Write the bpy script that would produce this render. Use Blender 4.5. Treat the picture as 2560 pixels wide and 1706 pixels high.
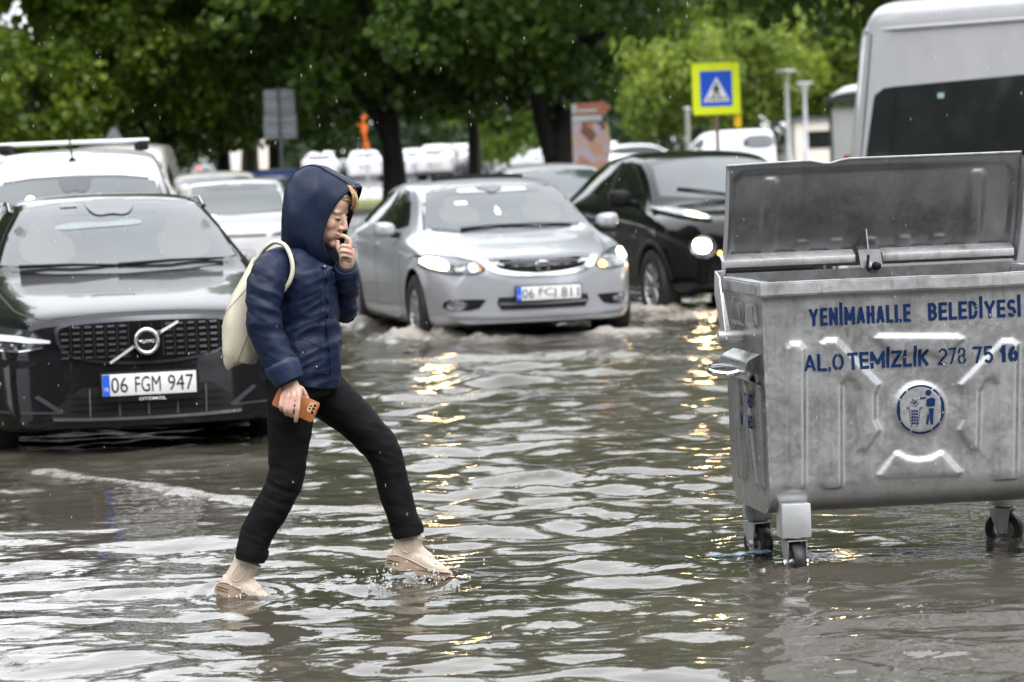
import bpy, bmesh, math, random
import numpy as np
from mathutils import Vector, Matrix, noise as mnoise
from mathutils.bvhtree import BVHTree

for o in list(bpy.data.objects):
    bpy.data.objects.remove(o, do_unlink=True)
scene = bpy.context.scene
COL = scene.collection

# ------------------------------------------------------------------ camera
cam_d = bpy.data.cameras.new('camera')
cam = bpy.data.objects.new('camera', cam_d)
COL.objects.link(cam)
cam_d.sensor_width = 36.0
cam_d.lens = 115.0
cam_d.clip_start = 0.5
cam_d.clip_end = 3000.0
PITCH = math.atan(503 / 8178.0)
ROLL = 0.038
cam.matrix_world = (Matrix.Translation((0, 0, 1.66)) @ Matrix.Rotation(math.pi / 2 - PITCH, 4, 'X')
                    @ Matrix.Rotation(-ROLL, 4, 'Z'))
cam_d.dof.use_dof = True
cam_d.dof.focus_distance = 12.3
cam_d.dof.aperture_fstop = 4.6
scene.camera = cam

# ------------------------------------------------------------------ sky: bright rain overcast
SUN_EL, SUN_AZ = math.radians(52), math.radians(150)
world = bpy.data.worlds.new('World')
scene.world = world
world.use_nodes = True
wn, wl = world.node_tree.nodes, world.node_tree.links
wn.clear()
w_out = wn.new('ShaderNodeOutputWorld')
w_bg = wn.new('ShaderNodeBackground')
w_sky = wn.new('ShaderNodeTexSky')
w_sky.sky_type = 'NISHITA'
w_sky.sun_disc = False
w_sky.sun_elevation = SUN_EL
w_sky.sun_rotation = SUN_AZ
w_sky.dust_density = 4.0
w_sky.air_density = 1.0
w_hsv = wn.new('ShaderNodeHueSaturation')
w_hsv.inputs['Saturation'].default_value = 0.12
w_mix = wn.new('ShaderNodeMix')
w_mix.data_type = 'RGBA'
w_mix.inputs[0].default_value = 0.78
w_tc = wn.new('ShaderNodeTexCoord')
w_sep = wn.new('ShaderNodeSeparateXYZ')
w_map = wn.new('ShaderNodeMapRange')
w_map.inputs['From Min'].default_value = 0.0
w_map.inputs['From Max'].default_value = 1.0
w_map.inputs['To Min'].default_value = 13.5
w_map.inputs['To Max'].default_value = 16.0
w_n = wn.new('ShaderNodeTexNoise')
w_n.inputs['Scale'].default_value = 2.2
w_n.inputs['Detail'].default_value = 5
w_nm = wn.new('ShaderNodeMapRange')
w_nm.inputs['From Min'].default_value = 0.3
w_nm.inputs['From Max'].default_value = 0.7
w_nm.inputs['To Min'].default_value = 0.86
w_nm.inputs['To Max'].default_value = 1.12
w_mul = wn.new('ShaderNodeMath'); w_mul.operation = 'MULTIPLY'
w_col = wn.new('ShaderNodeVectorMath'); w_col.operation = 'SCALE'
w_col.inputs[0].default_value = (0.955, 0.985, 1.03)
wl.new(w_tc.outputs['Generated'], w_sep.inputs[0])
wl.new(w_sep.outputs['Z'], w_map.inputs['Value'])
wl.new(w_tc.outputs['Generated'], w_n.inputs['Vector'])
wl.new(w_n.outputs['Fac'], w_nm.inputs['Value'])
wl.new(w_map.outputs[0], w_mul.inputs[0])
wl.new(w_nm.outputs[0], w_mul.inputs[1])
wl.new(w_mul.outputs[0], w_col.inputs['Scale'])
wl.new(w_sky.outputs[0], w_hsv.inputs['Color'])
wl.new(w_hsv.outputs[0], w_mix.inputs[6])
wl.new(w_col.outputs[0], w_mix.inputs[7])
wl.new(w_mix.outputs[2], w_bg.inputs['Color'])
w_bg.inputs['Strength'].default_value = 0.1
wl.new(w_bg.outputs[0], w_out.inputs['Surface'])

sun_d = bpy.data.lights.new('sun', 'SUN')
sun_d.energy = 0.9
sun_d.angle = math.radians(35)
sun_d.color = (1.0, 0.975, 0.94)
sun = bpy.data.objects.new('sun', sun_d)
COL.objects.link(sun)
# sun stands high behind the camera's right shoulder, veiled by cloud
_sd = Vector((math.sin(SUN_AZ) * math.cos(SUN_EL), math.cos(SUN_AZ) * math.cos(SUN_EL), math.sin(SUN_EL)))
sun.rotation_euler = (-_sd).to_track_quat('-Z', 'Y').to_euler()

scene.view_settings.view_transform = 'Standard'
scene.view_settings.look = 'None'
scene.view_settings.exposure = 1.1
scene.view_settings.gamma = 1.0
scene.view_settings.use_curve_mapping = False
scene.render.engine = 'CYCLES'
scene.cycles.use_denoising = True
scene.cycles.max_bounces = 8
scene.cycles.diffuse_bounces = 3
scene.cycles.glossy_bounces = 4
scene.cycles.transmission_bounces = 4
scene.cycles.transparent_max_bounces = 8
scene.cycles.caustics_reflective = False
scene.cycles.caustics_refractive = False
scene.cycles.sample_clamp_indirect = 6.0

# ------------------------------------------------------------------ helpers
def rng(seed):
    return np.random.default_rng(seed)

def link(o, parent=None):
    COL.objects.link(o)
    if parent is not None:
        o.parent = parent
    return o

def tag(o, label=None, category=None, group=None, kind=None):
    if label: o['label'] = label
    if category: o['category'] = category
    if group: o['group'] = group
    if kind: o['kind'] = kind
    return o

def empty(name, loc=(0, 0, 0), rz=0.0, label=None, category=None, group=None):
    e = bpy.data.objects.new(name, None)
    e.empty_display_size = 0.2
    COL.objects.link(e)
    e.location = loc
    e.rotation_euler = (0, 0, rz)
    return tag(e, label, category, group)

def mesh_obj(name, verts, faces, mat, parent=None, smooth=True, angle=None, loc=None):
    me = bpy.data.meshes.new(name)
    me.from_pydata([tuple(v) for v in verts], [], [tuple(f) for f in faces])
    return me_obj(name, me, mat, parent, smooth, angle, loc)

def me_obj(name, me, mat, parent=None, smooth=True, angle=None, loc=None):
    if mat is not None and len(me.materials) == 0:
        if isinstance(mat, (list, tuple)):
            for m in mat: me.materials.append(m)
        else:
            me.materials.append(mat)
    if smooth:
        me.shade_smooth()
        if angle:
            me.set_sharp_from_angle(angle=math.radians(angle))
    me.update()
    o = bpy.data.objects.new(name, me)
    link(o, parent)
    if loc is not None: o.location = loc
    return o

def bm_obj(name, bm, mat, parent=None, smooth=False, angle=35, loc=None):
    bmesh.ops.recalc_face_normals(bm, faces=bm.faces)
    me = bpy.data.meshes.new(name)
    bm.to_mesh(me); bm.free()
    return me_obj(name, me, mat, parent, smooth, angle if smooth else None, loc)

def copy_tree(o, parent=None):
    c = o.copy()
    COL.objects.link(c)
    c.parent = parent
    for ch in [x for x in bpy.data.objects if x.parent == o]:
        copy_tree(ch, c)
    return c

def box_mesh(bm, c, s, bev=0.0, seg=2, rot=None):
    """rounded box with centre c and full sizes s"""
    r = bmesh.ops.create_cube(bm, size=1.0)
    vs = r['verts']
    for v in vs:
        v.co = Vector((v.co.x * s[0], v.co.y * s[1], v.co.z * s[2]))
    if bev > 0:
        es = list({e for v in vs for e in v.link_edges})
        rb = bmesh.ops.bevel(bm, geom=es, offset=bev, segments=seg, affect='EDGES', profile=0.5)
        vs = [v for v in rb['verts']] if rb['verts'] else vs
        vs = list({v for f in rb['faces'] for v in f.verts} | {v for v in vs if v.is_valid})
    M = Matrix.Translation(c) @ (rot.to_4x4() if rot is not None else Matrix.Identity(4))
    allv = set()
    stack = [v for v in vs if v.is_valid]
    while stack:
        v = stack.pop()
        if v in allv: continue
        allv.add(v)
        for e in v.link_edges:
            w = e.other_vert(v)
            if w not in allv: stack.append(w)
    for v in allv:
        v.co = M @ v.co
    return allv

def box(name, c, s, mat, parent=None, bev=0.0, seg=2, rot=None):
    bm = bmesh.new()
    box_mesh(bm, c, s, bev, seg, rot)
    return bm_obj(name, bm, mat, parent, smooth=bev > 0, angle=40)

def catmull(pts, n):
    """smooth curve through pts (k,d) sampled with n per segment"""
    P = np.asarray(pts, float)
    P = np.vstack([2 * P[0] - P[1], P, 2 * P[-1] - P[-2]])
    out = []
    for i in range(1, len(P) - 2):
        p0, p1, p2, p3 = P[i - 1], P[i], P[i + 1], P[i + 2]
        for t in np.linspace(0, 1, n, endpoint=False):
            out.append(0.5 * ((2 * p1) + (-p0 + p2) * t + (2 * p0 - 5 * p1 + 4 * p2 - p3) * t * t
                              + (-p0 + 3 * p1 - 3 * p2 + p3) * t ** 3))
    out.append(P[-2])
    return np.array(out)

def pchip(keys, x):
    xs = np.array([k[0] for k in keys], float); ys = np.array([k[1] for k in keys], float)
    if len(xs) == 1: return np.full_like(np.asarray(x, float), ys[0])
    h = np.diff(xs); d = np.diff(ys) / h
    m = np.zeros_like(ys)
    m[0], m[-1] = d[0], d[-1]
    for i in range(1, len(xs) - 1):
        if d[i - 1] * d[i] > 0:
            w1, w2 = 2 * h[i] + h[i - 1], h[i] + 2 * h[i - 1]
            m[i] = (w1 + w2) / (w1 / d[i - 1] + w2 / d[i])
    x = np.clip(np.asarray(x, float), xs[0], xs[-1])
    i = np.clip(np.searchsorted(xs, x) - 1, 0, len(h) - 1)
    t = (x - xs[i]) / h[i]
    return ((2 * t**3 - 3 * t**2 + 1) * ys[i] + (t**3 - 2 * t**2 + t) * h[i] * m[i]
            + (-2 * t**3 + 3 * t**2) * ys[i + 1] + (t**3 - t**2) * h[i] * m[i + 1])

def tube_data(path, radii, seg=12, cap=True, ref=(0, 1, 0)):
    """path (n,3); radii scalar list or (a,b): a across (in the plane normal to ref), b along ref."""
    P = [Vector(p) for p in path]
    n = len(P)
    V, F = [], []
    ref = Vector(ref).normalized()
    for i, p in enumerate(P):
        t = (P[min(i + 1, n - 1)] - P[max(i - 1, 0)])
        t.normalize()
        s = t.cross(ref)
        if s.length < 1e-4: s = t.cross(Vector((1, 0, 0.01)))
        s.normalize()
        u = s.cross(t).normalized()
        r = radii[i] if hasattr(radii, '__len__') else radii
        a, b = (r if hasattr(r, '__len__') else (r, r))
        for k in range(seg):
            an = 2 * math.pi * k / seg
            V.append(p + s * (a * math.cos(an)) + u * (b * math.sin(an)))
    for i in range(n - 1):
        for k in range(seg):
            k2 = (k + 1) % seg
            F.append((i * seg + k, i * seg + k2, (i + 1) * seg + k2, (i + 1) * seg + k))
    if cap:
        F.append(tuple(reversed(range(seg))))
        F.append(tuple(range((n - 1) * seg, n * seg)))
    return V, F

def tube(name, path, radii, mat, parent=None, seg=12, cap=True, ref=(0, 1, 0), smooth=True):
    V, F = tube_data(path, radii, seg, cap, ref)
    return mesh_obj(name, V, F, mat, parent, smooth, 50)

def lathe_data(profile, seg=24, axis='x'):
    """profile [(r, a)] revolved about axis"""
    V, F = [], []
    for (r, a) in profile:
        for k in range(seg):
            an = 2 * math.pi * k / seg
            c, s = r * math.cos(an), r * math.sin(an)
            V.append({'x': (a, c, s), 'y': (c, a, s), 'z': (c, s, a)}[axis])
    for i in range(len(profile) - 1):
        for k in range(seg):
            k2 = (k + 1) % seg
            F.append((i * seg + k, i * seg + k2, (i + 1) * seg + k2, (i + 1) * seg + k))
    return V, F

def merge(*vf):
    V, F = [], []
    for v, f in vf:
        o = len(V)
        V += [Vector(p) for p in v]
        F += [tuple(i + o for i in q) for q in f]
    return V, F

def prism(poly, y0, y1, axis='y'):
    """extrude a 2D outline (a,b) between two depths"""
    n = len(poly)
    V = []
    for d in (y0, y1):
        for a, b in poly:
            V.append({'y': (a, d, b), 'x': (d, a, b), 'z': (a, b, d)}[axis])
    F = [tuple(range(n)), tuple(range(2 * n - 1, n - 1, -1))]
    for i in range(n):
        j = (i + 1) % n
        F.append((i, i + n, j + n, j))
    return V, F

def prism_obj(name, poly, y0, y1, mat, parent=None, axis='y', bev=0.0, smooth=False):
    bm = bmesh.new()
    V, F = prism(poly, y0, y1, axis)
    bv = [bm.verts.new(v) for v in V]
    for f in F: bm.faces.new([bv[i] for i in f])
    bmesh.ops.recalc_face_normals(bm, faces=bm.faces)
    if bev > 0:
        bmesh.ops.bevel(bm, geom=list(bm.edges), offset=bev, segments=2, affect='EDGES', profile=0.5)
    return bm_obj(name, bm, mat, parent, smooth=bev > 0 or smooth, angle=40)

def chaikin(poly, n=2, closed=True, r=0.25):
    P = [np.array(p, float) for p in poly]
    for _ in range(n):
        Q = []
        m = len(P)
        for i in range(m if closed else m - 1):
            a, b = P[i], P[(i + 1) % m]
            Q += [a * (1 - r) + b * r, a * r + b * (1 - r)]
        P = Q
    return [tuple(p) for p in P]

def voxel_union(vf, voxel, smooth_it=6, smooth_fac=0.5):
    """one continuous skin around overlapping closed shapes"""
    V, F = vf
    me = bpy.data.meshes.new('tmp'); me.from_pydata([tuple(v) for v in V], [], F)
    bm = bmesh.new(); bm.from_mesh(me)
    bmesh.ops.recalc_face_normals(bm, faces=bm.faces)
    bm.to_mesh(me); bm.free()
    ob = bpy.data.objects.new('tmp', me); COL.objects.link(ob)
    m = ob.modifiers.new('r', 'REMESH'); m.mode = 'VOXEL'; m.voxel_size = voxel
    if smooth_it:
        s = ob.modifiers.new('s', 'SMOOTH'); s.iterations = smooth_it; s.factor = smooth_fac
    dg = bpy.context.evaluated_depsgraph_get(); dg.update()
    out = bpy.data.meshes.new_from_object(ob.evaluated_get(dg))
    bpy.data.objects.remove(ob, do_unlink=True)
    bpy.data.meshes.remove(me)
    return out

def get_co(me):
    a = np.empty(len(me.vertices) * 3); me.vertices.foreach_get('co', a)
    return a.reshape(-1, 3)

def set_co(me, a):
    me.vertices.foreach_set('co', np.ascontiguousarray(a, float).ravel()); me.update()

def get_no(me):
    a = np.empty(len(me.vertices) * 3); me.vertex_normals.foreach_get('vector', a)
    return a.reshape(-1, 3)

def fnoise(P, scale, seed=0.0):
    """smooth noise at points, -1..1"""
    return np.array([mnoise.noise(Vector((p[0] * scale[0] + seed, p[1] * scale[1] - seed, p[2] * scale[2] + 2 * seed))) for p in P])

# ------------------------------------------------------------------ materials
MATS = {}
def principled(name, base, rough=0.5, metal=0.0, coat=0.0, ior=1.45, noise_amt=0.0, noise_scale=8.0, col2=None,
               bump=0.0, bump_scale=40.0, emit=None, emit_s=0.0, spec=None, rough_amt=0.0, coords='Object', sub=0.0, coat_r=0.05, stretch=None):
    if name in MATS: return MATS[name]
    m = bpy.data.materials.new(name); m.use_nodes = True
    nt = m.node_tree; N, L = nt.nodes, nt.links
    b = N['Principled BSDF']
    b.inputs['Base Color'].default_value = (*base, 1)
    b.inputs['Roughness'].default_value = rough
    b.inputs['Metallic'].default_value = metal
    b.inputs['IOR'].default_value = ior
    b.inputs['Coat Weight'].default_value = coat
    b.inputs['Coat Roughness'].default_value = coat_r
    if spec is not None: b.inputs['Specular IOR Level'].default_value = spec
    if sub:
        b.inputs['Subsurface Weight'].default_value = sub
        b.inputs['Subsurface Radius'].default_value = (0.012, 0.005, 0.003)
    if emit:
        b.inputs['Emission Color'].default_value = (*emit, 1)
        b.inputs['Emission Strength'].default_value = emit_s
    tc = N.new('ShaderNodeTexCoord')
    src = tc.outputs[coords]
    if stretch:
        mp = N.new('ShaderNodeMapping'); mp.inputs['Scale'].default_value = stretch
        L.new(src, mp.inputs['Vector']); src = mp.outputs[0]
    if noise_amt or col2 or rough_amt:
        n = N.new('ShaderNodeTexNoise'); n.inputs['Scale'].default_value = noise_scale
        n.inputs['Detail'].default_value = 6; n.inputs['Roughness'].default_value = 0.62
        L.new(src, n.inputs['Vector'])
        r = N.new('ShaderNodeMapRange'); r.inputs['From Min'].default_value = 0.3; r.inputs['From Max'].default_value = 0.7
        L.new(n.outputs['Fac'], r.inputs['Value'])
        mx = N.new('ShaderNodeMix'); mx.data_type = 'RGBA'
        c2 = col2 if col2 else tuple(max(0, c * (1 - noise_amt)) for c in base)
        c1 = base if col2 else tuple(min(1, c * (1 + noise_amt)) for c in base)
        mx.inputs[6].default_value = (*c1, 1); mx.inputs[7].default_value = (*c2, 1)
        L.new(r.outputs[0], mx.inputs[0]); L.new(mx.outputs[2], b.inputs['Base Color'])
        if rough_amt:
            rr = N.new('ShaderNodeMapRange')
            rr.inputs['To Min'].default_value = max(0.02, rough - rough_amt); rr.inputs['To Max'].default_value = min(1, rough + rough_amt)
            L.new(r.outputs[0], rr.inputs['Value']); L.new(rr.outputs[0], b.inputs['Roughness'])
    if bump:
        n2 = N.new('ShaderNodeTexNoise'); n2.inputs['Scale'].default_value = bump_scale; n2.inputs['Detail'].default_value = 4
        L.new(src, n2.inputs['Vector'])
        bp = N.new('ShaderNodeBump'); bp.inputs['Strength'].default_value = bump; bp.inputs['Distance'].default_value = 0.01
        L.new(n2.outputs['Fac'], bp.inputs['Height']); L.new(bp.outputs[0], b.inputs['Normal'])
    MATS[name] = m
    return m

def paint(name, col, metal=0.0, rough=0.28, spec=None, coat=1.0):
    return principled(name, col, rough=rough, metal=metal, coat=coat, noise_amt=0.06, noise_scale=3.0, coat_r=0.03, spec=spec)

M_BLACKPL = principled('black_plastic', (0.010, 0.010, 0.011), 0.45, noise_amt=0.2, noise_scale=20, spec=0.2)
M_RUBBER = principled('tyre_rubber', (0.016, 0.016, 0.016), 0.6, noise_amt=0.3, noise_scale=12, bump=0.2, bump_scale=60)
M_GLASS = principled('window_glass', (0.035, 0.045, 0.048), 0.03, ior=1.95, noise_amt=0.25, noise_scale=2.0)
M_SIDEGLASS = principled('dark_side_glass', (0.012, 0.013, 0.013), 0.03, ior=1.5, noise_amt=0.3, noise_scale=2.0)
M_FRIT = principled('glass_border', (0.02, 0.02, 0.026), 0.06, ior=1.6, noise_amt=0.1)
M_CHROME = principled('chrome', (0.75, 0.76, 0.78), 0.12, metal=1.0, rough_amt=0.05, noise_amt=0.03)
M_ALLOY = principled('alloy', (0.42, 0.42, 0.43), 0.3, metal=0.9, noise_amt=0.15, noise_scale=10)
M_LENS = principled('lamp_lens', (0.16, 0.17, 0.18), 0.12, coat=0.3, noise_amt=0.85, noise_scale=26, metal=0.3)
M_WHITE = principled('plate_white', (0.72, 0.72, 0.73), 0.35, noise_amt=0.06, noise_scale=30)
M_PLBLUE = principled('plate_blue', (0.02, 0.11, 0.62), 0.35, noise_amt=0.06)
M_BLACK = principled('print_black', (0.015, 0.015, 0.015), 0.45, noise_amt=0.1)
M_TAIL = principled('tail_lamp_red', (0.42, 0.02, 0.02), 0.12, coat=1.0, noise_amt=0.2)
M_AMBER = principled('indicator_amber', (0.75, 0.26, 0.03), 0.15, coat=1.0, noise_amt=0.2)
M_HEAD = principled('lit_headlamp', (0.9, 0.85, 0.7), 0.2, emit=(1.0, 0.64, 0.27), emit_s=44.0, noise_amt=0.05)
M_HEAD2 = principled('lit_side_lamp', (0.9, 0.85, 0.7), 0.2, emit=(1.0, 0.80, 0.5), emit_s=3.0, noise_amt=0.05)
M_INDIC = principled('lit_indicator', (0.9, 0.5, 0.1), 0.2, emit=(1.0, 0.48, 0.08), emit_s=3.0, noise_amt=0.05)
M_BRAKE = principled('lit_brake_lamp', (0.9, 0.05, 0.05), 0.2, emit=(1.0, 0.05, 0.045), emit_s=3.2, noise_amt=0.05)

def text_obj(name, s, mat, parent, height, width=None, bold=0.0, thick=0.002, M=Matrix.Identity(4), shear=0.0):
    """lettering as a thin mesh in the local x-z plane facing -y, lower left at the origin"""
    cu = bpy.data.curves.new('txt', 'FONT')
    cu.body = s; cu.size = 1.0; cu.offset = bold; cu.extrude = 0.0; cu.shear = shear; cu.resolution_u = 3
    ob = bpy.data.objects.new('txt', cu); COL.objects.link(ob)
    dg = bpy.context.evaluated_depsgraph_get(); dg.update()
    me = bpy.data.meshes.new_from_object(ob.evaluated_get(dg))
    bpy.data.objects.remove(ob, do_unlink=True)
    co = get_co(me)
    x0, y0 = co[:, 0].min(), co[:, 1].min()
    cap = 0.73 if height < 0 else None
    hh = co[:, 1].max() - y0
    k = abs(height) / (hh if cap is None else cap)
    kx = k if width is None else width / (co[:, 0].max() - x0)
    a = np.stack([(co[:, 0] - x0) * kx, np.zeros(len(co)), (co[:, 1] - y0) * k], 1)
    bm = bmesh.new(); set_co(me, a); bm.from_mesh(me)
    bpy.data.meshes.remove(me)
    r = bmesh.ops.extrude_face_region(bm, geom=list(bm.faces))
    for v in r['geom']:
        if isinstance(v, bmesh.types.BMVert): v.co.y -= thick
    bm.transform(M)
    return bm_obj(name, bm, mat, parent)
# ------------------------------------------------------------------ ground and flood water
M_ASPHALT = principled('asphalt', (0.05, 0.05, 0.052), 0.75, noise_amt=0.35, noise_scale=1.5, bump=0.3, bump_scale=30)
M_KERB = principled('kerb_stone', (0.46, 0.45, 0.43), 0.7, noise_amt=0.2, noise_scale=4, bump=0.2, bump_scale=30)
M_PAVE = principled('wet_paving', (0.19, 0.19, 0.19), 0.45, noise_amt=0.2, noise_scale=0.8, bump=0.1, bump_scale=20)
M_GRASS = principled('grass_green', (0.17, 0.19, 0.035), 0.8, noise_amt=0.4, noise_scale=1.2)

tag(mesh_obj('road', [(-400, -60, -0.1), (400, -60, -0.1), (400, 900, -0.1), (-400, 900, -0.1)], [(0, 1, 2, 3)], M_ASPHALT, smooth=False), kind='structure')

def water_sheet():
    xs = list(np.arange(-3.0, 3.0001, 0.022))
    x = 3.0; st = 0.03
    ext = []
    while x < 7.5:
        x += st; st *= 1.05; ext.append(x)
    while x < 90:
        st *= 1.6; x += st; ext.append(x)
    xs = np.array([-e for e in reversed(ext)] + xs + ext)
    ys = [-12.0, -4.0, 2.0, 6.0, 8.0, 9.0, 9.4]
    y = 9.6
    while y < 36:
        ys.append(y); y += 0.017 * (y / 10) ** 1.25
    st = 0.12
    while y < 82:
        ys.append(y); y += st; st *= 1.12
    ys.append(82)
    ys = np.array(ys)
    X, Y = np.meshgrid(xs, ys)
    sx = np.gradient(xs)[None, :] * np.ones_like(X); sy = np.gradient(ys)[:, None] * np.ones_like(X)
    Z = np.zeros_like(X)
    R = rng(11)
    # calmer water behind the wake line on the left, choppier in the middle and right
    def nz(scale, seed):
        q = rng(seed); out = np.zeros_like(X)
        for _ in range(7):
            a = q.uniform(0, 6.283); k = scale * q.uniform(0.6, 1.5)
            out += np.sin(k * (X * math.cos(a) + Y * math.sin(a)) + q.uniform(0, 6.283))
        return out / 2.6
    calm = 1 / (1 + np.exp(-(-(X + 0.75 + 0.05 * (Y - 14)) * 3.0))) * np.exp(-((Y - 15.2) / 1.9) ** 2)
    calm2 = np.exp(-((X - 1.5) / 0.7) ** 2) * np.exp(-((Y - 10.6) / 0.9) ** 2)
    amp = np.clip(1.0 + 0.3 * nz(1.1, 5), 0.35, 1.7) * (1 - 0.72 * calm) * (1 - 0.45 * calm2)
    for lam_lo, lam_hi, n, slope in ((0.9, 1.8, 9, 0.022), (0.45, 0.85, 20, 0.050), (0.22, 0.42, 24, 0.040), (0.09, 0.18, 28, 0.026)):
        sub = np.zeros_like(X)
        for _ in range(n):
            lam = R.uniform(lam_lo, lam_hi)
            a = R.normal(1.45, 0.62) if R.random() < 0.8 else R.uniform(0, 6.283)
            k = 2 * math.pi / lam
            kx, ky = k * math.cos(a), k * math.sin(a)
            s = slope * math.sqrt(2.0 / n) / k * math.sqrt(2)
            lim = np.clip(1.6 - 2.6 * np.maximum(sx * abs(math.cos(a)), sy * abs(math.sin(a))) / lam, 0, 1)
            ph = kx * X + ky * Y + R.uniform(0, 6.283)
            ph = ph + 0.55 * np.sin(0.37 * kx * Y - 0.31 * ky * X + R.uniform(0, 6))
            sub += s * lim * (np.sin(ph) + 0.22 * np.sin(2 * ph + 1.57))
        Z += sub * np.clip(amp * (1 + 0.35 * nz(2.4, int(n + lam_lo * 100))), 0.2, 2.2)
    foam = np.zeros_like(X)
    # raindrop rings
    q = rng(3)
    for _ in range(130):
        cy = q.uniform(9.8, 16.5); cx = q.uniform(-0.17, 0.17) * cy
        rr = np.hypot(X - cx, Y - cy); r0 = q.uniform(0.02, 0.11)
        m = rr < r0 + 0.09
        w = np.exp(-((rr[m] - r0) / 0.03) ** 2)
        Z[m] += 0.0036 * w * np.cos((rr[m] - r0) * 2 * math.pi / 0.038)
    # low wake that runs from the dark car towards the woman, a lip of foam on its crest
    def crest(pts, hgt, wid, fo, jag=0.02):
        C = catmull(pts, 30)
        tx = C[:, 0]; ty = C[:, 1]
        yc = np.interp(X, tx, ty)
        inside = (X > tx.min()) & (X < tx.max())
        edge = np.clip((X - tx.min()) / 0.5, 0, 1) * np.clip((tx.max() - X) / 0.5, 0, 1)
        jj = jag * (nz(14, int(hgt * 9999)) + nz(33, int(hgt * 7777)))
        d = (Y - yc - jj)
        prof = np.where(d < 0, np.exp(-(d / (wid * 0.5)) ** 2), np.exp(-(d / (wid * 2.2)) ** 2))
        nonlocal Z, foam
        Z = Z + hgt * prof * edge * inside
        foam = np.maximum(foam, fo * np.exp(-((d - wid * 0.1) / (wid * 0.9)) ** 2) * edge * inside)
    crest([(-2.9, 17.4), (-2.4, 17.0), (-1.9, 16.3), (-1.45, 15.6), (-1.0, 15.0), (-0.5, 14.75), (0.1, 14.6), (0.7, 14.7), (1.2, 14.3)], 0.016, 0.10, 0.55)
    crest([(-0.5, 15.6), (0.1, 15.9), (0.8, 15.6), (1.4, 15.2), (1.9, 14.6)], 0.014, 0.12, 0.3)
    crest([(-1.2, 17.6), (-0.4, 18.2), (0.5, 18.0), (1.5, 17.5), (2.4, 17.8)], 0.014, 0.14, 0.35)
    crest([(-1.2, 20.6), (-0.3, 21.2), (0.6, 21.4), (1.6, 20.9), (2.6, 20.2)], 0.018, 0.18, 0.4)
    crest([(-1.6, 24.2), (-0.8, 24.9), (0.2, 24.6), (1.2, 24.3), (2.6, 24.8)], 0.022, 0.22, 0.4)
    # churned water round tyres and boots
    def churn(cx, cy, rx, ry, h, fo, seed):
        g = np.exp(-(((X - cx) / rx) ** 2 + ((Y - cy) / ry) ** 2))
        nonlocal Z, foam
        t = nz(16, seed) + 0.7 * nz(34, seed + 1)
        Z = Z + g * h * (0.6 + 0.5 * t) * np.clip(1.5 - 8 * sy, 0.25, 1)
        foam = np.maximum(foam, fo * np.clip(g * 1.25 + 0.12 * t * g, 0, 1))
    churn(-0.76, 27.9, 0.40, 0.6, 0.10, 0.8, 21); churn(-1.40, 30.7, 0.42, 0.8, 0.09, 0.7, 23); churn(-0.3, 27.2, 0.8, 0.5, 0.03, 0.45, 24)
    churn(1.32, 30.7, 0.5, 0.9, 0.07, 0.8, 25); churn(0.95, 27.4, 0.35, 0.7, 0.05, 0.7, 27); churn(2.0, 29.5, 0.8, 0.6, 0.05, 0.6, 29)
    for (cx, cy, a) in ((-0.40, 12.28, 0.013), (-1.0, 12.20, 0.011), (1.005, 12.27, 0.006), (0.93, 12.88, 0.006)):
        rr = np.hypot((X - cx) * 1.0, (Y - cy) * 0.8)
        Z += a * np.exp(-(rr / 0.20) ** 2) * np.cos(rr * 2 * math.pi / 0.075) * (0.5 + 0.5 * np.abs(nz(20, 40)))
    churn(-0.42, 12.25, 0.16, 0.13, 0.012, 0.28, 31)
    Z = np.where((X > 7) | (X < -7), Z * 0.3, Z)
    ny, nx = X.shape
    co = np.stack([X, Y, Z], -1).reshape(-1, 3)
    idx = np.arange(ny * nx).reshape(ny, nx)
    fc = np.stack([idx[:-1, :-1], idx[:-1, 1:], idx[1:, 1:], idx[1:, :-1]], -1).reshape(-1, 4)
    me = bpy.data.meshes.new('flood_water')
    me.vertices.add(len(co)); me.vertices.foreach_set('co', co.ravel())
    me.loops.add(fc.size); me.loops.foreach_set('vertex_index', fc.ravel())
    me.polygons.add(len(fc)); me.polygons.foreach_set('loop_start', np.arange(0, fc.size, 4))
    me.update(calc_edges=True)
    at = me.attributes.new('foam', 'FLOAT', 'POINT'); at.data.foreach_set('value', foam.ravel())
    # muddy water
    m = bpy.data.materials.new('muddy_water'); m.use_nodes = True
    N, L = m.node_tree.nodes, m.node_tree.links
    b = N['Principled BSDF']
    b.inputs['Roughness'].default_value = 0.025; b.inputs['IOR'].default_value = 1.42
    tc = N.new('ShaderNodeTexCoord')
    n1 = N.new('ShaderNodeTexNoise'); n1.inputs['Scale'].default_value = 0.7; n1.inputs['Detail'].default_value = 3
    L.new(tc.outputs['Object'], n1.inputs['Vector'])
    cr = N.new('ShaderNodeValToRGB')
    cr.color_ramp.elements[0].position = 0.35; cr.color_ramp.elements[0].color = (0.050, 0.044, 0.033, 1)
    cr.color_ramp.elements[1].position = 0.7; cr.color_ramp.elements[1].color = (0.080, 0.071, 0.056, 1)
    L.new(n1.outputs['Fac'], cr.inputs['Fac'])
    fa = N.new('ShaderNodeAttribute'); fa.attribute_name = 'foam'
    n2 = N.new('ShaderNodeTexNoise'); n2.inputs['Scale'].default_value = 26; n2.inputs['Detail'].default_value = 6; n2.inputs['Roughness'].default_value = 0.7
    L.new(tc.outputs['Object'], n2.inputs['Vector'])
    ma = N.new('ShaderNodeMath'); ma.operation = 'ADD'
    L.new(fa.outputs['Fac'], ma.inputs[0]); L.new(n2.outputs['Fac'], ma.inputs[1])
    mr = N.new('ShaderNodeMapRange'); mr.inputs['From Min'].default_value = 0.72; mr.inputs['From Max'].default_value = 1.25
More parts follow.
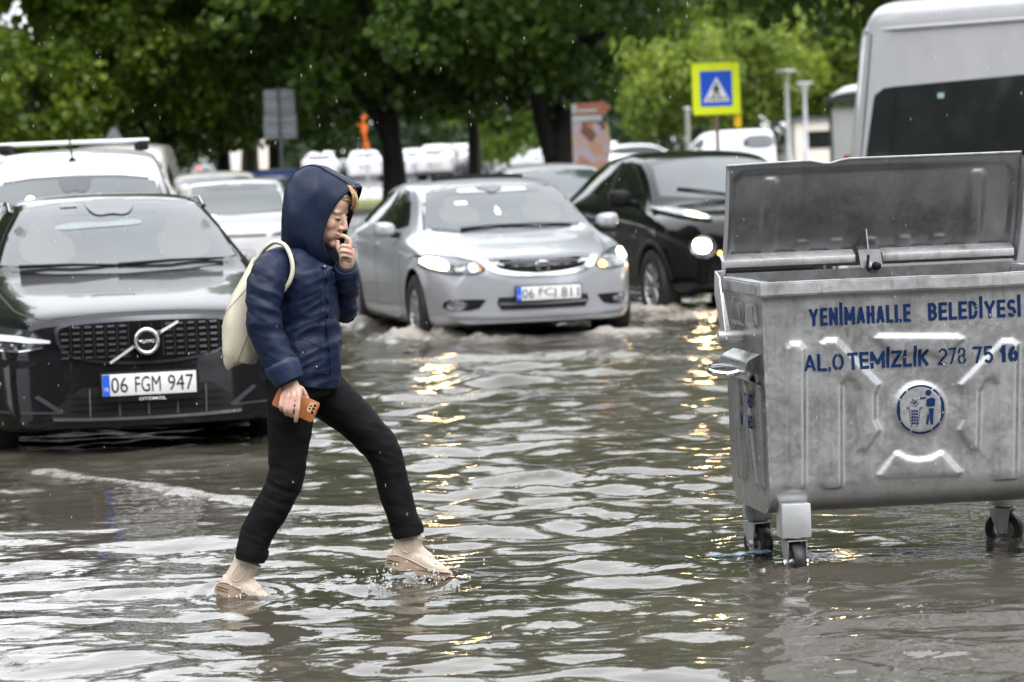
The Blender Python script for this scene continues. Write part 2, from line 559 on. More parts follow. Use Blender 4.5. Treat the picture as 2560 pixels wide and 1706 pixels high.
    mr.inputs['To Max'].default_value = 0.75
    L.new(ma.outputs[0], mr.inputs['Value'])
    mx = N.new('ShaderNodeMix'); mx.data_type = 'RGBA'
    mx.inputs[7].default_value = (0.38, 0.35, 0.31, 1)
    L.new(mr.outputs[0], mx.inputs[0]); L.new(cr.outputs[0], mx.inputs[6]); L.new(mx.outputs[2], b.inputs['Base Color'])
    rr = N.new('ShaderNodeMapRange'); rr.inputs['To Min'].default_value = 0.025; rr.inputs['To Max'].default_value = 0.6
    L.new(mr.outputs[0], rr.inputs['Value']); L.new(rr.outputs[0], b.inputs['Roughness'])
    n3 = N.new('ShaderNodeTexNoise'); n3.inputs['Scale'].default_value = 15; n3.inputs['Detail'].default_value = 3; n3.inputs['Roughness'].default_value = 0.5
    mp = N.new('ShaderNodeMapping'); mp.inputs['Scale'].default_value = (0.8, 1.1, 1)
    L.new(tc.outputs['Object'], mp.inputs[0]); L.new(mp.outputs[0], n3.inputs['Vector'])
    bp = N.new('ShaderNodeBump'); bp.inputs['Strength'].default_value = 0.12; bp.inputs['Distance'].default_value = 0.02
    L.new(n3.outputs['Fac'], bp.inputs['Height'])
    bp2 = N.new('ShaderNodeBump'); bp2.inputs['Distance'].default_value = 0.015
    L.new(mr.outputs[0], bp2.inputs['Strength']); L.new(n2.outputs['Fac'], bp2.inputs['Height']); L.new(bp.outputs[0], bp2.inputs['Normal'])
    L.new(bp2.outputs[0], b.inputs['Normal'])
    o = me_obj('flood_water', me, m, smooth=True)
    tag(o, kind='structure')
    return o
water_sheet()

# planted strip and car park beyond the flooded road
def slab(name, x0, x1, y0, y1, z, mat):
    bm = bmesh.new(); box_mesh(bm, ((x0 + x1) / 2, (y0 + y1) / 2, z / 2 - 0.1), (x1 - x0, y1 - y0, z + 0.2))
    return tag(bm_obj(name, bm, mat), kind='structure')
slab('kerb', -120, 120, 82.0, 82.35, 0.06, M_KERB)
slab('verge', -120, 120, 82.35, 98, 0.05, M_GRASS)
slab('pavement', -120, 120, 98, 122, 0.06, principled('pale_paving', (0.40, 0.39, 0.385), 0.5, noise_amt=0.15, noise_scale=0.8))
slab('car_park', -160, 160, 122, 320, 0.0, principled('car_park_asphalt', (0.09, 0.09, 0.092), 0.6, noise_amt=0.3, noise_scale=0.5))
# ------------------------------------------------------------------ vehicles
def ring_section(zb, zs, zt, cr, ws, wt, sub=3):
    zr = zt - cr
    zs = min(zs, zr - 0.004)
    wt = min(wt, ws * 0.97)
    H = zs - zb
    pts = [(0, zb), (0.55 * ws, zb), (0.86 * ws, zb), (0.962 * ws, zb + 0.07 * H + 0.01), (0.992 * ws, zb + 0.33 * H), (1.0 * ws, zb + 0.66 * H),
           (0.988 * ws, zs - 0.10 * H), (0.958 * ws, zs), (0.958 * ws + (wt - 0.958 * ws) * 0.35, zs + (zr - zs) * 0.38),
           (0.958 * ws + (wt - 0.958 * ws) * 0.74, zs + (zr - zs) * 0.78), (wt, zr), (0.86 * wt, zr + 0.55 * cr), (0.5 * wt, zr + 0.88 * cr), (0, zt)]
    c = catmull(pts, sub)
    c[:, 0] = np.maximum(c[:, 0], 0)
    return c

class Car:
    def __init__(self, name, loc, yaw, label, category, K, L, mat, bowf=0.26, bowr=0.2, nst=64, bulge=0.035, wheels=(0.9, 3.6), wr=0.32, wx=0.77, group=None, arch=True, detail=True):
        self.root = empty(name, loc, yaw, label, category, group)
        self.L = L; self.mat = mat; self.wr = wr
        u = np.linspace(0, 1, nst)
        ys = L * (0.5 - 0.5 * np.cos(math.pi * u)) * 0.75 + L * u * 0.25
        sec = []
        W = max(k[1] for k in K['ws'])
        rings = []
        vals = {k: pchip(K[k], ys) for k in ('zb', 'zs', 'zt', 'cr', 'ws', 'wt')}
        for i, y in enumerate(ys):
            h = ring_section(*(vals[k][i] for k in ('zb', 'zs', 'zt', 'cr', 'ws', 'wt')))
            r = [(x, z) for x, z in h] + [(-x, z) for x, z in h[-2:0:-1]]
            rings.append([(x, y, z) for x, z in r])
        m = len(rings[0])
        def cap(r0, y0, sgn, zc):
            out = []
            for s in (0.0, 0.25, 0.5, 0.72, 0.88, 0.965):
                out.append([(x * s, y0 - sgn * bulge * (1 - s * s), zc + (z - zc) * s) for x, _, z in r0])
            return out
        zc0 = 0.5 * (vals['zb'][0] + vals['zt'][0]); zc1 = 0.5 * (vals['zb'][-1] + vals['zt'][-1])
        rings = cap(rings[0], ys[0], 1, zc0) + rings + cap(rings[-1], ys[-1], -1, zc1)[::-1]
        A = np.array(rings)
        x = np.abs(A[..., 0]) / W
        A[..., 1] += bowf * x ** 2.4 * np.exp(-(np.clip(A[..., 1], 0, None) / 0.8) ** 2)
        A[..., 1] -= bowr * x ** 2.4 * np.exp(-((L - np.clip(A[..., 1], None, L)) / 0.7) ** 2)
        n = len(rings)
        V = A.reshape(-1, 3)
        F = []
        for i in range(n - 1):
            for k in range(m):
                k2 = (k + 1) % m
                F.append((i * m + k, (i + 1) * m + k, (i + 1) * m + k2, i * m + k2))
        me = bpy.data.meshes.new('body'); me.from_pydata(V.tolist(), [], F)
        bm = bmesh.new(); bm.from_mesh(me)
        bmesh.ops.remove_doubles(bm, verts=bm.verts, dist=1e-5)
        bmesh.ops.recalc_face_normals(bm, faces=bm.faces)
        self.bvh = BVHTree.FromBMesh(bm)
        bm.to_mesh(me); bm.free()
        me.materials.append(mat); me.materials.append(M_BLACKPL)
        if arch:
            ob = bpy.data.objects.new('body', me); COL.objects.link(ob)
            bmc = bmesh.new()
            for wy in wheels:
                for sx in (-1, 1):
                    r = bmesh.ops.create_cone(bmc, cap_ends=True, segments=40, radius1=wr + 0.055, radius2=wr + 0.055, depth=0.5)
                    for v in r['verts']:
                        c = v.co
                        v.co = Vector((sx * (wx + 0.06) + c.z, wy + c.x, wr + c.y))
            mc = bpy.data.meshes.new('cut'); bmc.to_mesh(mc); bmc.free()
            mc.materials.append(M_BLACKPL)
            oc = bpy.data.objects.new('cut', mc); COL.objects.link(oc)
            bo = ob.modifiers.new('b', 'BOOLEAN'); bo.object = oc; bo.operation = 'DIFFERENCE'; bo.solver = 'EXACT'
            try: bo.material_mode = 'TRANSFER'
            except Exception: pass
            dg = bpy.context.evaluated_depsgraph_get(); dg.update()
            me2 = bpy.data.meshes.new_from_object(ob.evaluated_get(dg))
            bpy.data.objects.remove(ob, do_unlink=True); bpy.data.objects.remove(oc, do_unlink=True)
            me = me2
        me.name = 'body'
        self.body = me_obj('body', me, None, self.root, True, 32)
        for wy in wheels:
            for sx in (-1, 1):
                self.wheel(sx * wx, wy, wr, sx, detail)

    def wheel(self, x, y, r, sx, detail=True, spokes=None):
        key = ('wheel', r, detail)
        if key not in Car.cache:
            V, F = lathe_data([(r * 0.62, -0.09), (r * 0.66, -0.105), (r * 0.86, -0.112), (r * 0.97, -0.095), (r, -0.06), (r, 0.06), (r * 0.97, 0.095), (r * 0.86, 0.112), (r * 0.66, 0.105), (r * 0.62, 0.09)], 32)
            t = bpy.data.meshes.new('tyre'); t.from_pydata([tuple(v) for v in V], [], F); t.materials.append(M_RUBBER); t.shade_smooth(); t.set_sharp_from_angle(angle=0.7)
            parts = [lathe_data([(r * 0.64, -0.09), (r * 0.64, 0.092), (r * 0.60, 0.098), (r * 0.575, 0.085), (r * 0.57, -0.05), (0.001, -0.05)], 32),
                     lathe_data([(r * 0.16, 0.02), (r * 0.15, 0.075), (r * 0.10, 0.085), (0.001, 0.085)], 16)]
            ns = 7
            for k in range(ns):
                a = 2 * math.pi * k / ns
                for dd in (-0.13, 0.13):
                    P = []
                    for rr, ax, w in ((r * 0.12, 0.072, 0.03), (r * 0.36, 0.07, 0.022), (r * 0.6, 0.082, 0.026)):
                        aa = a + dd * rr / (r * 0.6)
                        P.append((ax, rr * math.cos(aa), rr * math.sin(aa)))
                    parts.append(tube_data(P, [(0.02, 0.013)] * 3, 6, True, (1, 0, 0)))
            V, F = merge(*parts)
            m = bpy.data.meshes.new('rim'); m.from_pydata([tuple(v) for v in V], [], F); m.materials.append(M_ALLOY); m.shade_smooth(); m.set_sharp_from_angle(angle=0.7)
            Car.cache[key] = (t, m)
        t, m = Car.cache[key]
        w = bpy.data.objects.new('wheel', t); link(w, self.root)
        w.location = (x, y, r)
        if sx < 0: w.rotation_euler = (0, 0, math.pi)
        link(bpy.data.objects.new('rim', m), w)
        return w

    def hit(self, view, a, b):
        if view == 'front': o, d = Vector((a, -3, b)), Vector((0, 1, 0))
        elif view == 'rear': o, d = Vector((a, self.L + 3, b)), Vector((0, -1, 0))
        elif view == 'left': o, d = Vector((-4, a, b)), Vector((1, 0, 0))
        elif view == 'right': o, d = Vector((4, a, b)), Vector((-1, 0, 0))
        else: o, d = Vector((a, b, 6)), Vector((0, 0, -1))
        p, nrm, i, dist = self.bvh.ray_cast(o, d)
        if p is None:
            p, nrm, i, dist = self.bvh.find_nearest(o + d * 3.2)
        if nrm.dot(d) > 0: nrm = -nrm
        return p, nrm, d

    def patch(self, name, view, poly, mat, off=0.004, depth=0.012, step=0.09, parent=None, smooth=True, label=None):
        """a piece whose outline is drawn in one view and laid on the body"""
        P = np.array(poly, float)
        bm = bmesh.new()
        vs = [bm.verts.new((p[0], p[1], 0)) for p in P]
        bm.faces.new(vs)
        for ax in (0, 1):
            lo, hi = P[:, ax].min(), P[:, ax].max()
            n = max(1, int(math.ceil((hi - lo) / step)))
            for k in range(1, n):
                c = lo + (hi - lo) * k / n + 1e-5
                co = [0, 0, 0]; co[ax] = c
                no = [0, 0, 0]; no[ax] = 1
                bmesh.ops.bisect_plane(bm, geom=bm.verts[:] + bm.edges[:] + bm.faces[:], plane_co=co, plane_no=no)
        bmesh.ops.triangulate(bm, faces=[f for f in bm.faces if len(f.verts) > 4])
        base = {}
        for v in bm.verts:
            p, nrm, d = self.hit(view, v.co.x, v.co.y)
            base[v] = (p, nrm, d)
        rim = [e for e in bm.edges if e.is_boundary]
        nv = {}
        for v, (p, nrm, d) in base.items():
            v.co = p + nrm * off
        for e in rim:
            for v in e.verts:
                if v not in nv:
                    p, nrm, d = base[v]
                    nv[v] = bm.verts.new(v.co - nrm * depth)
        for e in rim:
            a, b = e.verts
            try: bm.faces.new((a, b, nv[b], nv[a]))
            except ValueError: pass
        o = bm_obj(name, bm, mat, parent or self.root, smooth=smooth, angle=40)
        if label: o['label'] = label
        return o

    def both(self, name, poly, mat, **k):
        return [self.patch(name, s, poly, mat, **k) for s in ('left', 'right')]

    def sym(self, name, poly, mat, view='front', **k):
        return [self.patch(name, view, poly, mat, **k), self.patch(name, view, [(-a, b) for a, b in poly][::-1], mat, **k)]

    def line(self, name, view, pts, w, mat, off=0.003, depth=0.01, n=6, parent=None):
        C = catmull(pts, n) if len(pts) > 2 else np.array(pts, float)
        T = np.gradient(C, axis=0); T /= np.linalg.norm(T, axis=1)[:, None] + 1e-9
        N = np.stack([-T[:, 1], T[:, 0]], 1)
        ws = np.interp(np.linspace(0, 1, len(C)), np.linspace(0, 1, len(w)), w)[:, None] if hasattr(w, '__len__') else w
        poly = list(map(tuple, C + N * ws / 2)) + list(map(tuple, (C - N * ws / 2)[::-1]))
        return self.patch(name, view, poly, mat, off, depth, 0.12, parent)

    def mirror(self, x, y, z, mat, w=0.2, h=0.14):
        for s in (-1, 1):
            bm = bmesh.new()
            bmesh.ops.create_uvsphere(bm, u_segments=16, v_segments=10, radius=1.0)
            for v in bm.verts:
                c = v.co
                e = 0.7
                f = lambda t: math.copysign(abs(t) ** e, t)
                v.co = Vector((s * x + s * w / 2 + f(c.x) * w / 2, y + f(c.y) * 0.065 - 0.03 * (1 - abs(c.x)), z + f(c.z) * h / 2 * (1 + 0.15 * c.x * s)))
            o = bm_obj('side_mirror', bm, mat, self.root, smooth=True, angle=60)
            tube('mirror_foot', [(s * (x - 0.09), y + 0.06, z - 0.06), (s * (x + 0.03), y + 0.02, z - 0.045)], [0.025, 0.03], M_BLACKPL, o, 8)

    def plate(self, view, text, x, z, w=0.52, h=0.115, tilt=0.0, under=None, off=0.012):
        """number plate with its blue band and characters"""
        p, nrm, d = self.hit(view, x, z)
        sgn = -1 if view == 'front' else 1
        y = p.y + sgn * off
        if view == 'front':
            M = Matrix.Translation((x, y, z)) @ Matrix.Rotation(tilt, 4, 'X')
        else:
            M = Matrix.Translation((x, y, z)) @ Matrix.Rotation(math.pi, 4, 'Z') @ Matrix.Rotation(tilt, 4, 'X')
        bm = bmesh.new(); box_mesh(bm, (0, 0.006, 0 if not under else -0.012), (w + 0.024, 0.014, h + (0.022 if not under else 0.046)), 0.005); bm.transform(M)
        fr = bm_obj('licence_plate', bm, M_BLACKPL, self.root, True)
        bm = bmesh.new(); box_mesh(bm, (0, -0.003, 0), (w, 0.006, h), 0.002); bm.transform(M)
        bm_obj('plate_board', bm, M_WHITE, fr, True)
        bm = bmesh.new(); box_mesh(bm, (-w / 2 + 0.021, -0.0065, 0), (0.04, 0.004, h - 0.003)); bm.transform(M)
        bm_obj('country_band', bm, M_PLBLUE, fr)
        text_obj('country_code', 'TR', M_WHITE, fr, 0.022, 0.028, 0.01, 0.001, M @ Matrix.Translation((-w / 2 + 0.007, -0.009, -0.035)))
        segs = text.split(' ')
        xs = -w / 2 + 0.048
        tot = w - 0.056
        cw = tot / (len(text.replace(' ', '')) + 1.3)
        for sgm in segs:
            ww = cw * len(sgm) - 0.008
            text_obj('plate_characters', sgm, M_BLACK, fr, h * 0.72, ww, 0.0, 0.0015, M @ Matrix.Translation((xs, -0.0065, -h * 0.36)))
            xs += cw * len(sgm) + cw * 0.65
        if under:
            text_obj('dealer_name', under, M_WHITE, fr, 0.017, 0.15, 0.012, 0.001, M @ Matrix.Translation((-0.06, -0.002, -h / 2 - 0.03)))
        return fr
Car.cache = {}

def windscreen(c, poly, frit=0.03, view='front', mat=None, name='windscreen'):
    g = c.patch(name, view, poly, M_FRIT, off=0.003, depth=0.012, step=0.1)
    P = np.array(poly); ctr = P.mean(0)
    inner = [tuple(ctr + (p - ctr) * np.array([1 - frit * 1.6, 1 - frit * 4.5])) for p in P]
    c.patch('glass', view, inner, mat or M_GLASS, off=0.007, depth=0.006, step=0.1, parent=g)
    return g

def wipers(c, spec):
    for (x0, z0, x1, z1) in spec:
        p0, n0, _ = c.hit('front', x0, z0); p1, n1, _ = c.hit('front', x1, z1)
        pm, nm, _ = c.hit('front', (x0 + x1) / 2, (z0 + z1) / 2)
        tube('wiper', [p0 + n0 * 0.02, pm + nm * 0.026, p1 + n1 * 0.016], [(0.012, 0.012), (0.009, 0.012), (0.006, 0.01)], M_BLACKPL, c.root, 6)

def sidelines(c, ys, z0, z1):
    for y0, y1 in ys:
        for s in ('left', 'right'):
            c.line('door_gap', s, [(y0, z0), ((y0 * 2 + y1) / 3, z0 + (z1 - z0) * 0.5), (y1, z1)], 0.008, M_BLACK, off=0.0015, depth=0.004)

# profiles ---------------------------------------------------------
K_WAGON = dict(
    zb=[(0, .24), (.3, .2), (.8, .18), (3.9, .18), (4.5, .24), (4.76, .34)],
    zs=[(0, .66), (.12, .74), (.5, .82), (1.2, .90), (1.7, .935), (3.6, .99), (4.5, 1.0), (4.76, .9)],
    zt=[(0, .795), (.05, .835), (.2, .875), (.6, .93), (1.1, .985), (1.32, 1.02), (1.45, 1.075), (2.1, 1.385), (2.35, 1.43), (2.8, 1.445), (3.5, 1.42), (4.1, 1.35), (4.4, 1.26), (4.66, 1.05), (4.76, .98)],
    cr=[(0, .035), (.4, .05), (1.2, .05), (1.5, .06), (2.3, .06), (3.8, .06), (4.7, .04)],
    ws=[(0, .73), (.08, .79), (.25, .865), (.6, .905), (1.4, .925), (3.6, .925), (4.3, .88), (4.6, .82), (4.76, .76)],
    wt=[(0, .62), (.2, .68), (.6, .74), (1.15, .775), (1.4, .735), (2.1, .59), (2.6, .575), (3.6, .565), (4.2, .56), (4.6, .66), (4.76, .66)])
K_SEDAN = dict(
    zb=[(0, .235), (.3, .2), (.8, .18), (3.8, .18), (4.3, .22), (4.52, .32)],
    zs=[(0, .58), (.12, .68), (.5, .79), (1.1, .88), (1.6, .915), (3.4, .975), (4.2, .98), (4.52, .86)],
    zt=[(0, .70), (.05, .755), (.18, .80), (.6, .885), (1.0, .945), (1.16, .985), (1.25, 1.03), (1.84, 1.36), (2.15, 1.415), (2.6, 1.435), (3.15, 1.405), (3.5, 1.32), (4.0, 1.085), (4.2, 1.05), (4.42, 1.02), (4.52, .93)],
    cr=[(0, .03), (.4, .05), (1.1, .055), (1.4, .06), (2.2, .06), (3.3, .06), (4.5, .03)],
    ws=[(0, .69), (.08, .75), (.25, .83), (.6, .868), (1.4, .878), (3.4, .876), (4.1, .84), (4.4, .77), (4.52, .71)],
    wt=[(0, .58), (.2, .65), (.6, .71), (1.0, .735), (1.25, .71), (1.84, .60), (2.6, .585), (3.2, .575), (3.6, .59), (4.05, .67), (4.45, .66)])
K_CROSS = dict(
    zb=[(0, .32), (.3, .26), (.8, .24), (3.4, .24), (3.9, .3), (4.13, .42)],
    zs=[(0, .70), (.12, .80), (.5, .93), (1.0, 1.0), (1.5, 1.03), (3.2, 1.1), (3.8, 1.12), (4.13, 1.0)],
    zt=[(0, .86), (.06, .93), (.25, 1.0), (.7, 1.07), (.95, 1.10), (1.06, 1.16), (1.58, 1.48), (1.82, 1.555), (2.3, 1.59), (3.0, 1.55), (3.5, 1.46), (3.85, 1.32), (4.05, 1.05), (4.13, 1.0)],
    cr=[(0, .04), (.4, .06), (1.1, .06), (1.8, .06), (3.3, .06), (4.1, .03)],
    ws=[(0, .70), (.08, .77), (.25, .85), (.6, .885), (1.3, .875), (2.2, .865), (3.2, .885), (3.8, .83), (4.13, .74)],
    wt=[(0, .60), (.25, .68), (.7, .73), (1.0, .735), (1.58, .635), (2.4, .61), (3.2, .57), (3.7, .55), (4.1, .6)])
K_HATCH = dict(
    zb=[(0, .25), (.3, .2), (.8, .18), (3.2, .18), (3.8, .24), (4.0, .34)],
    zs=[(0, .62), (.12, .70), (.5, .82), (1.0, .89), (1.5, .92), (3.2, .98), (3.8, .98), (4.0, .86)],
    zt=[(0, .74), (.05, .79), (.2, .84), (.6, .92), (.9, .96), (1.05, 1.01), (1.75, 1.37), (2.0, 1.43), (2.5, 1.46), (3.2, 1.41), (3.6, 1.32), (3.85, 1.05), (4.0, .95)],
    cr=[(0, .03), (.4, .05), (1.0, .05), (2.0, .06), (3.3, .06), (4.0, .03)],
    ws=[(0, .68), (.08, .74), (.25, .81), (.6, .845), (1.3, .855), (3.1, .855), (3.7, .81), (4.0, .70)],
    wt=[(0, .58), (.2, .64), (.6, .70), (.95, .71), (1.15, .69), (1.75, .565), (2.5, .55), (3.3, .545), (3.7, .6), (4.0, .6)])
K_OLD = dict(
    zb=[(0, .3), (.3, .26), (.8, .24), (3.4, .24), (4.0, .28), (4.2, .36)],
    zs=[(0, .66), (.06, .76), (.5, .83), (1.1, .86), (1.6, .87), (3.2, .88), (4.1, .86), (4.2, .76)],
    zt=[(0, .78), (.04, .83), (.2, .86), (.7, .90), (1.15, .935), (1.3, .97), (1.85, 1.32), (2.0, 1.37), (2.5, 1.39), (3.0, 1.36), (3.15, 1.31), (3.6, .97), (3.8, .93), (4.15, .91), (4.2, .84)],
    cr=[(0, .02), (.4, .03), (1.2, .035), (2.0, .04), (3.1, .04), (4.2, .02)],
    ws=[(0, .74), (.06, .78), (.3, .80), (1.2, .82), (3.2, .82), (4.0, .79), (4.2, .74)],
    wt=[(0, .68), (.2, .71), (.8, .72), (1.2, .71), (1.4, .68), (1.9, .57), (2.6, .56), (3.1, .56), (3.6, .66), (4.2, .68)])
K_VAN = dict(
    zb=[(0, .28), (.3, .22), (.8, .2), (3.6, .2), (4.2, .26), (4.36, .3)],
    zs=[(0, .70), (.1, .80), (.4, .94), (.9, 1.02), (1.4, 1.04), (3.4, 1.06), (4.2, 1.06), (4.36, 1.0)],
    zt=[(0, .84), (.05, .90), (.2, .98), (.6, 1.07), (.82, 1.12), (.95, 1.19), (1.55, 1.60), (1.72, 1.70), (2.0, 1.77), (2.6, 1.815), (3.6, 1.82), (4.15, 1.80), (4.32, 1.70), (4.36, 1.55)],
    cr=[(0, .04), (.4, .06), (.9, .06), (1.6, .07), (2.0, .08), (3.5, .08), (4.36, .06)],
    ws=[(0, .72), (.08, .78), (.25, .85), (.6, .895), (1.3, .905), (3.6, .905), (4.1, .895), (4.3, .87), (4.36, .84)],
    wt=[(0, .64), (.2, .70), (.7, .76), (.95, .76), (1.55, .66), (2.0, .655), (3.6, .67), (4.2, .68), (4.36, .66)])

# --- near-black estate car, front left -----------------------------------
P_ANTHRA = paint('anthracite_paint', (0.0075, 0.0075, 0.0095), rough=0.2, spec=0.1, coat=0.62)
v = Car('estate_car', (-2.035, 18.15, -0.1), math.radians(11.5), 'near-black estate car with a slanted bar across its grille, close behind the woman', 'car',
        K_WAGON, 4.76, P_ANTHRA, bowf=0.30, wheels=(0.88, 3.75), wr=0.34, wx=0.80)
v.root.scale = (1.0, 1.0, 1.05)
ws_poly = [(-.74, 1.045), (-.4, 1.015), (0, 1.005), (.4, 1.015), (.74, 1.045), (.665, 1.23), (.57, 1.375), (.3, 1.405), (0, 1.412), (-.3, 1.405), (-.57, 1.375), (-.665, 1.23)]
g = windscreen(v, ws_poly, 0.03)
M_SENSOR = principled('sensor_housing', (0.05, 0.05, 0.062), 0.15, ior=1.6, noise_amt=0.1)
v.patch('sensor_housing', 'front', chaikin([(-.17, 1.41), (.17, 1.41), (.12, 1.335), (.07, 1.318), (.0, 1.33), (-.07, 1.318), (-.12, 1.335)], 1), M_SENSOR, off=0.011, depth=0.004, parent=g)
v.patch('toll_tag', 'front', [(-.30, 1.395), (-.20, 1.398), (-.20, 1.372), (-.30, 1.37)], M_SENSOR, off=0.011, depth=0.004, parent=g)
M_DIM = principled('dim_interior', (0.10, 0.13, 0.135), 0.05, ior=2.3, noise_amt=0.2, noise_scale=5)
M_DIM2 = principled('dim_seat', (0.02, 0.025, 0.027), 0.04, ior=2.3, noise_amt=0.2, noise_scale=5)
v.patch('rear_window_glimpse', 'front', chaikin([(-.36, 1.245), (-.1, 1.255), (.16, 1.26), (.18, 1.285), (.1, 1.295), (-.05, 1.28), (-.2, 1.29), (-.35, 1.275)], 1), M_DIM, off=0.0085, depth=0.003, parent=g)
for sx in (-.42, .40):
    v.patch('seat_glimpse', 'front', chaikin([(sx - .15, 1.06), (sx + .15, 1.06), (sx + .17, 1.19), (sx + .09, 1.23), (sx + .08, 1.30), (sx - .08, 1.30), (sx - .09, 1.23), (sx - .17, 1.19)], 2), M_DIM2, off=0.0082, depth=0.003, parent=g)
wipers(v, [(-.60, 1.045, .02, 1.035), (-.02, 1.035, .62, 1.05)])
# grille: frame, dark mesh, upright bars and dashes
gp = [(-.475, .79), (-.3, .806), (0, .812), (.3, .806), (.475, .79), (.50, .755), (.47, .655), (.40, .605), (.2, .575), (0, .567), (-.2, .575), (-.40, .605), (-.47, .655), (-.50, .755)]
fr = v.patch('grille', 'front', chaikin(gp, 2), principled('grille_frame', (0.06, 0.06, 0.07), 0.2, metal=0.7, noise_amt=0.1), off=0.016, depth=0.05)
gi = [(x * .955, .69 + (z - .69) * .86) for x, z in gp]
v.patch('grille_back', 'front', chaikin(gi, 2), principled('grille_dark', (0.003, 0.003, 0.003), 0.7, noise_amt=0.1, spec=0.08), off=0.019, depth=0.02, parent=fr)
M_DASH = principled('grille_dash', (0.07, 0.07, 0.075), 0.25, metal=0.4, noise_amt=0.2)
for i in range(-7, 8):
    for j in range(6):
        x, z = i * .0625, .615 + j * .031
        hw = .46 - .5 * max(0, .64 - z) - (.03 if j == 5 else 0)
        if abs(x) > hw or (abs(x) < .10 and abs(z - .69) < .09): continue
        v.patch('grille_dash', 'front', [(x - .019, z - .0055), (x + .019, z - .0055), (x + .019, z + .0055), (x - .019, z + .0055)], M_DASH, off=0.026, depth=0.008, step=.3, parent=fr)
    x = i * .0625 + .031
    if abs(x) < .45 and i < 7:
        hz = .605 if abs(x) < .36 else .64
        v.patch('grille_bar', 'front', [(x - .004, hz), (x + .004, hz), (x + .004, .782), (x - .004, .782)], M_BLACKPL, off=0.024, depth=0.006, step=.3, parent=fr)
# round emblem with slanted bar and arrow
p, n_, _ = v.hit('front', 0, .69)
ey = p.y - 0.05
V, F = lathe_data([(.050, 0.0), (.052, -.012), (.060, -.018), (.070, -.014), (.073, 0), (.070, .02)], 40, 'y')
em = mesh_obj('emblem_ring', [Vector(q) + Vector((0, ey, .69)) for q in V], F, M_CHROME, fr, True, 60)
V, F = lathe_data([(.0005, -.004), (.05, -.004), (.051, .01)], 32, 'y')
mesh_obj('emblem_disc', [Vector(q) + Vector((0, ey, .69)) for q in V], F, M_BLACKPL, em, True, 40)
text_obj('emblem_lettering', 'VOLVO', M_CHROME, em, 0.017, 0.088, 0.02, 0.002, Matrix.Translation((-.044, ey - .005, .681)))
M_SATIN = principled('satin_bar', (.55, .55, .57), .35, metal=.2, noise_amt=.05)
v.line('slanted_bar', 'front', [(.07, .722), (.18, .777)], .013, M_SATIN, off=0.034, depth=0.012, parent=fr)
v.line('slanted_bar', 'front', [(-.07, .66), (-.20, .582)], .013, M_SATIN, off=0.034, depth=0.012, parent=fr)
prism_obj('emblem_arrow', [(.052, .742), (.085, .745), (.072, .712)], ey - .01, ey + .01, M_CHROME, em, bev=.002)
v.plate('front', '06 FGM 947', 0.005, .465, under='OTOMOL', tilt=0.0, off=0.03)
# headlamps with T-shaped running light
M_HLDARK = principled('headlamp_smoked', (0.03, 0.032, 0.036), 0.08, coat=1.0, noise_amt=0.6, noise_scale=40)
M_DRL = principled('running_light', (0.72, 0.73, 0.74), 0.25, noise_amt=0.08)
hl = v.sym('headlamp', chaikin([(.535, .70), (.58, .665), (.72, .648), (.86, .66), (.88, .72), (.86, .775), (.72, .775), (.62, .765)], 2), M_HLDARK, off=0.006, depth=0.02, step=.06)
for h, s in zip(hl, (1, -1)):
    v.line('running_light', 'front', [(s * .52, .702), (s * .64, .713), (s * .88, .730)], [.014, .03, .032], M_DRL, off=0.012, depth=0.012, parent=h)
    v.line('running_light', 'front', [(s * .56, .672), (s * .70, .655), (s * .85, .665)], .008, M_CHROME, off=0.010, depth=0.006, parent=h)
    for dx in (.66, .72, .78):
        p, n_, _ = v.hit('front', s * dx, .682)
        bm = bmesh.new(); bmesh.ops.create_uvsphere(bm, u_segments=10, v_segments=8, radius=.012); bmesh.ops.translate(bm, vec=p + n_ * .008, verts=bm.verts)
        bm_obj('lamp_bulb', bm, M_LENS, h, True)
# lower air intake, side vents, skirt
lo = v.patch('air_intake', 'front', [(-.36, .455), (.36, .455), (.44, .40), (.54, .32), (.52, .295), (-.52, .295), (-.54, .32), (-.44, .40)], principled('intake_dark', (0.006, 0.006, 0.006), 0.5, noise_amt=0.1), off=0.005, depth=0.02)
for z in (.335, .37, .405):
    v.line('intake_slat', 'front', [(-.42, z), (0, z), (.42, z)], .007, M_BLACKPL, off=0.012, depth=0.01, parent=lo)
for x in (-.32, -.16, 0, .16, .32):
    v.line('intake_post', 'front', [(x, .30), (x, .445)], .008, principled('post_grey', (0.10, 0.10, 0.11), 0.3, noise_amt=0.1), off=0.014, depth=0.012, parent=lo)
v.line('trim_strip', 'front', [(-.52, .293), (-.2, .287), (.2, .287), (.52, .293)], .015, principled('satin_trim', (0.28, 0.28, 0.30), 0.25, metal=0.9, noise_amt=0.1), off=0.016, depth=0.015)
for s in (-1, 1):
    v.patch('bumper_vent', 'front', chaikin([(s * .56, .60), (s * .86, .615), (s * .86, .57), (s * .62, .565)], 1), M_BLACKPL, off=0.004, depth=0.02)
    v.patch('lower_lip', 'front', [(s * .46, .33), (s * .60, .42), (s * .62, .41), (s * .5, .33), (s * .84, .335), (s * .84, .325), (s * .48, .32)], principled('lip_grey', (0.05, 0.05, 0.055), 0.3, noise_amt=0.1), off=0.006, depth=0.012)
    p, n_, _ = v.hit('front', s * .80, .47)
    bm = bmesh.new(); bmesh.ops.create_uvsphere(bm, u_segments=10, v_segments=8, radius=.022); bmesh.ops.translate(bm, vec=p, verts=bm.verts)
    bm_obj('fog_lamp', bm, M_LENS, v.root, True)
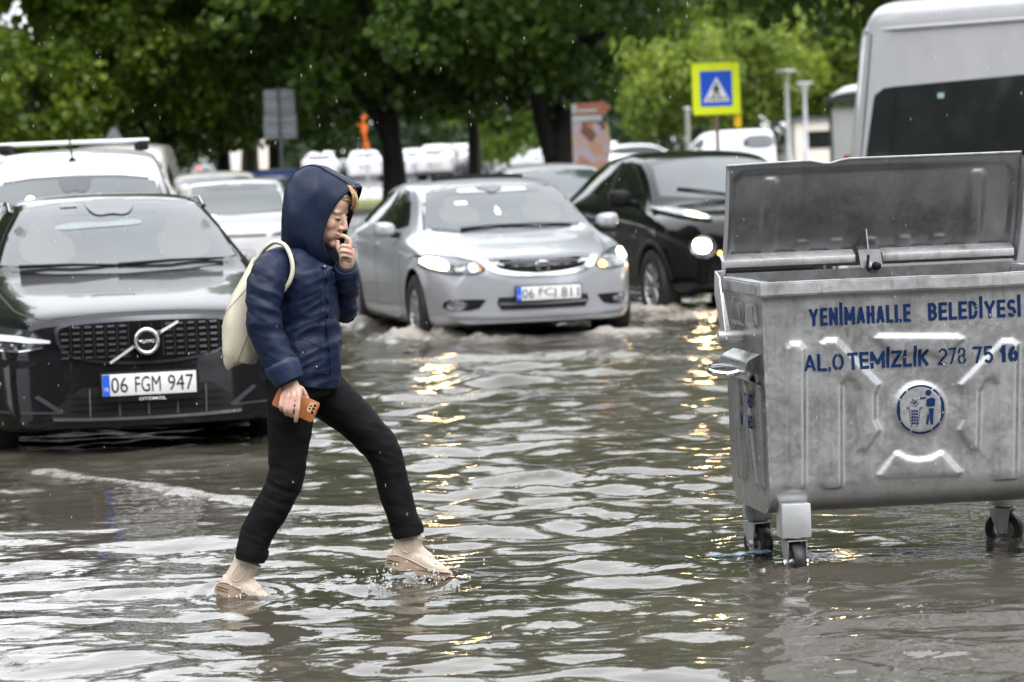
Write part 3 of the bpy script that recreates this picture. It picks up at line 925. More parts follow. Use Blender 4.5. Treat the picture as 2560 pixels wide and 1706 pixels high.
# bonnet shut lines, roof rails, side glass
for s in (-1, 1):
    v.line('bonnet_gap', 'top', [(s * .50, .10), (s * .60, .20), (s * .685, .45), (s * .735, .9), (s * .755, 1.28)], .012, M_BLACK, off=0.002, depth=0.006)
    rp = []
    for yy in np.linspace(2.25, 4.25, 9):
        q, _, _ = v.hit('top', s * .60, yy)
        rp.append(q + Vector((0, 0, 0.045 if 2.3 < yy < 4.2 else 0.012)))
    tube('roof_rail', rp, [(.016, .013)] * 9, principled('rail_black', (0.02, 0.02, 0.022), 0.18, coat=1.0, noise_amt=0.1), v.root, 8)
v.line('bonnet_gap', 'front', [(-.50, .822), (-.25, .838), (0, .842), (.25, .838), (.50, .822)], .007, M_BLACK, off=0.002, depth=0.006)
v.both('side_window', [(1.62, 1.02), (2.15, 1.345), (2.5, 1.37), (3.4, 1.36), (4.0, 1.27), (4.3, 1.09), (3.0, 1.045)], M_SIDEGLASS)
sidelines(v, [(1.5, 1.55), (2.6, 2.62), (3.5, 3.75)], .3, 1.0)
v.mirror(.90, 1.72, 1.03, P_ANTHRA, .2, .15)

# --- silver saloon ---------------------------------------------------------
P_SILVER = paint('silver_paint', (0.39, 0.40, 0.43), metal=0.35, rough=0.3, coat=0.7)
c = Car('saloon_car', (0.275, 27.35, -0.1), math.radians(13.0), 'silver saloon car with lit headlamps driving through the flood towards the camera', 'car',
        K_SEDAN, 4.52, P_SILVER, bowf=0.30, wheels=(0.9, 3.58), wr=0.32, wx=0.765)
c.root.scale = (1.06, 1.03, 1.0)
g = windscreen(c, [(-.69, 1.0), (-.4, .965), (0, .955), (.4, .965), (.69, 1.0), (.65, 1.14), (.575, 1.335), (.3, 1.375), (0, 1.385), (-.3, 1.375), (-.575, 1.335), (-.65, 1.14)], 0.022)
c.patch('rear_view_mirror', 'front', chaikin([(-.11, 1.36), (.10, 1.36), (.09, 1.325), (.03, 1.315), (.02, 1.295), (-.03, 1.295), (-.05, 1.32), (-.13, 1.335)], 1), M_SENSOR, off=0.010, depth=0.004, parent=g)
for sx in (-.36, .34):
    c.patch('seat_glimpse', 'front', chaikin([(sx - .15, 1.03), (sx + .15, 1.03), (sx + .17, 1.15), (sx + .09, 1.19), (sx + .08, 1.27), (sx - .08, 1.27), (sx - .09, 1.19), (sx - .17, 1.15)], 2), M_DIM2, off=0.0082, depth=0.003, parent=g)
c.patch('sticker', 'front', [(-.36, 1.225), (-.26, 1.228), (-.26, 1.20), (-.36, 1.198)], M_WHITE, off=0.010, depth=0.003, parent=g)
c.patch('hanging_charm', 'front', chaikin([(-.05, 1.10), (-.01, 1.10), (-.005, 1.14), (-.03, 1.185), (-.055, 1.14)], 1), M_DRL, off=0.010, depth=0.003, parent=g)
wipers(c, [(-.05, 1.0, .55, .995), (-.40, .985, .06, 1.01)])
gp = [(-.46, .755), (-.25, .765), (0, .768), (.25, .765), (.46, .755), (.40, .665), (.25, .625), (0, .613), (-.25, .625), (-.40, .665)]
fr = c.patch('grille', 'front', chaikin(gp, 1), principled('grille_dark', (0.004, 0.004, 0.004), 0.6), off=0.006, depth=0.04)
c.line('grille_chrome', 'front', [(-.44, .735), (-.36, .672), (-.2, .638), (0, .628), (.2, .638), (.36, .672), (.44, .735)], [.05, .042, .03, .028, .03, .042, .05], M_CHROME, off=0.018, depth=0.02, parent=fr)
for z in (.672, .695, .718, .741):
    hw = .24 + (z - .672) * 1.3
    c.line('grille_slat', 'front', [(-hw, z), (0, z), (hw, z)], .009, M_BLACKPL, off=0.012, depth=0.01, parent=fr)
p, n_, _ = c.hit('front', 0, .69); ey = p.y - .03
for nm, poly in (('emblem_frame', chaikin([(-.058, .655), (-.066, .745), (.066, .745), (.058, .655)], 2)),):
    inner = [(x * .84, .70 + (z - .70) * .84) for x, z in poly]
    k = len(poly)
    Vv = [(x, ey, z) for x, z in poly] + [(x, ey - .006, z) for x, z in inner] + [(x, ey + .02, z) for x, z in poly]
    Ff = [(i, (i + 1) % k, k + (i + 1) % k, k + i) for i in range(k)] + [(i, 2 * k + i, 2 * k + (i + 1) % k, (i + 1) % k) for i in range(k)]
    em = mesh_obj(nm, Vv, Ff, M_CHROME, fr, True, 40)
for s in (-1, 1):
    prism_obj('emblem_letter', [(s * .026, .662), (s * .040, .662), (s * .050, .738), (s * .034, .738), (s * .030, .708), (0, .708), (0, .694), (s * .028, .694)], ey - .008, ey + .015, M_CHROME, em)
# headlamps: lamp unit, lit bulb outside, clear inner reflector, amber corner
for s, lit in ((-1, M_HEAD), (1, M_HEAD)):
    c.patch('lamp_gasket', 'front', chaikin([(s * .435, .660), (s * .60, .636), (s * .79, .660), (s * .875, .725), (s * .888, .80), (s * .80, .818), (s * .61, .788), (s * .475, .736)], 2), M_BLACKPL, off=0.003, depth=0.02, step=.05)
    h = c.patch('headlamp', 'front', chaikin([(s * .455, .665), (s * .60, .648), (s * .78, .672), (s * .86, .73), (s * .875, .79), (s * .80, .805), (s * .62, .775), (s * .49, .725)], 2), M_LENS, off=0.006, depth=0.02, step=.05)
    if s < 0:
        c.patch('lit_bulb', 'front', chaikin([(s * .70, .675), (s * .83, .72), (s * .85, .77), (s * .78, .785), (s * .69, .755)], 2), M_HEAD, off=0.012, depth=0.012, step=.06, parent=h)
        for cx_ in (.62, .53):
            c.patch('reflector_bowl', 'front', [(s * cx_ + .036 * math.cos(t), .70 + .036 * math.sin(t)) for t in np.linspace(0, 6.28, 14, endpoint=False)], M_CHROME, off=0.011, depth=0.01, parent=h)
        c.patch('amber_reflector', 'front', chaikin([(s * .47, .672), (s * .50, .668), (s * .51, .70), (s * .48, .715)], 1), M_AMBER, off=0.011, depth=0.01, parent=h)
    else:
        c.patch('lit_bulb', 'front', chaikin([(s * .73, .70), (s * .84, .735), (s * .86, .79), (s * .79, .80), (s * .72, .77)], 2), M_HEAD2, off=0.012, depth=0.012, step=.06, parent=h)
        c.patch('lit_indicator', 'front', chaikin([(s * .465, .668), (s * .54, .658), (s * .55, .70), (s * .49, .72)], 1), M_INDIC, off=0.012, depth=0.012, parent=h)
    f = c.patch('fog_lamp_recess', 'front', chaikin([(s * .45, .44), (s * .46, .42), (s * .52, .345), (s * .75, .355), (s * .75, .42), (s * .70, .44)], 1), M_BLACKPL, off=0.004, depth=0.02)
    c.patch('fog_lamp', 'front', [(s * .655 + .072 * math.cos(t), .392 + .036 * math.sin(t)) for t in np.linspace(0, 6.28, 18, endpoint=False)], M_CHROME, off=0.014, depth=0.02, step=.05, parent=f)
    c.patch('fog_lens', 'front', [(s * .655 + .055 * math.cos(t), .392 + .026 * math.sin(t)) for t in np.linspace(0, 6.28, 18, endpoint=False)], M_LENS, off=0.018, depth=0.01, step=.05, parent=f)
    c.line('bonnet_gap', 'top', [(s * .47, .10), (s * .60, .35), (s * .68, .75), (s * .70, 1.15)], .008, M_BLACK, off=0.0015, depth=0.005)
lo = c.patch('air_intake', 'front', [(-.36, .45), (.36, .45), (.37, .40), (.34, .345), (-.34, .345), (-.37, .40)], principled('intake_dark', (0.006, 0.006, 0.006), 0.5), off=0.005, depth=0.02)
c.line('intake_slat', 'front', [(-.35, .395), (0, .39), (.35, .395)], .014, M_ALLOY, off=0.012, depth=0.01, parent=lo)
c.line('bumper_lip', 'front', [(-.72, .315), (-.4, .30), (0, .30), (.4, .30), (.72, .315)], .03, P_SILVER, off=0.02, depth=0.03)
c.line('bonnet_gap', 'front', [(-.45, .773), (-.2, .783), (0, .786), (.2, .783), (.45, .773)], .008, M_BLACK, off=0.002, depth=0.006)
c.plate('front', '06 FCJ 811', 0.03, .475, off=0.03)
c.both('side_window', chaikin([(1.52, 1.0), (1.75, 1.16), (2.12, 1.315), (2.5, 1.345), (3.1, 1.32), (3.55, 1.18), (3.72, 1.05), (2.6, 1.03)], 1), M_SIDEGLASS)
c.both('window_pillar', [(2.5, 1.03), (2.58, 1.03), (2.60, 1.35), (2.54, 1.35)], M_BLACKPL, off=.008)
c.both('wind_deflector', [(1.9, 1.24), (2.15, 1.33), (2.52, 1.36), (2.52, 1.33), (2.2, 1.30), (1.95, 1.215)], M_SENSOR, off=.02)
sidelines(c, [(1.42, 1.45), (2.50, 2.55), (3.45, 3.62)], .30, 1.0)
for s in ('left', 'right'):
    for yy in (2.32, 3.30):
        c.line('door_handle', s, [(yy, .86), (yy + .09, .868), (yy + .18, .86)], .03, P_SILVER, off=.025, depth=.03)
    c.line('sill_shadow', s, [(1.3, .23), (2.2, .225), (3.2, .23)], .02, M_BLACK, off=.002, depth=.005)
rp = [c.hit('top', xx, 2.32)[0] + Vector((0, 0, .012)) for xx in np.linspace(-.4, .4, 9)]
tube('sunroof_deflector', rp, [(.012, .025)] * 9, M_BLACKPL, c.root, 6, ref=(0, 0, 1))
c.mirror(.86, 1.62, 1.015, P_SILVER, .19, .13)

# --- black crossover with round lamp -----------------------------------------
P_BLACK = paint('black_paint', (0.005, 0.005, 0.0055), rough=0.2, spec=0.1, coat=0.65)
j = Car('crossover_car', (2.42, 30.3, -0.1), math.radians(16), 'black crossover car with a round lit headlamp, half hidden by the metal bin', 'car',
        K_CROSS, 4.13, P_BLACK, bowf=0.32, wheels=(0.84, 3.36), wr=0.34, wx=0.79)
g = windscreen(j, [(-.68, 1.15), (-.35, 1.12), (0, 1.11), (.35, 1.12), (.69, 1.15), (.65, 1.3), (.60, 1.465), (.3, 1.51), (0, 1.52), (-.3, 1.51), (-.60, 1.465), (-.65, 1.3)], 0.02)
wipers(j, [(-.48, 1.22, .05, 1.14), (.08, 1.2, .58, 1.19)])
j.both('side_window', chaikin([(1.32, 1.13), (1.75, 1.40), (2.05, 1.475), (2.6, 1.48), (3.2, 1.40), (3.45, 1.25), (2.6, 1.17)], 1), M_SIDEGLASS)
j.both('window_pillar', [(2.3, 1.15), (2.4, 1.15), (2.38, 1.5), (2.32, 1.5)], M_BLACKPL, off=.008)
for s in (-1, 1):
    h = j.patch('round_headlamp', 'front', [(s * .60 + .105 * math.cos(t), .70 + .105 * math.sin(t)) for t in np.linspace(0, 6.28, 26, endpoint=False)], M_CHROME, off=0.012, depth=0.03, step=.05)
    j.patch('lit_bulb', 'front', [(s * .61 + .066 * math.cos(t), .712 + .066 * math.sin(t)) for t in np.linspace(0, 6.28, 22, endpoint=False)], M_HEAD, off=0.022, depth=0.012, step=.05, parent=h)
    j.patch('amber_reflector', 'front', [(s * .47 + .02 * math.cos(t), .64 + .022 * math.sin(t)) for t in np.linspace(0, 6.28, 10, endpoint=False)], M_INDIC, off=0.02, depth=0.012, parent=h)
    u_ = j.patch('upper_lamp', 'front', chaikin([(s * .46, .935), (s * .58, .94), (s * .74, 1.0), (s * .80, 1.055), (s * .72, 1.06), (s * .58, 1.02)], 1), M_LENS, off=0.03, depth=0.05, step=.06)
    j.patch('lit_side_lamp', 'front', chaikin([(s * .49, .942), (s * .60, .95), (s * .66, .985), (s * .60, 1.01)], 1), M_HEAD2, off=0.036, depth=0.02, parent=u_)
    tube('wheel_arch_flare', [j.hit('left' if s < 0 else 'right', .84 + .40 * math.cos(t), .34 + .40 * math.sin(t))[0] for t in np.linspace(.15, 3.0, 14)], [(.03, .02)] * 14, M_BLACKPL, j.root, 8, ref=(1, 0, 0))
fr = j.patch('grille', 'front', chaikin([(-.42, .88), (0, .90), (.42, .88), (.34, .78), (0, .75), (-.34, .78)], 1), principled('grille_dark', (0.004, 0.004, 0.004), 0.6), off=0.006, depth=0.02)
for k in range(-6, 7):
    j.line('grille_bar', 'front', [(k * .055 - .02, .79 if abs(k) < 5 else .83), (k * .055 + .02, .87)], .006, M_DASH, off=.012, depth=.006, parent=fr)
j.patch('air_intake', 'front', chaikin([(-.5, .52), (.5, .52), (.42, .40), (-.42, .40)], 1), M_BLACKPL, off=0.006, depth=0.02)
j.line('skid_plate', 'front', [(-.4, .37), (0, .36), (.4, .37)], .03, M_ALLOY, off=.012, depth=.02)
sidelines(j, [(1.25, 1.28), (2.3, 2.33), (3.1, 3.3)], .36, 1.1)
for s in ('left', 'right'):
    j.line('door_handle', s, [(2.12, .98), (2.2, .985), (2.28, .98)], .03, M_BLACKPL, off=.025, depth=.03)
j.mirror(.87, 1.42, 1.16, M_BLACKPL, .22, .16)

# --- white van with roof bars, behind the estate car -------------------------
P_WHITE = paint('white_paint', (0.66, 0.66, 0.68), rough=0.3)
w = Car('van_with_roof_bars', (-3.20, 24.4, -0.1), math.radians(7.5), 'white van with roof bars and a roof aerial behind the near-black estate car', 'van',
        K_VAN, 4.36, P_WHITE, bowf=0.24, wheels=(0.85, 3.6), wr=0.32, wx=0.78)
g = windscreen(w, [(-.75, 1.14), (-.35, 1.11), (0, 1.10), (.35, 1.11), (.75, 1.14), (.70, 1.36), (.645, 1.565), (.35, 1.60), (0, 1.61), (-.35, 1.60), (-.645, 1.565), (-.70, 1.36)], 0.022)
w.patch('sensor_housing', 'front', chaikin([(-.15, 1.60), (.13, 1.60), (.10, 1.49), (.05, 1.465), (-.01, 1.49), (-.07, 1.465), (-.11, 1.49)], 1), M_SENSOR, off=0.011, depth=0.004, parent=g)
w.patch('reflected_lamp', 'front', [(-.36 + .035 * math.cos(t), 1.42 + .035 * math.sin(t)) for t in np.linspace(0, 6.28, 14, endpoint=False)], principled('lamp_glint', (0.9, 0.85, 0.5), 0.3, emit=(1.0, 0.86, 0.42), emit_s=1.6), off=0.010, depth=0.003, parent=g)  # glowing disc laid on the glass stands in for a lamp's reflection
for yy in (2.05, 3.4):
    bar = [w.hit('top', xx, yy)[0] for xx in (-.62, .62)]
    b_ = tube('roof_bar', [(-.60, yy, 1.872), (0, yy, 1.875), (.60, yy, 1.872)], [(.013, .035)] * 3, principled('bar_white', (0.7, 0.7, 0.72), 0.3, noise_amt=0.1), w.root, 8, ref=(0, 1, 0))
    for s in (-1, 1):
        box('bar_foot', (s * .55, yy, 1.825), (.09, .07, .08), M_BLACKPL, b_, .02)
q = w.hit('top', -.02, 1.78)[0]
an = tube('aerial', [q, q + Vector((0, .03, .02))], [.034, .02], M_BLACKPL, w.root, 10)
tube('aerial_rod', [q + Vector((0, .02, .01)), q + Vector((-.02, .10, .24))], [.010, .006], M_BLACKPL, an, 6)
w.both('side_window', [(1.1, 1.14), (1.7, 1.5), (2.1, 1.55), (2.1, 1.12)], M_SIDEGLASS)
w.sym('headlamp', chaikin([(.5, .82), (.78, .86), (.82, 1.0), (.7, .98)], 1), M_LENS)
w.patch('grille', 'front', chaikin([(-.45, .80), (.45, .80), (.4, .70), (-.4, .70)], 1), M_BLACKPL)
w.mirror(.92, 1.35, 1.16, P_WHITE, .2, .2)

# --- further traffic and parked cars -------------------------------------------
P_CREAM = paint('cream_paint', (0.66, 0.65, 0.60), rough=0.35)
P_BLUE = paint('dark_blue_paint', (0.03, 0.045, 0.16), rough=0.25)
P_GREY = paint('grey_paint', (0.30, 0.31, 0.33), metal=0.3)
P_PALE = paint('pale_silver_paint', (0.60, 0.60, 0.60), metal=0.2)

def front_kit(c, kind):
    S = {'old': ([(-.66, .955), (0, .935), (.66, .955), (.60, 1.16), (.545, 1.315), (0, 1.345), (-.545, 1.315), (-.60, 1.16)], .68, .75, .46),
         'hatch': ([(-.66, .99), (0, .95), (.66, .99), (.60, 1.2), (.545, 1.36), (0, 1.40), (-.545, 1.36), (-.60, 1.2)], .66, .76, .48),
         'sedan': ([(-.69, 1.0), (0, .955), (.69, 1.0), (.62, 1.2), (.545, 1.325), (0, 1.368), (-.545, 1.325), (-.62, 1.2)], .66, .76, .48),
         'van': ([(-.75, 1.14), (0, 1.10), (.75, 1.14), (.70, 1.36), (.645, 1.565), (0, 1.61), (-.645, 1.565), (-.70, 1.36)], .80, .95, .5)}[kind]
    poly, z0, z1, pz = S
    windscreen(c, poly, .02)
    c.sym('headlamp', chaikin([(.48, z0), (.74, z0 + .02), (.74, z1), (.5, z1 - .02)], 1), M_LENS)
    c.patch('grille', 'front', [(-.42, z0 + .01), (.42, z0 + .01), (.42, z1 - .03), (-.42, z1 - .03)], M_BLACKPL)
    c.plate('front', '06 AK 42', 0, pz, off=.03)

def rear_kit(c, kind, lit=False):
    L = c.L
    S = {'hatch': ([(-.58, 1.06), (.58, 1.06), (.50, 1.33), (0, 1.35), (-.50, 1.33)], [(.60, .78), (.74, .80), (.72, 1.0), (.60, .98)], .70),
         'sedan': ([(-.56, 1.10), (.56, 1.10), (.48, 1.30), (0, 1.34), (-.48, 1.30)], [(.48, .80), (.74, .80), (.70, .92), (.5, .93)], .72),
         'wagon': ([(-.60, 1.06), (.60, 1.06), (.50, 1.32), (0, 1.34), (-.50, 1.32)], [(.60, .80), (.74, .82), (.70, 1.0), (.60, 1.0)], .70),
         'old': ([(-.58, 1.0), (.58, 1.0), (.52, 1.28), (0, 1.32), (-.52, 1.28)], [(.5, .66), (.76, .66), (.74, .78), (.5, .78)], .60),
         'cross': ([(-.56, 1.12), (.56, 1.12), (.48, 1.40), (0, 1.43), (-.48, 1.40)], [(.60, .86), (.76, .88), (.74, 1.08), (.62, 1.08)], .74),
         'van': ([(-.70, 1.12), (.70, 1.12), (.62, 1.58), (0, 1.62), (-.62, 1.58)], [(.76, .80), (.86, .80), (.84, 1.12), (.76, 1.12)], .70)}[kind]
    c.patch('rear_window', 'rear', chaikin(S[0], 1), M_GLASS)
    c.sym('tail_lamp', chaikin(S[1], 1), M_BRAKE if lit else M_TAIL, view='rear')
    c.plate('rear', '06 BD 71', 0, S[2], off=.03)

SIDEW = {'hatch': [(1.35, 1.0), (1.95, 1.36), (2.8, 1.38), (3.35, 1.28), (3.45, 1.06)], 'sedan': [(1.52, 1.0), (2.12, 1.315), (2.9, 1.33), (3.4, 1.22), (3.7, 1.05)],
         'wagon': [(1.62, 1.02), (2.15, 1.345), (3.4, 1.36), (4.1, 1.25), (4.3, 1.09)], 'old': [(1.5, .95), (1.95, 1.29), (2.9, 1.31), (3.2, 1.05), (3.3, .95)],
         'cross': [(1.32, 1.13), (1.9, 1.44), (2.6, 1.48), (3.2, 1.40), (3.45, 1.25)], 'van': [(1.1, 1.14), (1.7, 1.5), (2.1, 1.55), (2.1, 1.12)]}
KEYS = {'hatch': (K_HATCH, 4.0, (.78, 3.2)), 'sedan': (K_SEDAN, 4.52, (.9, 3.58)), 'wagon': (K_WAGON, 4.76, (.88, 3.75)), 'old': (K_OLD, 4.2, (.8, 3.3)),
        'cross': (K_CROSS, 4.13, (.84, 3.36)), 'van': (K_VAN, 4.36, (.85, 3.6))}
PROTO = {}
def traffic(name, kind, pos, yaw, mat, label, end='front', lit=False, category='car', group=None):
    """pos = middle of the car on the ground"""
    K, L, wh = KEYS[kind]
    a = math.radians(yaw)
    key = (kind, mat.name, end, lit)
    loc = Vector((pos[0], pos[1], pos[2] if len(pos) > 2 else -0.1)) - Matrix.Rotation(a, 3, 'Z') @ Vector((0, L / 2, 0))
    if key in PROTO:
        r = copy_tree(PROTO[key])
        r.name = name; r.location = loc; r.rotation_euler = (0, 0, a)
        for t in ('group',):
            if t in r: del r[t]
        tag(r, label, category, group)
        return r
    c = Car(name, loc, a, label, category, K, L, mat, wheels=wh, wr=.30, wx=.73 if kind == 'old' else .75, nst=44, group=group)
    c.both('side_window', chaikin(SIDEW[kind], 1), M_SIDEGLASS)
    if end in ('front', 'both'): front_kit(c, kind if kind in ('old', 'hatch', 'sedan', 'van') else 'sedan')
    if end in ('rear', 'both'): rear_kit(c, kind, lit)
    c.mirror(.86, KEYS[kind][0]['zt'][6][0] + .28, 1.0 if kind not in ('van', 'cross') else 1.14, mat, .17, .12)
    PROTO[key] = c.root
    return c.root

traffic('old_saloon_car', 'old', (-3.50, 42.3), 3, P_WHITE, 'white boxy old saloon car facing the camera between the estate car and the woman')
traffic('compact_car', 'hatch', (-4.30, 48.5), 4, P_CREAM, 'cream compact car whose roof shows just behind the white boxy saloon')
traffic('dark_blue_car', 'sedan', (-3.75, 54.5), 184, P_BLUE, 'dark blue car in the traffic left of the woman\'s hood', 'rear')
traffic('pale_hatchback', 'hatch', (0.55, 39.5), 6, P_PALE, 'pale silver car close behind the silver saloon, mostly hidden by it')
traffic('delivery_van', 'van', (-5.35, 33.5), 6, P_WHITE, 'white van at the left edge, its roof just above the roof bars')
traffic('box_van', 'van', (-5.55, 47.0, 0.0), 3, P_CREAM, 'cream van showing right of the roof bars of the white van')
traffic('panel_van', 'van', (7.75, 116.5), 213, P_WHITE, 'white panel van seen from behind below the pedestrian crossing sign', 'rear', category='van')
traffic('estate_by_van', 'wagon', (5.0, 120.5), 118, P_WHITE, 'white estate car beside the white panel van, above the black crossover', 'rear')
traffic('braking_car', 'hatch', (-16.2, 182.0), 181, P_GREY, 'distant grey car with two lit red brake lamps, above the cream compact car', 'rear', True)
far = [  # kind, x, y, yaw, paint, label
    ('van', -11.2, 150.0, 182, P_WHITE, 'white van parked far off left of the grey sign board'),
    ('hatch', -8.3, 150.0, 176, P_WHITE, 'distant white hatchback parked directly above the hood, left of two'),
    ('sedan', -6.45, 150.0, 184, P_WHITE, 'distant white saloon parked directly above the hood, right of two'),
    ('wagon', -4.25, 148.0, 188, P_WHITE, 'distant white estate just left of the thick left tree trunk'),
    ('cross', -3.05, 146.0, 176, P_PALE, 'distant pale crossover touching the left side of the thick left trunk'),
    ('sedan', -0.7, 147.0, 202, P_GREY, 'distant grey saloon just right of the thick left tree trunk'),
    ('hatch', 0.75, 139.0, 205, P_PALE, 'distant pale hatchback with red lamps above the roof of the silver saloon'),
    ('wagon', 2.05, 150.0, 208, P_WHITE, 'distant white estate in the middle of the row between the two trunks'),
    ('cross', 1.75, 133.0, 208, P_PALE, 'pale crossover nearest in the row between the two trunks'),
    ('sedan', 2.55, 128.0, 190, P_WHITE, 'distant white saloon with a wide rear window left of the forked trunk'),
    ('hatch', 3.35, 141.0, 186, P_WHITE, 'distant white hatchback touching the left side of the forked trunk'),
    ('cross', -2.1, 158.0, 190, P_WHITE, 'white crossover far back, partly behind the thick left trunk'),
    ('sedan', 4.6, 158.0, 170, P_CREAM, 'distant cream saloon right of the forked trunk behind the poster'),
]
# x above is measured where the row stands about 150 m away
for kind, x, y, yaw, pm, lab in far:
    traffic('parked_' + {'van': 'van', 'hatch': 'hatchback', 'sedan': 'saloon', 'wagon': 'estate', 'cross': 'crossover'}[kind], kind, (x * y / 150.0, y, 0.0), yaw, pm, lab, 'rear', category='van' if kind == 'van' else 'car', group='cars parked in the distant car park')
# ------------------------------------------------------------------ trees
def leaf_mat(name, lo, mid, hi):
    if name in MATS: return MATS[name]
    m = bpy.data.materials.new(name); m.use_nodes = True
    N, L = m.node_tree.nodes, m.node_tree.links
    b = N['Principled BSDF']; b.inputs['Roughness'].default_value = 0.45
    ge = N.new('ShaderNodeNewGeometry')
    oi = N.new('ShaderNodeTexCoord')
    nz = N.new('ShaderNodeTexNoise'); nz.inputs['Scale'].default_value = 0.55; nz.inputs['Detail'].default_value = 2
    L.new(oi.outputs['Object'], nz.inputs['Vector'])
    ad = N.new('ShaderNodeMath'); ad.operation = 'MULTIPLY_ADD'; ad.inputs[1].default_value = 0.45
    L.new(ge.outputs['Random Per Island'], ad.inputs[0])
    m2 = N.new('ShaderNodeMath'); m2.operation = 'MULTIPLY_ADD'; m2.inputs[1].default_value = 1.5; m2.inputs[2].default_value = -0.48
    L.new(nz.outputs['Fac'], m2.inputs[0]); L.new(m2.outputs[0], ad.inputs[2])
    cr = N.new('ShaderNodeValToRGB'); e = cr.color_ramp.elements
    e[0].position = 0.1; e[0].color = (*lo, 1); e[1].position = 0.95; e[1].color = (*hi, 1)
    k = cr.color_ramp.elements.new(0.55); k.color = (*mid, 1)
    L.new(ad.outputs[0], cr.inputs['Fac']); L.new(cr.outputs[0], b.inputs['Base Color'])
    tr = N.new('ShaderNodeBsdfTranslucent'); L.new(cr.outputs[0], tr.inputs['Color'])
    mx = N.new('ShaderNodeMixShader'); mx.inputs[0].default_value = 0.5
    L.new(b.outputs[0], mx.inputs[1]); L.new(tr.outputs[0], mx.inputs[2])
    L.new(mx.outputs[0], N['Material Output'].inputs['Surface'])
    MATS[name] = m
    return m
LEAF = leaf_mat('maple_leaves', (0.040, 0.088, 0.016), (0.095, 0.18, 0.028), (0.22, 0.32, 0.04))
LEAF_Y = leaf_mat('yellow_green_leaves', (0.09, 0.15, 0.02), (0.18, 0.25, 0.03), (0.32, 0.38, 0.04))
LEAF_L = leaf_mat('lime_green_leaves', (0.06, 0.12, 0.014), (0.15, 0.23, 0.024), (0.30, 0.38, 0.035))
LEAF_D = leaf_mat('dark_leaves', (0.012, 0.025, 0.010), (0.025, 0.05, 0.015), (0.05, 0.09, 0.02))
M_BARK = principled('wet_bark', (0.028, 0.023, 0.019), 0.7, noise_amt=0.5, noise_scale=6, bump=0.8, bump_scale=14, stretch=(1, 1, 0.25))

def leaves_mesh(name, centres, normals, size, R, droop=0.5):
    n = len(centres)
    d = R.normal(size=(n, 3)); d[:, 2] -= droop; d /= np.linalg.norm(d, axis=1)[:, None]
    u = np.cross(d, R.normal(size=(n, 3))); u /= np.linalg.norm(u, axis=1)[:, None] + 1e-9
    s = size * R.uniform(0.6, 1.35, (n, 1))
    w = np.cross(d, u)
    # a lobed leaf: six corners, folded along its rib
    a = centres; tip = centres + d * s * 1.15
    l1 = centres + d * s * 0.30 + u * s * 0.42 + w * s * 0.08
    l2 = centres + d * s * 0.72 + u * s * 0.50 + w * s * 0.10
    r1 = centres + d * s * 0.30 - u * s * 0.42 + w * s * 0.08
    r2 = centres + d * s * 0.72 - u * s * 0.50 + w * s * 0.10
    co = np.stack([a, l1, l2, tip, r2, r1], 1).reshape(-1, 3)
    i = np.arange(n) * 6
    fc = np.concatenate([np.stack([i, i + 3, i + 2, i + 1], 1), np.stack([i, i + 5, i + 4, i + 3], 1)])
    me = bpy.data.meshes.new(name)
    me.vertices.add(len(co)); me.vertices.foreach_set('co', co.ravel())
    me.loops.add(fc.size); me.loops.foreach_set('vertex_index', fc.ravel())
    me.polygons.add(len(fc)); me.polygons.foreach_set('loop_start', np.arange(0, fc.size, 4))
    me.update(calc_edges=True)
    return me

def clump_points(R, centres, radii, n, flat=0.7):
    k = len(centres)
    w = np.array(radii) ** 2; w = w / w.sum()
    which = R.choice(k, n, p=w)
    d = R.normal(size=(n, 3)); d /= np.linalg.norm(d, axis=1)[:, None]
    r = np.array(radii)[which][:, None] * (0.45 + 0.6 * R.random((n, 1)) ** 0.6)
    p = np.array(centres)[which] + d * r * np.array([1, 1, flat])
    return p, d

def limb(path, r0, r1, seg=9):
    C = catmull(path, 4)
    n = len(C)
    rad = [r0 + (r1 - r0) * (i / (n - 1)) ** 0.8 for i in range(n)]
    return tube_data(C, rad, seg)

def tree_meshes(seed, limbs, crown_c, crown_r, low, n_leaf, size, n_clump=70, clump_r=(0.45, 1.0), twig=True, top=None):
    """limbs: list of (path, r0, r1); crown ellipsoid; low = height of the hanging edge"""
    R = rng(seed)
    parts = [limb(p, a, b) for p, a, b in limbs]
    cs, rs = [], []
    while len(cs) < n_clump:
        d = R.normal(size=3); d /= np.linalg.norm(d)
        p = np.array(crown_c) + d * np.array(crown_r) * R.uniform(0.35, 1.0) ** 0.5
        if p[2] < low + R.uniform(0, 0.5) - 0.1: p[2] = low + R.uniform(0.1, 1.0)
        cs.append(p); rs.append(R.uniform(*clump_r))
    tips = [np.array(p[-1]) for p, _, _ in limbs] + [np.array(p[-2]) for p, _, _ in limbs]
    if twig:
        for c in cs[::2]:
            t = min(tips, key=lambda q: np.linalg.norm(q - c))
            mid = (t + c) / 2 + R.normal(size=3) * 0.2
            parts.append(limb([t, mid, c], 0.05, 0.012, 5))
    pts, nr = clump_points(R, cs, rs, n_leaf)
    if top:      # the upper crown, above the picture
        tc_, tr_ = top
        c2 = [np.array(tc_) + (lambda q: q / np.linalg.norm(q))(R.normal(size=3)) * np.array(tr_) * R.uniform(.2, 1) ** .5 for _ in range(60)]
        p2, _ = clump_points(R, c2, [R.uniform(.8, 1.5) for _ in c2], 3600)
        pts = np.concatenate([pts, p2])
    V, F = merge(*parts)
    tm = bpy.data.meshes.new('trunk'); tm.from_pydata([tuple(v) for v in V], [], F); tm.materials.append(M_BARK); tm.shade_smooth()
    cm = leaves_mesh('crown', pts, nr, np.where(np.arange(len(pts))[:, None] < n_leaf, size, .46), R)
    return tm, cm

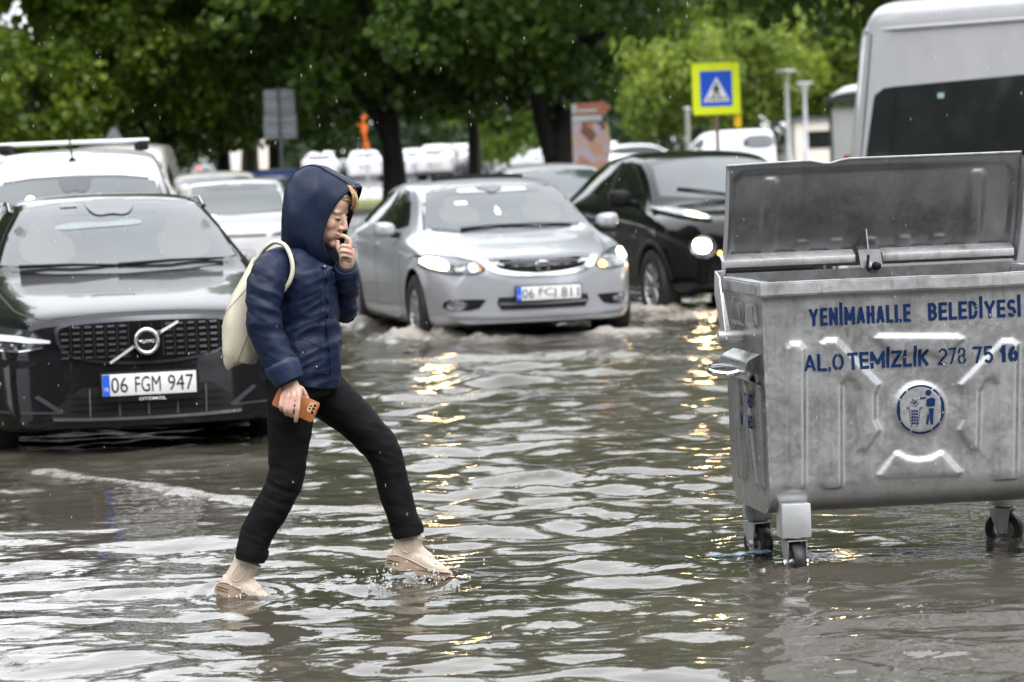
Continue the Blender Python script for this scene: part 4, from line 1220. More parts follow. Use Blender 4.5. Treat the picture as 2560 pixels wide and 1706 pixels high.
def place_tree(name, meshes, loc, rz, label, leaf, scale=1.0, group='trees along the street'):
    e = empty(name, loc, rz, label, 'tree', group)
    e.scale = (scale,) * 3
    t = bpy.data.objects.new('trunk', meshes[0]); link(t, e)
    cm = meshes[1]
    if len(cm.materials) == 0: cm.materials.append(leaf)
    elif cm.materials[0] != leaf:
        cm = cm.copy(); cm.materials[0] = leaf
    link(bpy.data.objects.new('crown', cm), e)
    return e

# two nearest street trees, built limb by limb
T1 = tree_meshes(1, [([(0, 0, -.1), (.02, 0, 1.0), (-.02, 0, 2.0), (.02, .1, 3.0), (.2, .2, 4.6), (.3, .2, 6.5)], .30, .08),
                     ([(-.05, 0, 1.75), (-.35, 0, 2.35), (-.75, .1, 2.95), (-1.3, .2, 3.9), (-1.9, .3, 5.2)], .17, .05),
                     ([(.05, 0, 2.7), (.7, -.2, 3.6), (1.6, -.3, 4.6), (2.2, -.4, 5.6)], .14, .04),
                     ([(0, .1, 3.0), (-.4, -.8, 4.2), (-.6, -1.5, 5.2)], .12, .04)],
                 (0, 0, 5.2), (4.3, 3.6, 3.3), 2.35, 16000, .15, 105, top=((0, 0, 9.5), (4.6, 4, 4.6)))
T2 = tree_meshes(2, [([(0, 0, -.1), (.0, 0, .8), (.05, 0, 1.6), (.22, 0, 2.4), (.40, .1, 3.3), (.75, .2, 4.6), (1.1, .3, 6.2)], .34, .08),
                     ([(-.06, 0, 1.2), (-.28, 0, 2.0), (-.42, 0, 2.7), (-.62, .1, 3.4), (-1.2, .3, 4.8), (-1.7, .3, 6.0)], .22, .05),
                     ([(.45, .1, 3.2), (1.3, -.2, 3.9), (2.2, -.3, 4.7)], .11, .04),
                     ([(-.5, .1, 3.2), (-.7, -.9, 4.1), (-.9, -1.6, 5.0)], .10, .04)],
                 (-.4, 0, 5.3), (2.9, 3.6, 3.3), 2.45, 15000, .15, 100, top=((0, 0, 9.8), (4.6, 4, 4.8)))
T3 = tree_meshes(3, [([(0, 0, -.1), (.03, 0, 1.2), (0, 0, 2.2), (-.1, .1, 3.6), (0, .2, 6.0)], .22, .06),
                     ([(0, 0, 2.0), (.5, 0, 2.9), (1.2, 0, 4.0)], .12, .04), ([(0, 0, 2.2), (-.7, .1, 3.1), (-1.5, .1, 4.2)], .12, .04)],
                 (0, 0, 5.0), (3.6, 3.3, 3.2), 1.9, 12500, .15, 90, top=((0, 0, 8.5), (3.8, 3.6, 3.8)))
T4 = tree_meshes(4, [([(0, 0, -.1), (.02, 0, .8), (0, 0, 1.6), (.05, 0, 2.8), (0, 0, 4.2)], .11, .03),
                     ([(0, 0, 1.2), (.4, 0, 1.9), (.9, 0, 2.8)], .06, .02), ([(0, 0, 1.4), (-.5, .1, 2.1), (-1.0, .1, 2.9)], .06, .02)],
                 (0, 0, 3.1), (2.4, 2.2, 1.9), 1.1, 8000, .15, 70, (.35, .75))

T5 = tree_meshes(5, [([(0, 0, -.1), (.0, 0, 1.5), (-.1, 0, 3.0), (-.2, .1, 5.0), (-.2, .2, 7.0)], .26, .07),
                     ([(-.1, 0, 3.0), (-1.0, 0, 3.9), (-2.2, 0, 4.6)], .13, .04), ([(-.1, 0, 3.2), (.9, .1, 4.2), (1.8, .1, 5.2)], .13, .04)],
                 (-.3, 0, 6.0), (4.2, 3.6, 3.0), 3.35, 15000, .145, 100, top=((0, 0, 10.2), (4.6, 4, 4.6)))
place_tree('maple_tree', T1, (-2.12, 62, 0), 0, 'dark-trunked maple with one limb forking to the left, behind the hooded woman', LEAF)
place_tree('maple_tree', T2, (0.98, 58, 0), 0, 'maple with a thick V-forked trunk above the silver saloon', LEAF)
place_tree('maple_tree', T3, (-5.0, 71, 0), 0.5, 'maple whose dark trunk stands behind the grey sign board', LEAF)
place_tree('maple_tree', T3, (-6.35, 74, 0), 2.1, 'maple with a dark trunk left of the grey sign board, second from it', LEAF, 1.05)
place_tree('maple_tree', T3, (-6.7, 64, 0), 3.4, 'maple with lighter leaves above the roof of the white boxy saloon', LEAF_L, .78)
place_tree('young_maple_tree', T4, (-9.3, 62, 0), 1.2, 'yellowish-green maple rising above the roof bars of the white van', LEAF_L, .84)
place_tree('maple_tree', T4, (-11.6, 84, 0), 4.0, 'maple at the left edge of the picture, before the pale building', LEAF_L, .95)
place_tree('maple_tree', T1, (-7.0, 90, 0), 2.6, 'tall maple standing farther back above the white van', LEAF, 1.1)
place_tree('maple_tree', T5, (9.8, 66, 0), 3.3, 'dark maple behind the roof of the white minibus', LEAF, 1.0)
place_tree('maple_tree', T3, (-0.8, 84, 0), 0.9, 'maple in the gap between the two thick trunks', LEAF, 1.05)
place_tree('maple_tree', T5, (6.6, 50, 0), 0, 'dark maple hanging over the top right, trunk hidden by the white minibus', LEAF)
place_tree('maple_tree', T5, (1.3, 76, 0), 2.2, 'tall maple in the second row, its trunk hidden by the forked trunk', LEAF, 1.1)
for x, y, s, rz, lab in ((6.6, 134, 1.2, 0, 'yellow-green small tree directly behind the pedestrian crossing sign'),
                         (9.6, 140, 1.5, 2, 'bright yellow-green tree between the crossing sign and the taller lamp post'),
                         (12.8, 146, 1.5, 4, 'yellow-green tree behind the two lamp posts'),
                         (0.1, 104, .78, 1, 'light green bushy tree left of the forked trunk'),
                         (15.8, 146, 1.35, 3, 'yellow-green tree left of the bus shelter roof')):
    place_tree('young_tree', T4, (x, y, 0.05), rz, lab, LEAF_Y if x > 3 else LEAF_L, s, 'young yellow-green trees')

# far wood that closes the view, one mass
def far_wood():
    R = rng(77)
    cs, rs = [], []
    for k in range(420):
        x = R.uniform(-75, 75); y = 215 + R.uniform(-8, 22)
        z = R.uniform(0.5, 13.0) * (1.0 if x > -24 else 0.45)
        cs.append((x, y, z)); rs.append(R.uniform(1.4, 3.2))
    p, d = clump_points(R, cs, rs, 60000, 0.8)
    me = leaves_mesh('far_wood', p, d, .55, R, .2)
    o = me_obj('far_wood', me, LEAF_D, smooth=False)
    tag(o, 'mass of dark green trees closing off the far side of the car park', 'wood', kind='stuff')
    # hedge under the trees
    cs, rs = [], []
    for k in range(220):
        x = R.uniform(-42, 42); cs.append((x, 168 + R.uniform(-2, 2) + 8 * math.sin(x * .3), R.uniform(.3, 2.6))); rs.append(R.uniform(.5, 1.1))
    p, d = clump_points(R, cs, rs, 16000, .8)
    me = leaves_mesh('hedge', p, d, .30, R, .2)
    o = me_obj('hedge', me, LEAF_D, smooth=False)
    tag(o, 'long dark hedge behind the parked cars', 'hedge', kind='stuff')
far_wood()
# ------------------------------------------------------------------ signs, lamps, boards, buildings
M_POLE = principled('galvanised_pole', (0.40, 0.41, 0.42), 0.45, metal=0.4, noise_amt=0.15, noise_scale=6)
M_RUSTPOLE = principled('brown_pole', (0.20, 0.14, 0.09), 0.55, noise_amt=0.3, noise_scale=8)
M_SIGNBACK = principled('sign_back_grey', (0.27, 0.28, 0.30), 0.5, metal=0.3, noise_amt=0.1, noise_scale=5)
M_FLUO = principled('fluorescent_yellow', (0.78, 0.90, 0.01), 0.4, noise_amt=0.04)
M_SIGNBLUE = principled('sign_blue', (0.01, 0.09, 0.62), 0.35, noise_amt=0.06)
M_SIGNWHITE = principled('sign_white', (0.80, 0.80, 0.82), 0.35, noise_amt=0.05)

def rrect(w, h, r, n=5):
    out = []
    for cx, cz, a0 in ((w / 2 - r, h / 2 - r, 0), (-w / 2 + r, h / 2 - r, 90), (-w / 2 + r, -h / 2 + r, 180), (w / 2 - r, -h / 2 + r, 270)):
        for k in range(n + 1):
            a = math.radians(a0 + 90 * k / n)
            out.append((cx + r * math.cos(a), cz + r * math.sin(a)))
    return out

# pedestrian crossing sign
s = empty('crossing_sign', (3.255, 50, .299), math.radians(4), 'square fluorescent yellow sign with a blue pedestrian crossing symbol on a brown pole', 'sign')
s.scale = (.82,) * 3
tube('pole', [(0, .04, -.5), (0, .04, 2.9)], .035, M_RUSTPOLE, s, 10)
bd = prism_obj('yellow_board', [(x, z + 2.463) for x, z in rrect(.89, .96, .05)], -.012, .012, M_FLUO, s)
prism_obj('blue_panel', [(x, z + 2.463) for x, z in rrect(.60, .66, .02)], -.016, -.012, M_SIGNBLUE, bd)
prism_obj('white_triangle', [(-.25, 2.22), (.25, 2.22), (0.01, 2.68)], -.020, -.016, M_SIGNWHITE, bd)
def fig(name, polys, y0, y1, mat, parent, zoff):
    bm = bmesh.new()
    for poly in polys:
        V, F = prism([(x, z + zoff) for x, z in poly], y0, y1)
        bv = [bm.verts.new(v) for v in V]
        for f in F: bm.faces.new([bv[i] for i in f])
    return bm_obj(name, bm, mat, parent)
circ = lambda cx, cz, r, n=14: [(cx + r * math.cos(2 * math.pi * k / n), cz + r * math.sin(2 * math.pi * k / n)) for k in range(n)]
fig('walking_figure', [circ(.0, .155, .026), [(-.035, .12), (.03, .125), (.035, .03), (-.03, .03)], [(-.03, .03), (.008, .03), (-.05, -.12), (-.085, -.12)],
                       [(-.005, .03), (.035, .03), (.08, -.12), (.045, -.12)], [(-.035, .12), (-.075, .03), (-.055, .02), (-.02, .08)], [(.03, .12), (.07, .04), (.05, .03), (.015, .08)]],
    -.023, -.020, M_BLACK, bd, 2.40)
fig('crossing_bars', [[(x - .022 + .012, -.15), (x + .022, -.15), (x + .022 - x * .12, -.10), (x - .012 - x * .12, -.10)] for x in (-.17, -.10, -.03, .04, .11, .18)], -.023, -.020, M_BLACK, bd, 2.40)
ml = principled('amber_lamp_yellow', (0.85, 0.55, 0.01), 0.35, noise_amt=0.1)
lb = prism_obj('flasher_box', [(x + .40, z + 1.88) for x, z in rrect(.13, .30, .04)], .05, .20, ml, s)
tube('flasher_hood', [(.40, .12, 2.0), (.44, .12, 2.06)], [.07, .05], ml, lb, 10)

# back of a tall direction board
s = empty('sign_board', (-4.09, 60, 0), math.radians(-3), 'back of a grey two-panel sign board on a post, left of the hood', 'sign')
tube('post', [(0, -.03, -.1), (0, -.03, 2.78)], .032, principled('post_grey2', (0.16, 0.17, 0.18), 0.5, metal=.4, noise_amt=.1), s, 10)
for z0, z1, hw in ((2.30, 2.74, .285), (1.84, 2.285, .30)):
    pn = prism_obj('panel', [(x, z + (z0 + z1) / 2) for x, z in rrect(hw * 2, z1 - z0, .03)], .0, .02, M_SIGNBACK, s)
    for zz in (z0 + .12, z1 - .12):
        box('bracket', (0, -.012, zz), (hw * 1.7, .02, .03), M_POLE, pn)
s = empty('triangle_sign', (-6.9, 58, 0), 0, 'grey back of a triangular road sign above the right end of the roof bar', 'sign')
tube('post', [(0, -.03, -.1), (0, -.03, 2.0)], .028, M_POLE, s, 8)
prism_obj('panel', chaikin([(-.33, 1.62), (.33, 1.62), (0, 2.2)], 1, r=.12), 0, .015, M_SIGNBACK, s)

# lamp posts
for nm, x, y, h, lab in (('lamp_post', 7.79, 90, 3.30, 'taller grey lamp post with a flared head right of the crossing sign'), ('lamp_post', 9.66, 105, 3.16, 'shorter grey lamp post with a flared head, farther right')):
    s = empty(nm, (x, y, 0), 0, lab, 'lamp post', 'park lamp posts')
    tube('post', [(0, 0, -.05), (0, 0, .9), (0, 0, .95), (0, 0, h - .35)], [.10, .10, .065, .055], M_POLE, s, 12)
    V, F = lathe_data([(.001, h), (.26, h - .02), (.27, h - .06), (.15, h - .09), (.10, h - .2), (.06, h - .36)], 18, 'z')
    mesh_obj('lamp_head', V, F, M_POLE, s, True, 40)
s = empty('lamp_post', (5.15, 92, 0), 0, 'thin grey post left of the crossing sign, before the dark trees', 'post')
tube('post', [(0, 0, -.05), (0, 0, 2.35)], [.07, .06], M_POLE, s, 10)
V, F = lathe_data([(.001, 2.4), (.10, 2.38), (.095, 2.3)], 12, 'z'); mesh_obj('cap', V, F, M_POLE, s)

# poster stand with arrow board
M_POSTER = bpy.data.materials.new('food_poster'); M_POSTER.use_nodes = True
N, L = M_POSTER.node_tree.nodes, M_POSTER.node_tree.links
tc = N.new('ShaderNodeTexCoord'); vo = N.new('ShaderNodeTexVoronoi'); vo.inputs['Scale'].default_value = 4.2
L.new(tc.outputs['Object'], vo.inputs['Vector'])
sx = N.new('ShaderNodeSeparateColor'); L.new(vo.outputs['Color'], sx.inputs[0])
cr = N.new('ShaderNodeValToRGB'); cr.color_ramp.interpolation = 'CONSTANT'
for i, (p_, c_) in enumerate([(0, (0.75, 0.33, 0.20)), (.22, (0.72, 0.62, 0.72)), (.42, (0.80, 0.45, 0.30)), (.58, (0.30, 0.14, 0.11)), (.70, (0.75, 0.60, 0.28)), (.85, (0.78, 0.55, 0.52))]):
    if i < 2: e = cr.color_ramp.elements[i]
    else: e = cr.color_ramp.elements.new(p_)
    e.position = p_; e.color = (*c_, 1)
L.new(sx.outputs[0], cr.inputs['Fac']); L.new(cr.outputs[0], N['Principled BSDF'].inputs['Base Color'])
N['Principled BSDF'].inputs['Roughness'].default_value = 0.35
s = empty('poster_stand', (1.50, 56, .332), math.radians(3), 'food poster stand with an arrow board on top, right of the forked trunk', 'billboard')
s.scale = (.8,) * 3
pl = prism_obj('poster', [(-.42, .78), (.28, .78), (.40, 1.5), (.34, 1.95), (-.42, 1.98)], -.05, .05, M_POSTER, s)
prism_obj('white_header', [(-.42, 1.99), (.22, 1.99), (.22, 2.12), (-.42, 2.12)], -.06, .05, M_SIGNWHITE, s)
M_TERRA = principled('terracotta_board', (0.60, 0.24, 0.15), 0.4, noise_amt=0.2, noise_scale=5)
ar = prism_obj('arrow_board', [(-.42, 2.14), (.22, 2.14), (.24, 2.08), (.42, 2.28), (.24, 2.44), (.22, 2.40), (-.42, 2.38)], -.05, .03, M_TERRA, s)
prism_obj('arrow_print', [(-.30, 2.19), (.12, 2.19), (.12, 2.25), (-.30, 2.25)], -.055, -.05, M_SIGNWHITE, ar)
prism_obj('arrow_print', [(-.42, 2.17), (-.33, 2.17), (-.30, 2.36), (-.42, 2.36)], -.055, -.05, M_SIGNWHITE, ar)
tube('foot', [(-.05, 0, -.5), (-.05, 0, .8)], .06, M_POLE, s, 8)

# orange banner
M_ORANGE = principled('orange_banner', (0.72, 0.15, 0.03), 0.5, noise_amt=0.25, noise_scale=3)
s = empty('orange_banner', (-4.33, 100, 0), 0, 'tall orange banner on a mast left of the thick left tree trunk', 'banner')
tube('mast', [(.14, 0, -.05), (.12, 0, 1.6), (-.03, 0, 2.6)], .03, M_POLE, s, 8)
prism_obj('cloth', chaikin([(-.17, 2.62), (.18, 2.60), (.17, 2.2), (.10, 1.9), (.22, 1.62), (.20, 1.5), (.04, 1.52), (-.02, 1.9), (-.16, 2.3)], 1), -.03, -.01, M_ORANGE, s, bev=.004)

# pale sculpture and boards among the left trunks
M_PALE = principled('pale_stone', (0.52, 0.53, 0.55), 0.6, noise_amt=0.15, noise_scale=3)
s = empty('pale_sculpture', (-9.3, 110, 0), 0, 'pale long-necked sculpture between the dark trunks on the left', 'sculpture')
tube('figure', [(.1, 0, -.05), (.05, 0, .6), (.12, 0, 1.2), (.03, 0, 1.8), (.06, 0, 2.15), (.02, 0, 2.36), (-.1, 0, 2.42)], [.34, .30, .26, .16, .15, .16, .10], M_PALE, s, 12)
tube('head', [(.08, 0, 2.36), (-.12, 0, 2.30), (-.26, 0, 2.18)], [.13, .12, .06], M_PALE, s, 10)
M_CREAMB = principled('cream_panel', (0.70, 0.62, 0.55), 0.5, noise_amt=0.08, noise_scale=2)
s = empty('cream_board', (-7.85, 108, 0), 0, 'tall pointed cream board right of the pale sculpture', 'board')
prism_obj('panel', [(-.33, .3), (.36, .3), (.34, 1.4), (.10, 2.25), (-.05, 2.25), (-.30, 1.6)], -.03, .03, M_CREAMB, s)
tube('leg', [(0, .05, -.05), (0, .05, .5)], .04, M_POLE, s, 8)
s = empty('cream_board', (-8.62, 108, 0), 0, 'narrow cream board with an orange stripe beside the pale sculpture', 'board')
pn = prism_obj('panel', [(-.26, .3), (.22, .3), (.20, 1.5), (-.05, 2.1), (-.22, 1.8)], -.03, .03, M_CREAMB, s)
prism_obj('orange_stripe', chaikin([(-.08, .5), (.08, .5), (.10, 1.2), (.0, 1.5), (-.08, 1.2)], 1), -.035, -.03, M_ORANGE, pn)
tube('leg', [(0, .05, -.05), (0, .05, .5)], .04, M_POLE, s, 8)

# bus shelter
M_SHFR = principled('shelter_frame', (0.06, 0.08, 0.08), 0.4, noise_amt=0.1)
M_SHPAN = principled('shelter_panel', (0.62, 0.64, 0.64), 0.3, noise_amt=0.1)
s = empty('bus_shelter', (8.55, 80, 0), math.radians(-8), 'bus shelter with pale panel and white roof left of the minibus', 'shelter')
for x in (-.58, .9):
    for y in (0, 1.1):
        box('post', (x, y, 1.1), (.07, .07, 2.3), M_SHFR, s)
box('side_panel', (.16, .0, 1.15), (1.38, .03, 2.0), M_SHPAN, s)
box('roof_beam', (.16, .5, 2.31), (1.75, 1.3, .14), M_SHFR, s, .02)
V, F = tube_data([(-.55, .5, 2.40), (-.2, .5, 2.50), (.2, .5, 2.54), (.6, .5, 2.50), (.9, .5, 2.40)], [(.05, .6), (.14, .62), (.17, .64), (.14, .62), (.05, .6)], 14)
mesh_obj('roof', V, F, M_SIGNWHITE, s)
prism_obj('poster_print', chaikin([(.05, .75), (.5, .75), (.55, 1.2), (.3, 1.45), (.1, 1.1)], 1), -.022, -.016, M_BLACK, s)

# coach in the distance
def coach(name, loc, yaw, label, w, h, ln, mat, group=None):
    e = empty(name, loc, yaw, label, 'bus', group)
    bm = bmesh.new(); box_mesh(bm, (0, ln / 2, h / 2 + .2), (w, ln, h - .3), .18, 3)
    bm_obj('body', bm, mat, e, True, 40)
    prism_obj('windscreen', [(x, z + h * .66) for x, z in rrect(w * .86, h * .28, .12)], -.02, .02, M_SIDEGLASS, e)
    prism_obj('destination_board', [(x, z + h * .88) for x, z in rrect(w * .6, h * .1, .04)], -.02, .02, M_BLACKPL, e)
    for s_ in (-1, 1):
        prism_obj('headlamp', [(x + s_ * w * .36, z + h * .25) for x, z in rrect(w * .14, h * .06, .03)], -.02, .02, M_LENS, e)
        for y in (1.6, ln - 2.0):
            V, F = lathe_data([(.001, -.12), (.40, -.12), (.46, -.08), (.46, .08), (.40, .12), (.001, .12)], 20)
            o = mesh_obj('wheel', V, F, M_RUBBER, e, True, 40); o.location = (s_ * (w / 2 - .12), y, .46)
    return e
coach('coach', (1.28, 150, 0), 0.05, 'white coach facing the camera left of the forked trunk', 2.3, 3.05, 9, P_WHITE)

# pale apartment block behind the trees on the left
M_WALLP = principled('pale_render', (0.62, 0.63, 0.66), 0.8, noise_amt=0.08, noise_scale=.4)
s = empty('apartment_block', (-36.0, 190, 0), math.radians(10), 'pale apartment block behind the trees in the upper left corner', 'building')
box('wall', (0, 0, 10), (16, 8, 20), M_WALLP, s)
for fl in range(6):
    bl = box('balcony', (0, -4.5, 2.4 + fl * 3.1), (15.6, 1.0, .9), principled('balcony_grey', (0.45, 0.46, 0.49), 0.7, noise_amt=.1), s)
    for k in range(5):
        box('window', (-6.2 + k * 3.1, -4.02, 4.1 + fl * 3.1), (1.7, .08, 1.5), M_SIDEGLASS, s)
# low pale building behind the car park on the right
s = empty('kiosk_building', (13.2, 135, 0), 0, 'low pale kiosk behind the lamp posts', 'building')
box('wall', (0, 0, 1.0), (2.6, 2, 2.0), M_CREAMB, s); box('roof', (0, 0, 2.06), (3.0, 2.4, .12), M_SHFR, s)
box('window', (-.3, -1.02, 1.2), (1.2, .05, .7), M_SIDEGLASS, s)

# white minibus, rear quarter
M_MBGLASS = principled('privacy_glass', (0.022, 0.024, 0.025), 0.03, ior=1.8, noise_amt=0.3, noise_scale=1.0)
def minibus():
    u = Vector((1.15, -1.70, 0)); u.normalize()
    yaw = math.atan2(u.x, -u.y)       # forward along u
    o = Vector((3.20, 30.05, -0.1))
    e = empty('minibus', o, yaw, 'white minibus with dark privacy glass, right edge behind the open bin', 'minibus')
    # local: front at -y, this side wall faces -x after the turn; x = 0 is the visible flank's lower edge
    Lb, Wb = 6.4, 2.0
    prof = [(0.0, .35), (-.02, .9), (-.015, 1.25), (.06, 1.9), (.13, 2.62), (.135, 2.66), (.16, 2.78), (.26, 2.87), (.6, 2.93), (1.0, 2.95)]
    half = catmull(prof, 3)
    ring = [(x, z) for x, z in half] + [(Wb - x, z) for x, z in half[::-1][1:]]
    ring = np.array(ring)
    rings = []
    for y, sc, dz in ((.25, .90, -.06), (.12, .95, -.03), (.03, .985, -.01), (0, 1, 0)):
        pass
    ys = [(0.30, .86), (0.16, .93), (0.06, .975), (-.02, .995), (-.12, 1.0), (-1.5, 1.0), (-3.5, 1.0), (-5.0, 1.0), (-5.6, .96), (-6.2, .84)]
    V, F = [], []
    m = len(ring)
    for y, sc in ys:
        for x, z in ring:
            lean = 0.16 * max(0, (z - .9)) / 2.0 if y > -.3 else 0
            V.append((1.0 + (x - 1.0) * sc, y - lean * 1.0 if y > -.3 else y, .35 + (z - .35) * (1 - (1 - sc) * .45)))
    n = len(ys)
    for i in range(n - 1):
        for k in range(m - 1):
            F.append((i * m + k, i * m + k + 1, (i + 1) * m + k + 1, (i + 1) * m + k))
    F.append(tuple(range(m))[::-1]); F.append(tuple(range((n - 1) * m, n * m)))
    bm = bmesh.new()
    bv = [bm.verts.new(v) for v in V]
    for f in F: bm.faces.new([bv[i] for i in f])
    bmesh.ops.recalc_face_normals(bm, faces=bm.faces)
    bvh = BVHTree.FromBMesh(bm)
    bm_obj('body', bm, paint('minibus_white', (0.48, 0.48, 0.50), rough=.4), e, True, 38)
    def onside(y, z, off):
        p, nrm, _, _ = bvh.ray_cast(Vector((-3, y, z)), Vector((1, 0, 0)))
        if p is None: p, nrm, _, _ = bvh.find_nearest(Vector((0, y, z)))
        return p + Vector((-off, 0, 0))
    def sheet(name, poly, mat, off, parent, step=.25):
        P = np.array(poly); bm = bmesh.new()
        bm.faces.new([bm.verts.new((a, b, 0)) for a, b in poly])
        for ax in (0, 1):
            lo, hi = P[:, ax].min(), P[:, ax].max(); k = max(1, int((hi - lo) / step))
            for q in range(1, k):
                co = [0, 0, 0]; no = [0, 0, 0]; co[ax] = lo + (hi - lo) * q / k + 1e-4; no[ax] = 1
                bmesh.ops.bisect_plane(bm, geom=bm.verts[:] + bm.edges[:] + bm.faces[:], plane_co=co, plane_no=no)
        rim = [ed for ed in bm.edges if ed.is_boundary]
        for v_ in bm.verts: v_.co = onside(v_.co.x, v_.co.y, off)
        nv = {}
        for ed in rim:
            for v_ in ed.verts:
                if v_ not in nv: nv[v_] = bm.verts.new(v_.co + Vector((off + .01, 0, 0)))
        for ed in rim: bm.faces.new((ed.verts[0], ed.verts[1], nv[ed.verts[1]], nv[ed.verts[0]]))
        return bm_obj(name, bm, mat, parent, True, 40)
    g = sheet('side_window', chaikin([(-.10, 1.02), (-.235, 2.10), (-2.45, 2.16), (-2.45, 1.02)], 2, r=.06), M_MBGLASS, .006, e)
    sheet('window_sticker', [(-1.10, 2.03), (-1.18, 2.03), (-1.18, 1.985), (-1.10, 1.985)], principled('sticker_pale', (.35, .5, .5), .4), .010, g)
    sheet('window_frame_strip', [(-.50, 1.03), (-.53, 2.08), (-.545, 2.08), (-.515, 1.03)], M_BLACKPL, .009, g)
    sheet('side_window', chaikin([(-2.55, 1.02), (-2.55, 2.16), (-3.7, 2.14), (-3.7, 1.02)], 2, r=.06), M_MBGLASS, .006, e)
    sheet('side_window', chaikin([(-3.8, 1.02), (-3.8, 2.08), (-5.0, 2.0), (-5.4, 1.3), (-5.4, 1.02)], 2, r=.08), M_MBGLASS, .006, e)
    # roof gutter
    gp = [onside(y, 2.63, .012) for y in (-.02, -.5, -1.5, -3, -4.8)]
    tube('roof_gutter', gp, [(.018, .014)] * 5, principled('gutter_grey', (.42, .42, .43), .5, noise_amt=.1), e, 8, ref=(1, 0, 0))
    gp = [onside(-.05 - .055 * (z - .9), z, .003) for z in (.7, 1.2, 1.8, 2.3, 2.6)]
    tube('door_seam', gp, [(.008, .006)] * 5, M_BLACK, e, 6, ref=(1, 0, 0))
    for y in (-1.1, -4.9):
        for x in (.16, 1.84):
            V, F = lathe_data([(.001, -.1), (.22, -.11), (.32, -.09), (.34, -.05), (.34, .05), (.32, .09), (.22, .11), (.001, .1)], 22)
            w_ = mesh_obj('wheel', V, F, M_RUBBER, e, True, 40); w_.location = (x, y, .34)
    prism_obj('tail_lamp', chaikin([(.10, 1.0), (.22, 1.0), (.24, 1.5), (.14, 1.5)], 1), .30, .34, M_TAIL, e)
minibus()

# unseen buildings added to block low sky, darkening reflections in glass, paint and water
M_FRONT = principled('dark_render', (0.20, 0.19, 0.175), 0.8, noise_amt=.2, noise_scale=.5)
FR = [((-34, -30), 24, 21, 0, 'added flat-roofed building behind the viewpoint, left of three'), ((-6, -30), 26, 18, 0, 'added flat-roofed building directly behind the viewpoint'),
      ((24, -30), 28, 24, 0, 'added flat-roofed building behind the viewpoint, right of three'), ((-38, 12), 34, 16, -90, 'added long flat-roofed building outside the left edge, near one'),
      ((-38, 52), 34, 13, -90, 'added long flat-roofed building outside the left edge, far one'), ((36, 12), 34, 20, 90, 'added long flat-roofed building outside the right edge, near one'), ((36, 52), 34, 17, 90, 'added long flat-roofed building outside the right edge, far one')]
for (x, y), wd, h, rot, lab in FR:
    s = empty('added_building', (x, y, 0), math.radians(rot + 180), lab, 'building', 'added buildings outside the picture')
    box('wall', (0, 4, h / 2 - .2), (wd, 8, h), M_FRONT, s)
    box('parapet', (0, 4, h), (wd + .6, 8.6, .5), M_SHFR, s)
    for fl in range(int(h // 3)):
        box('window_band', (0, -.02, 1.9 + fl * 3), (wd - 2, .10, 1.3), M_SIDEGLASS, s)
place_tree('maple_tree', T3, (-5.5, -9, 0), 0.3, 'unseen maple added behind the viewpoint on the left', LEAF, .9)  # two unseen maples added behind the camera to darken the car fronts
place_tree('maple_tree', T3, (5.5, -10, 0), 1.7, 'unseen maple added behind the viewpoint on the right', LEAF, .95)
place_tree('maple_tree', T3, (-13.5, 24, 0), 2.7, 'maple outside the left edge beside the estate car', LEAF, 1.0)
place_tree('maple_tree', T3, (-11.5, 32, 0), 4.1, 'maple outside the left edge beside the white van', LEAF, 1.0)
place_tree('maple_tree', T3, (-12.5, 41, 0), 5.3, 'maple outside the left edge, third along the kerb', LEAF, 1.05)
for k_, (x, y, rz) in enumerate(((-13.2, 50, 1.1), (-15.6, 58, 2.3), (-18.4, 67, .4), (-22.0, 76, 3.0))):
    place_tree('maple_tree', T3, (x, y, 0), rz, ('fourth', 'fifth', 'sixth', 'seventh')[k_] + ' maple along the kerb outside the left edge', LEAF, 1.05)
def added_hedge():  # unseen dark hedge added so the car flanks mirror something dark
    R = rng(55); cs, rs = [], []
    for k in range(150):
        t = k / 149; cs.append((-11.5 - 13 * t + R.normal(0, .3), 22 + 62 * t, R.uniform(.1, 1.7))); rs.append(R.uniform(.4, .8))
    p, dd = clump_points(R, cs, rs, 9000, .9)
    tag(me_obj('added_hedge', leaves_mesh('added_hedge', p, dd, .28, R, .2), LEAF_D, smooth=False), 'unseen dense hedge added along the kerb outside the left edge', 'hedge', kind='stuff')
added_hedge()
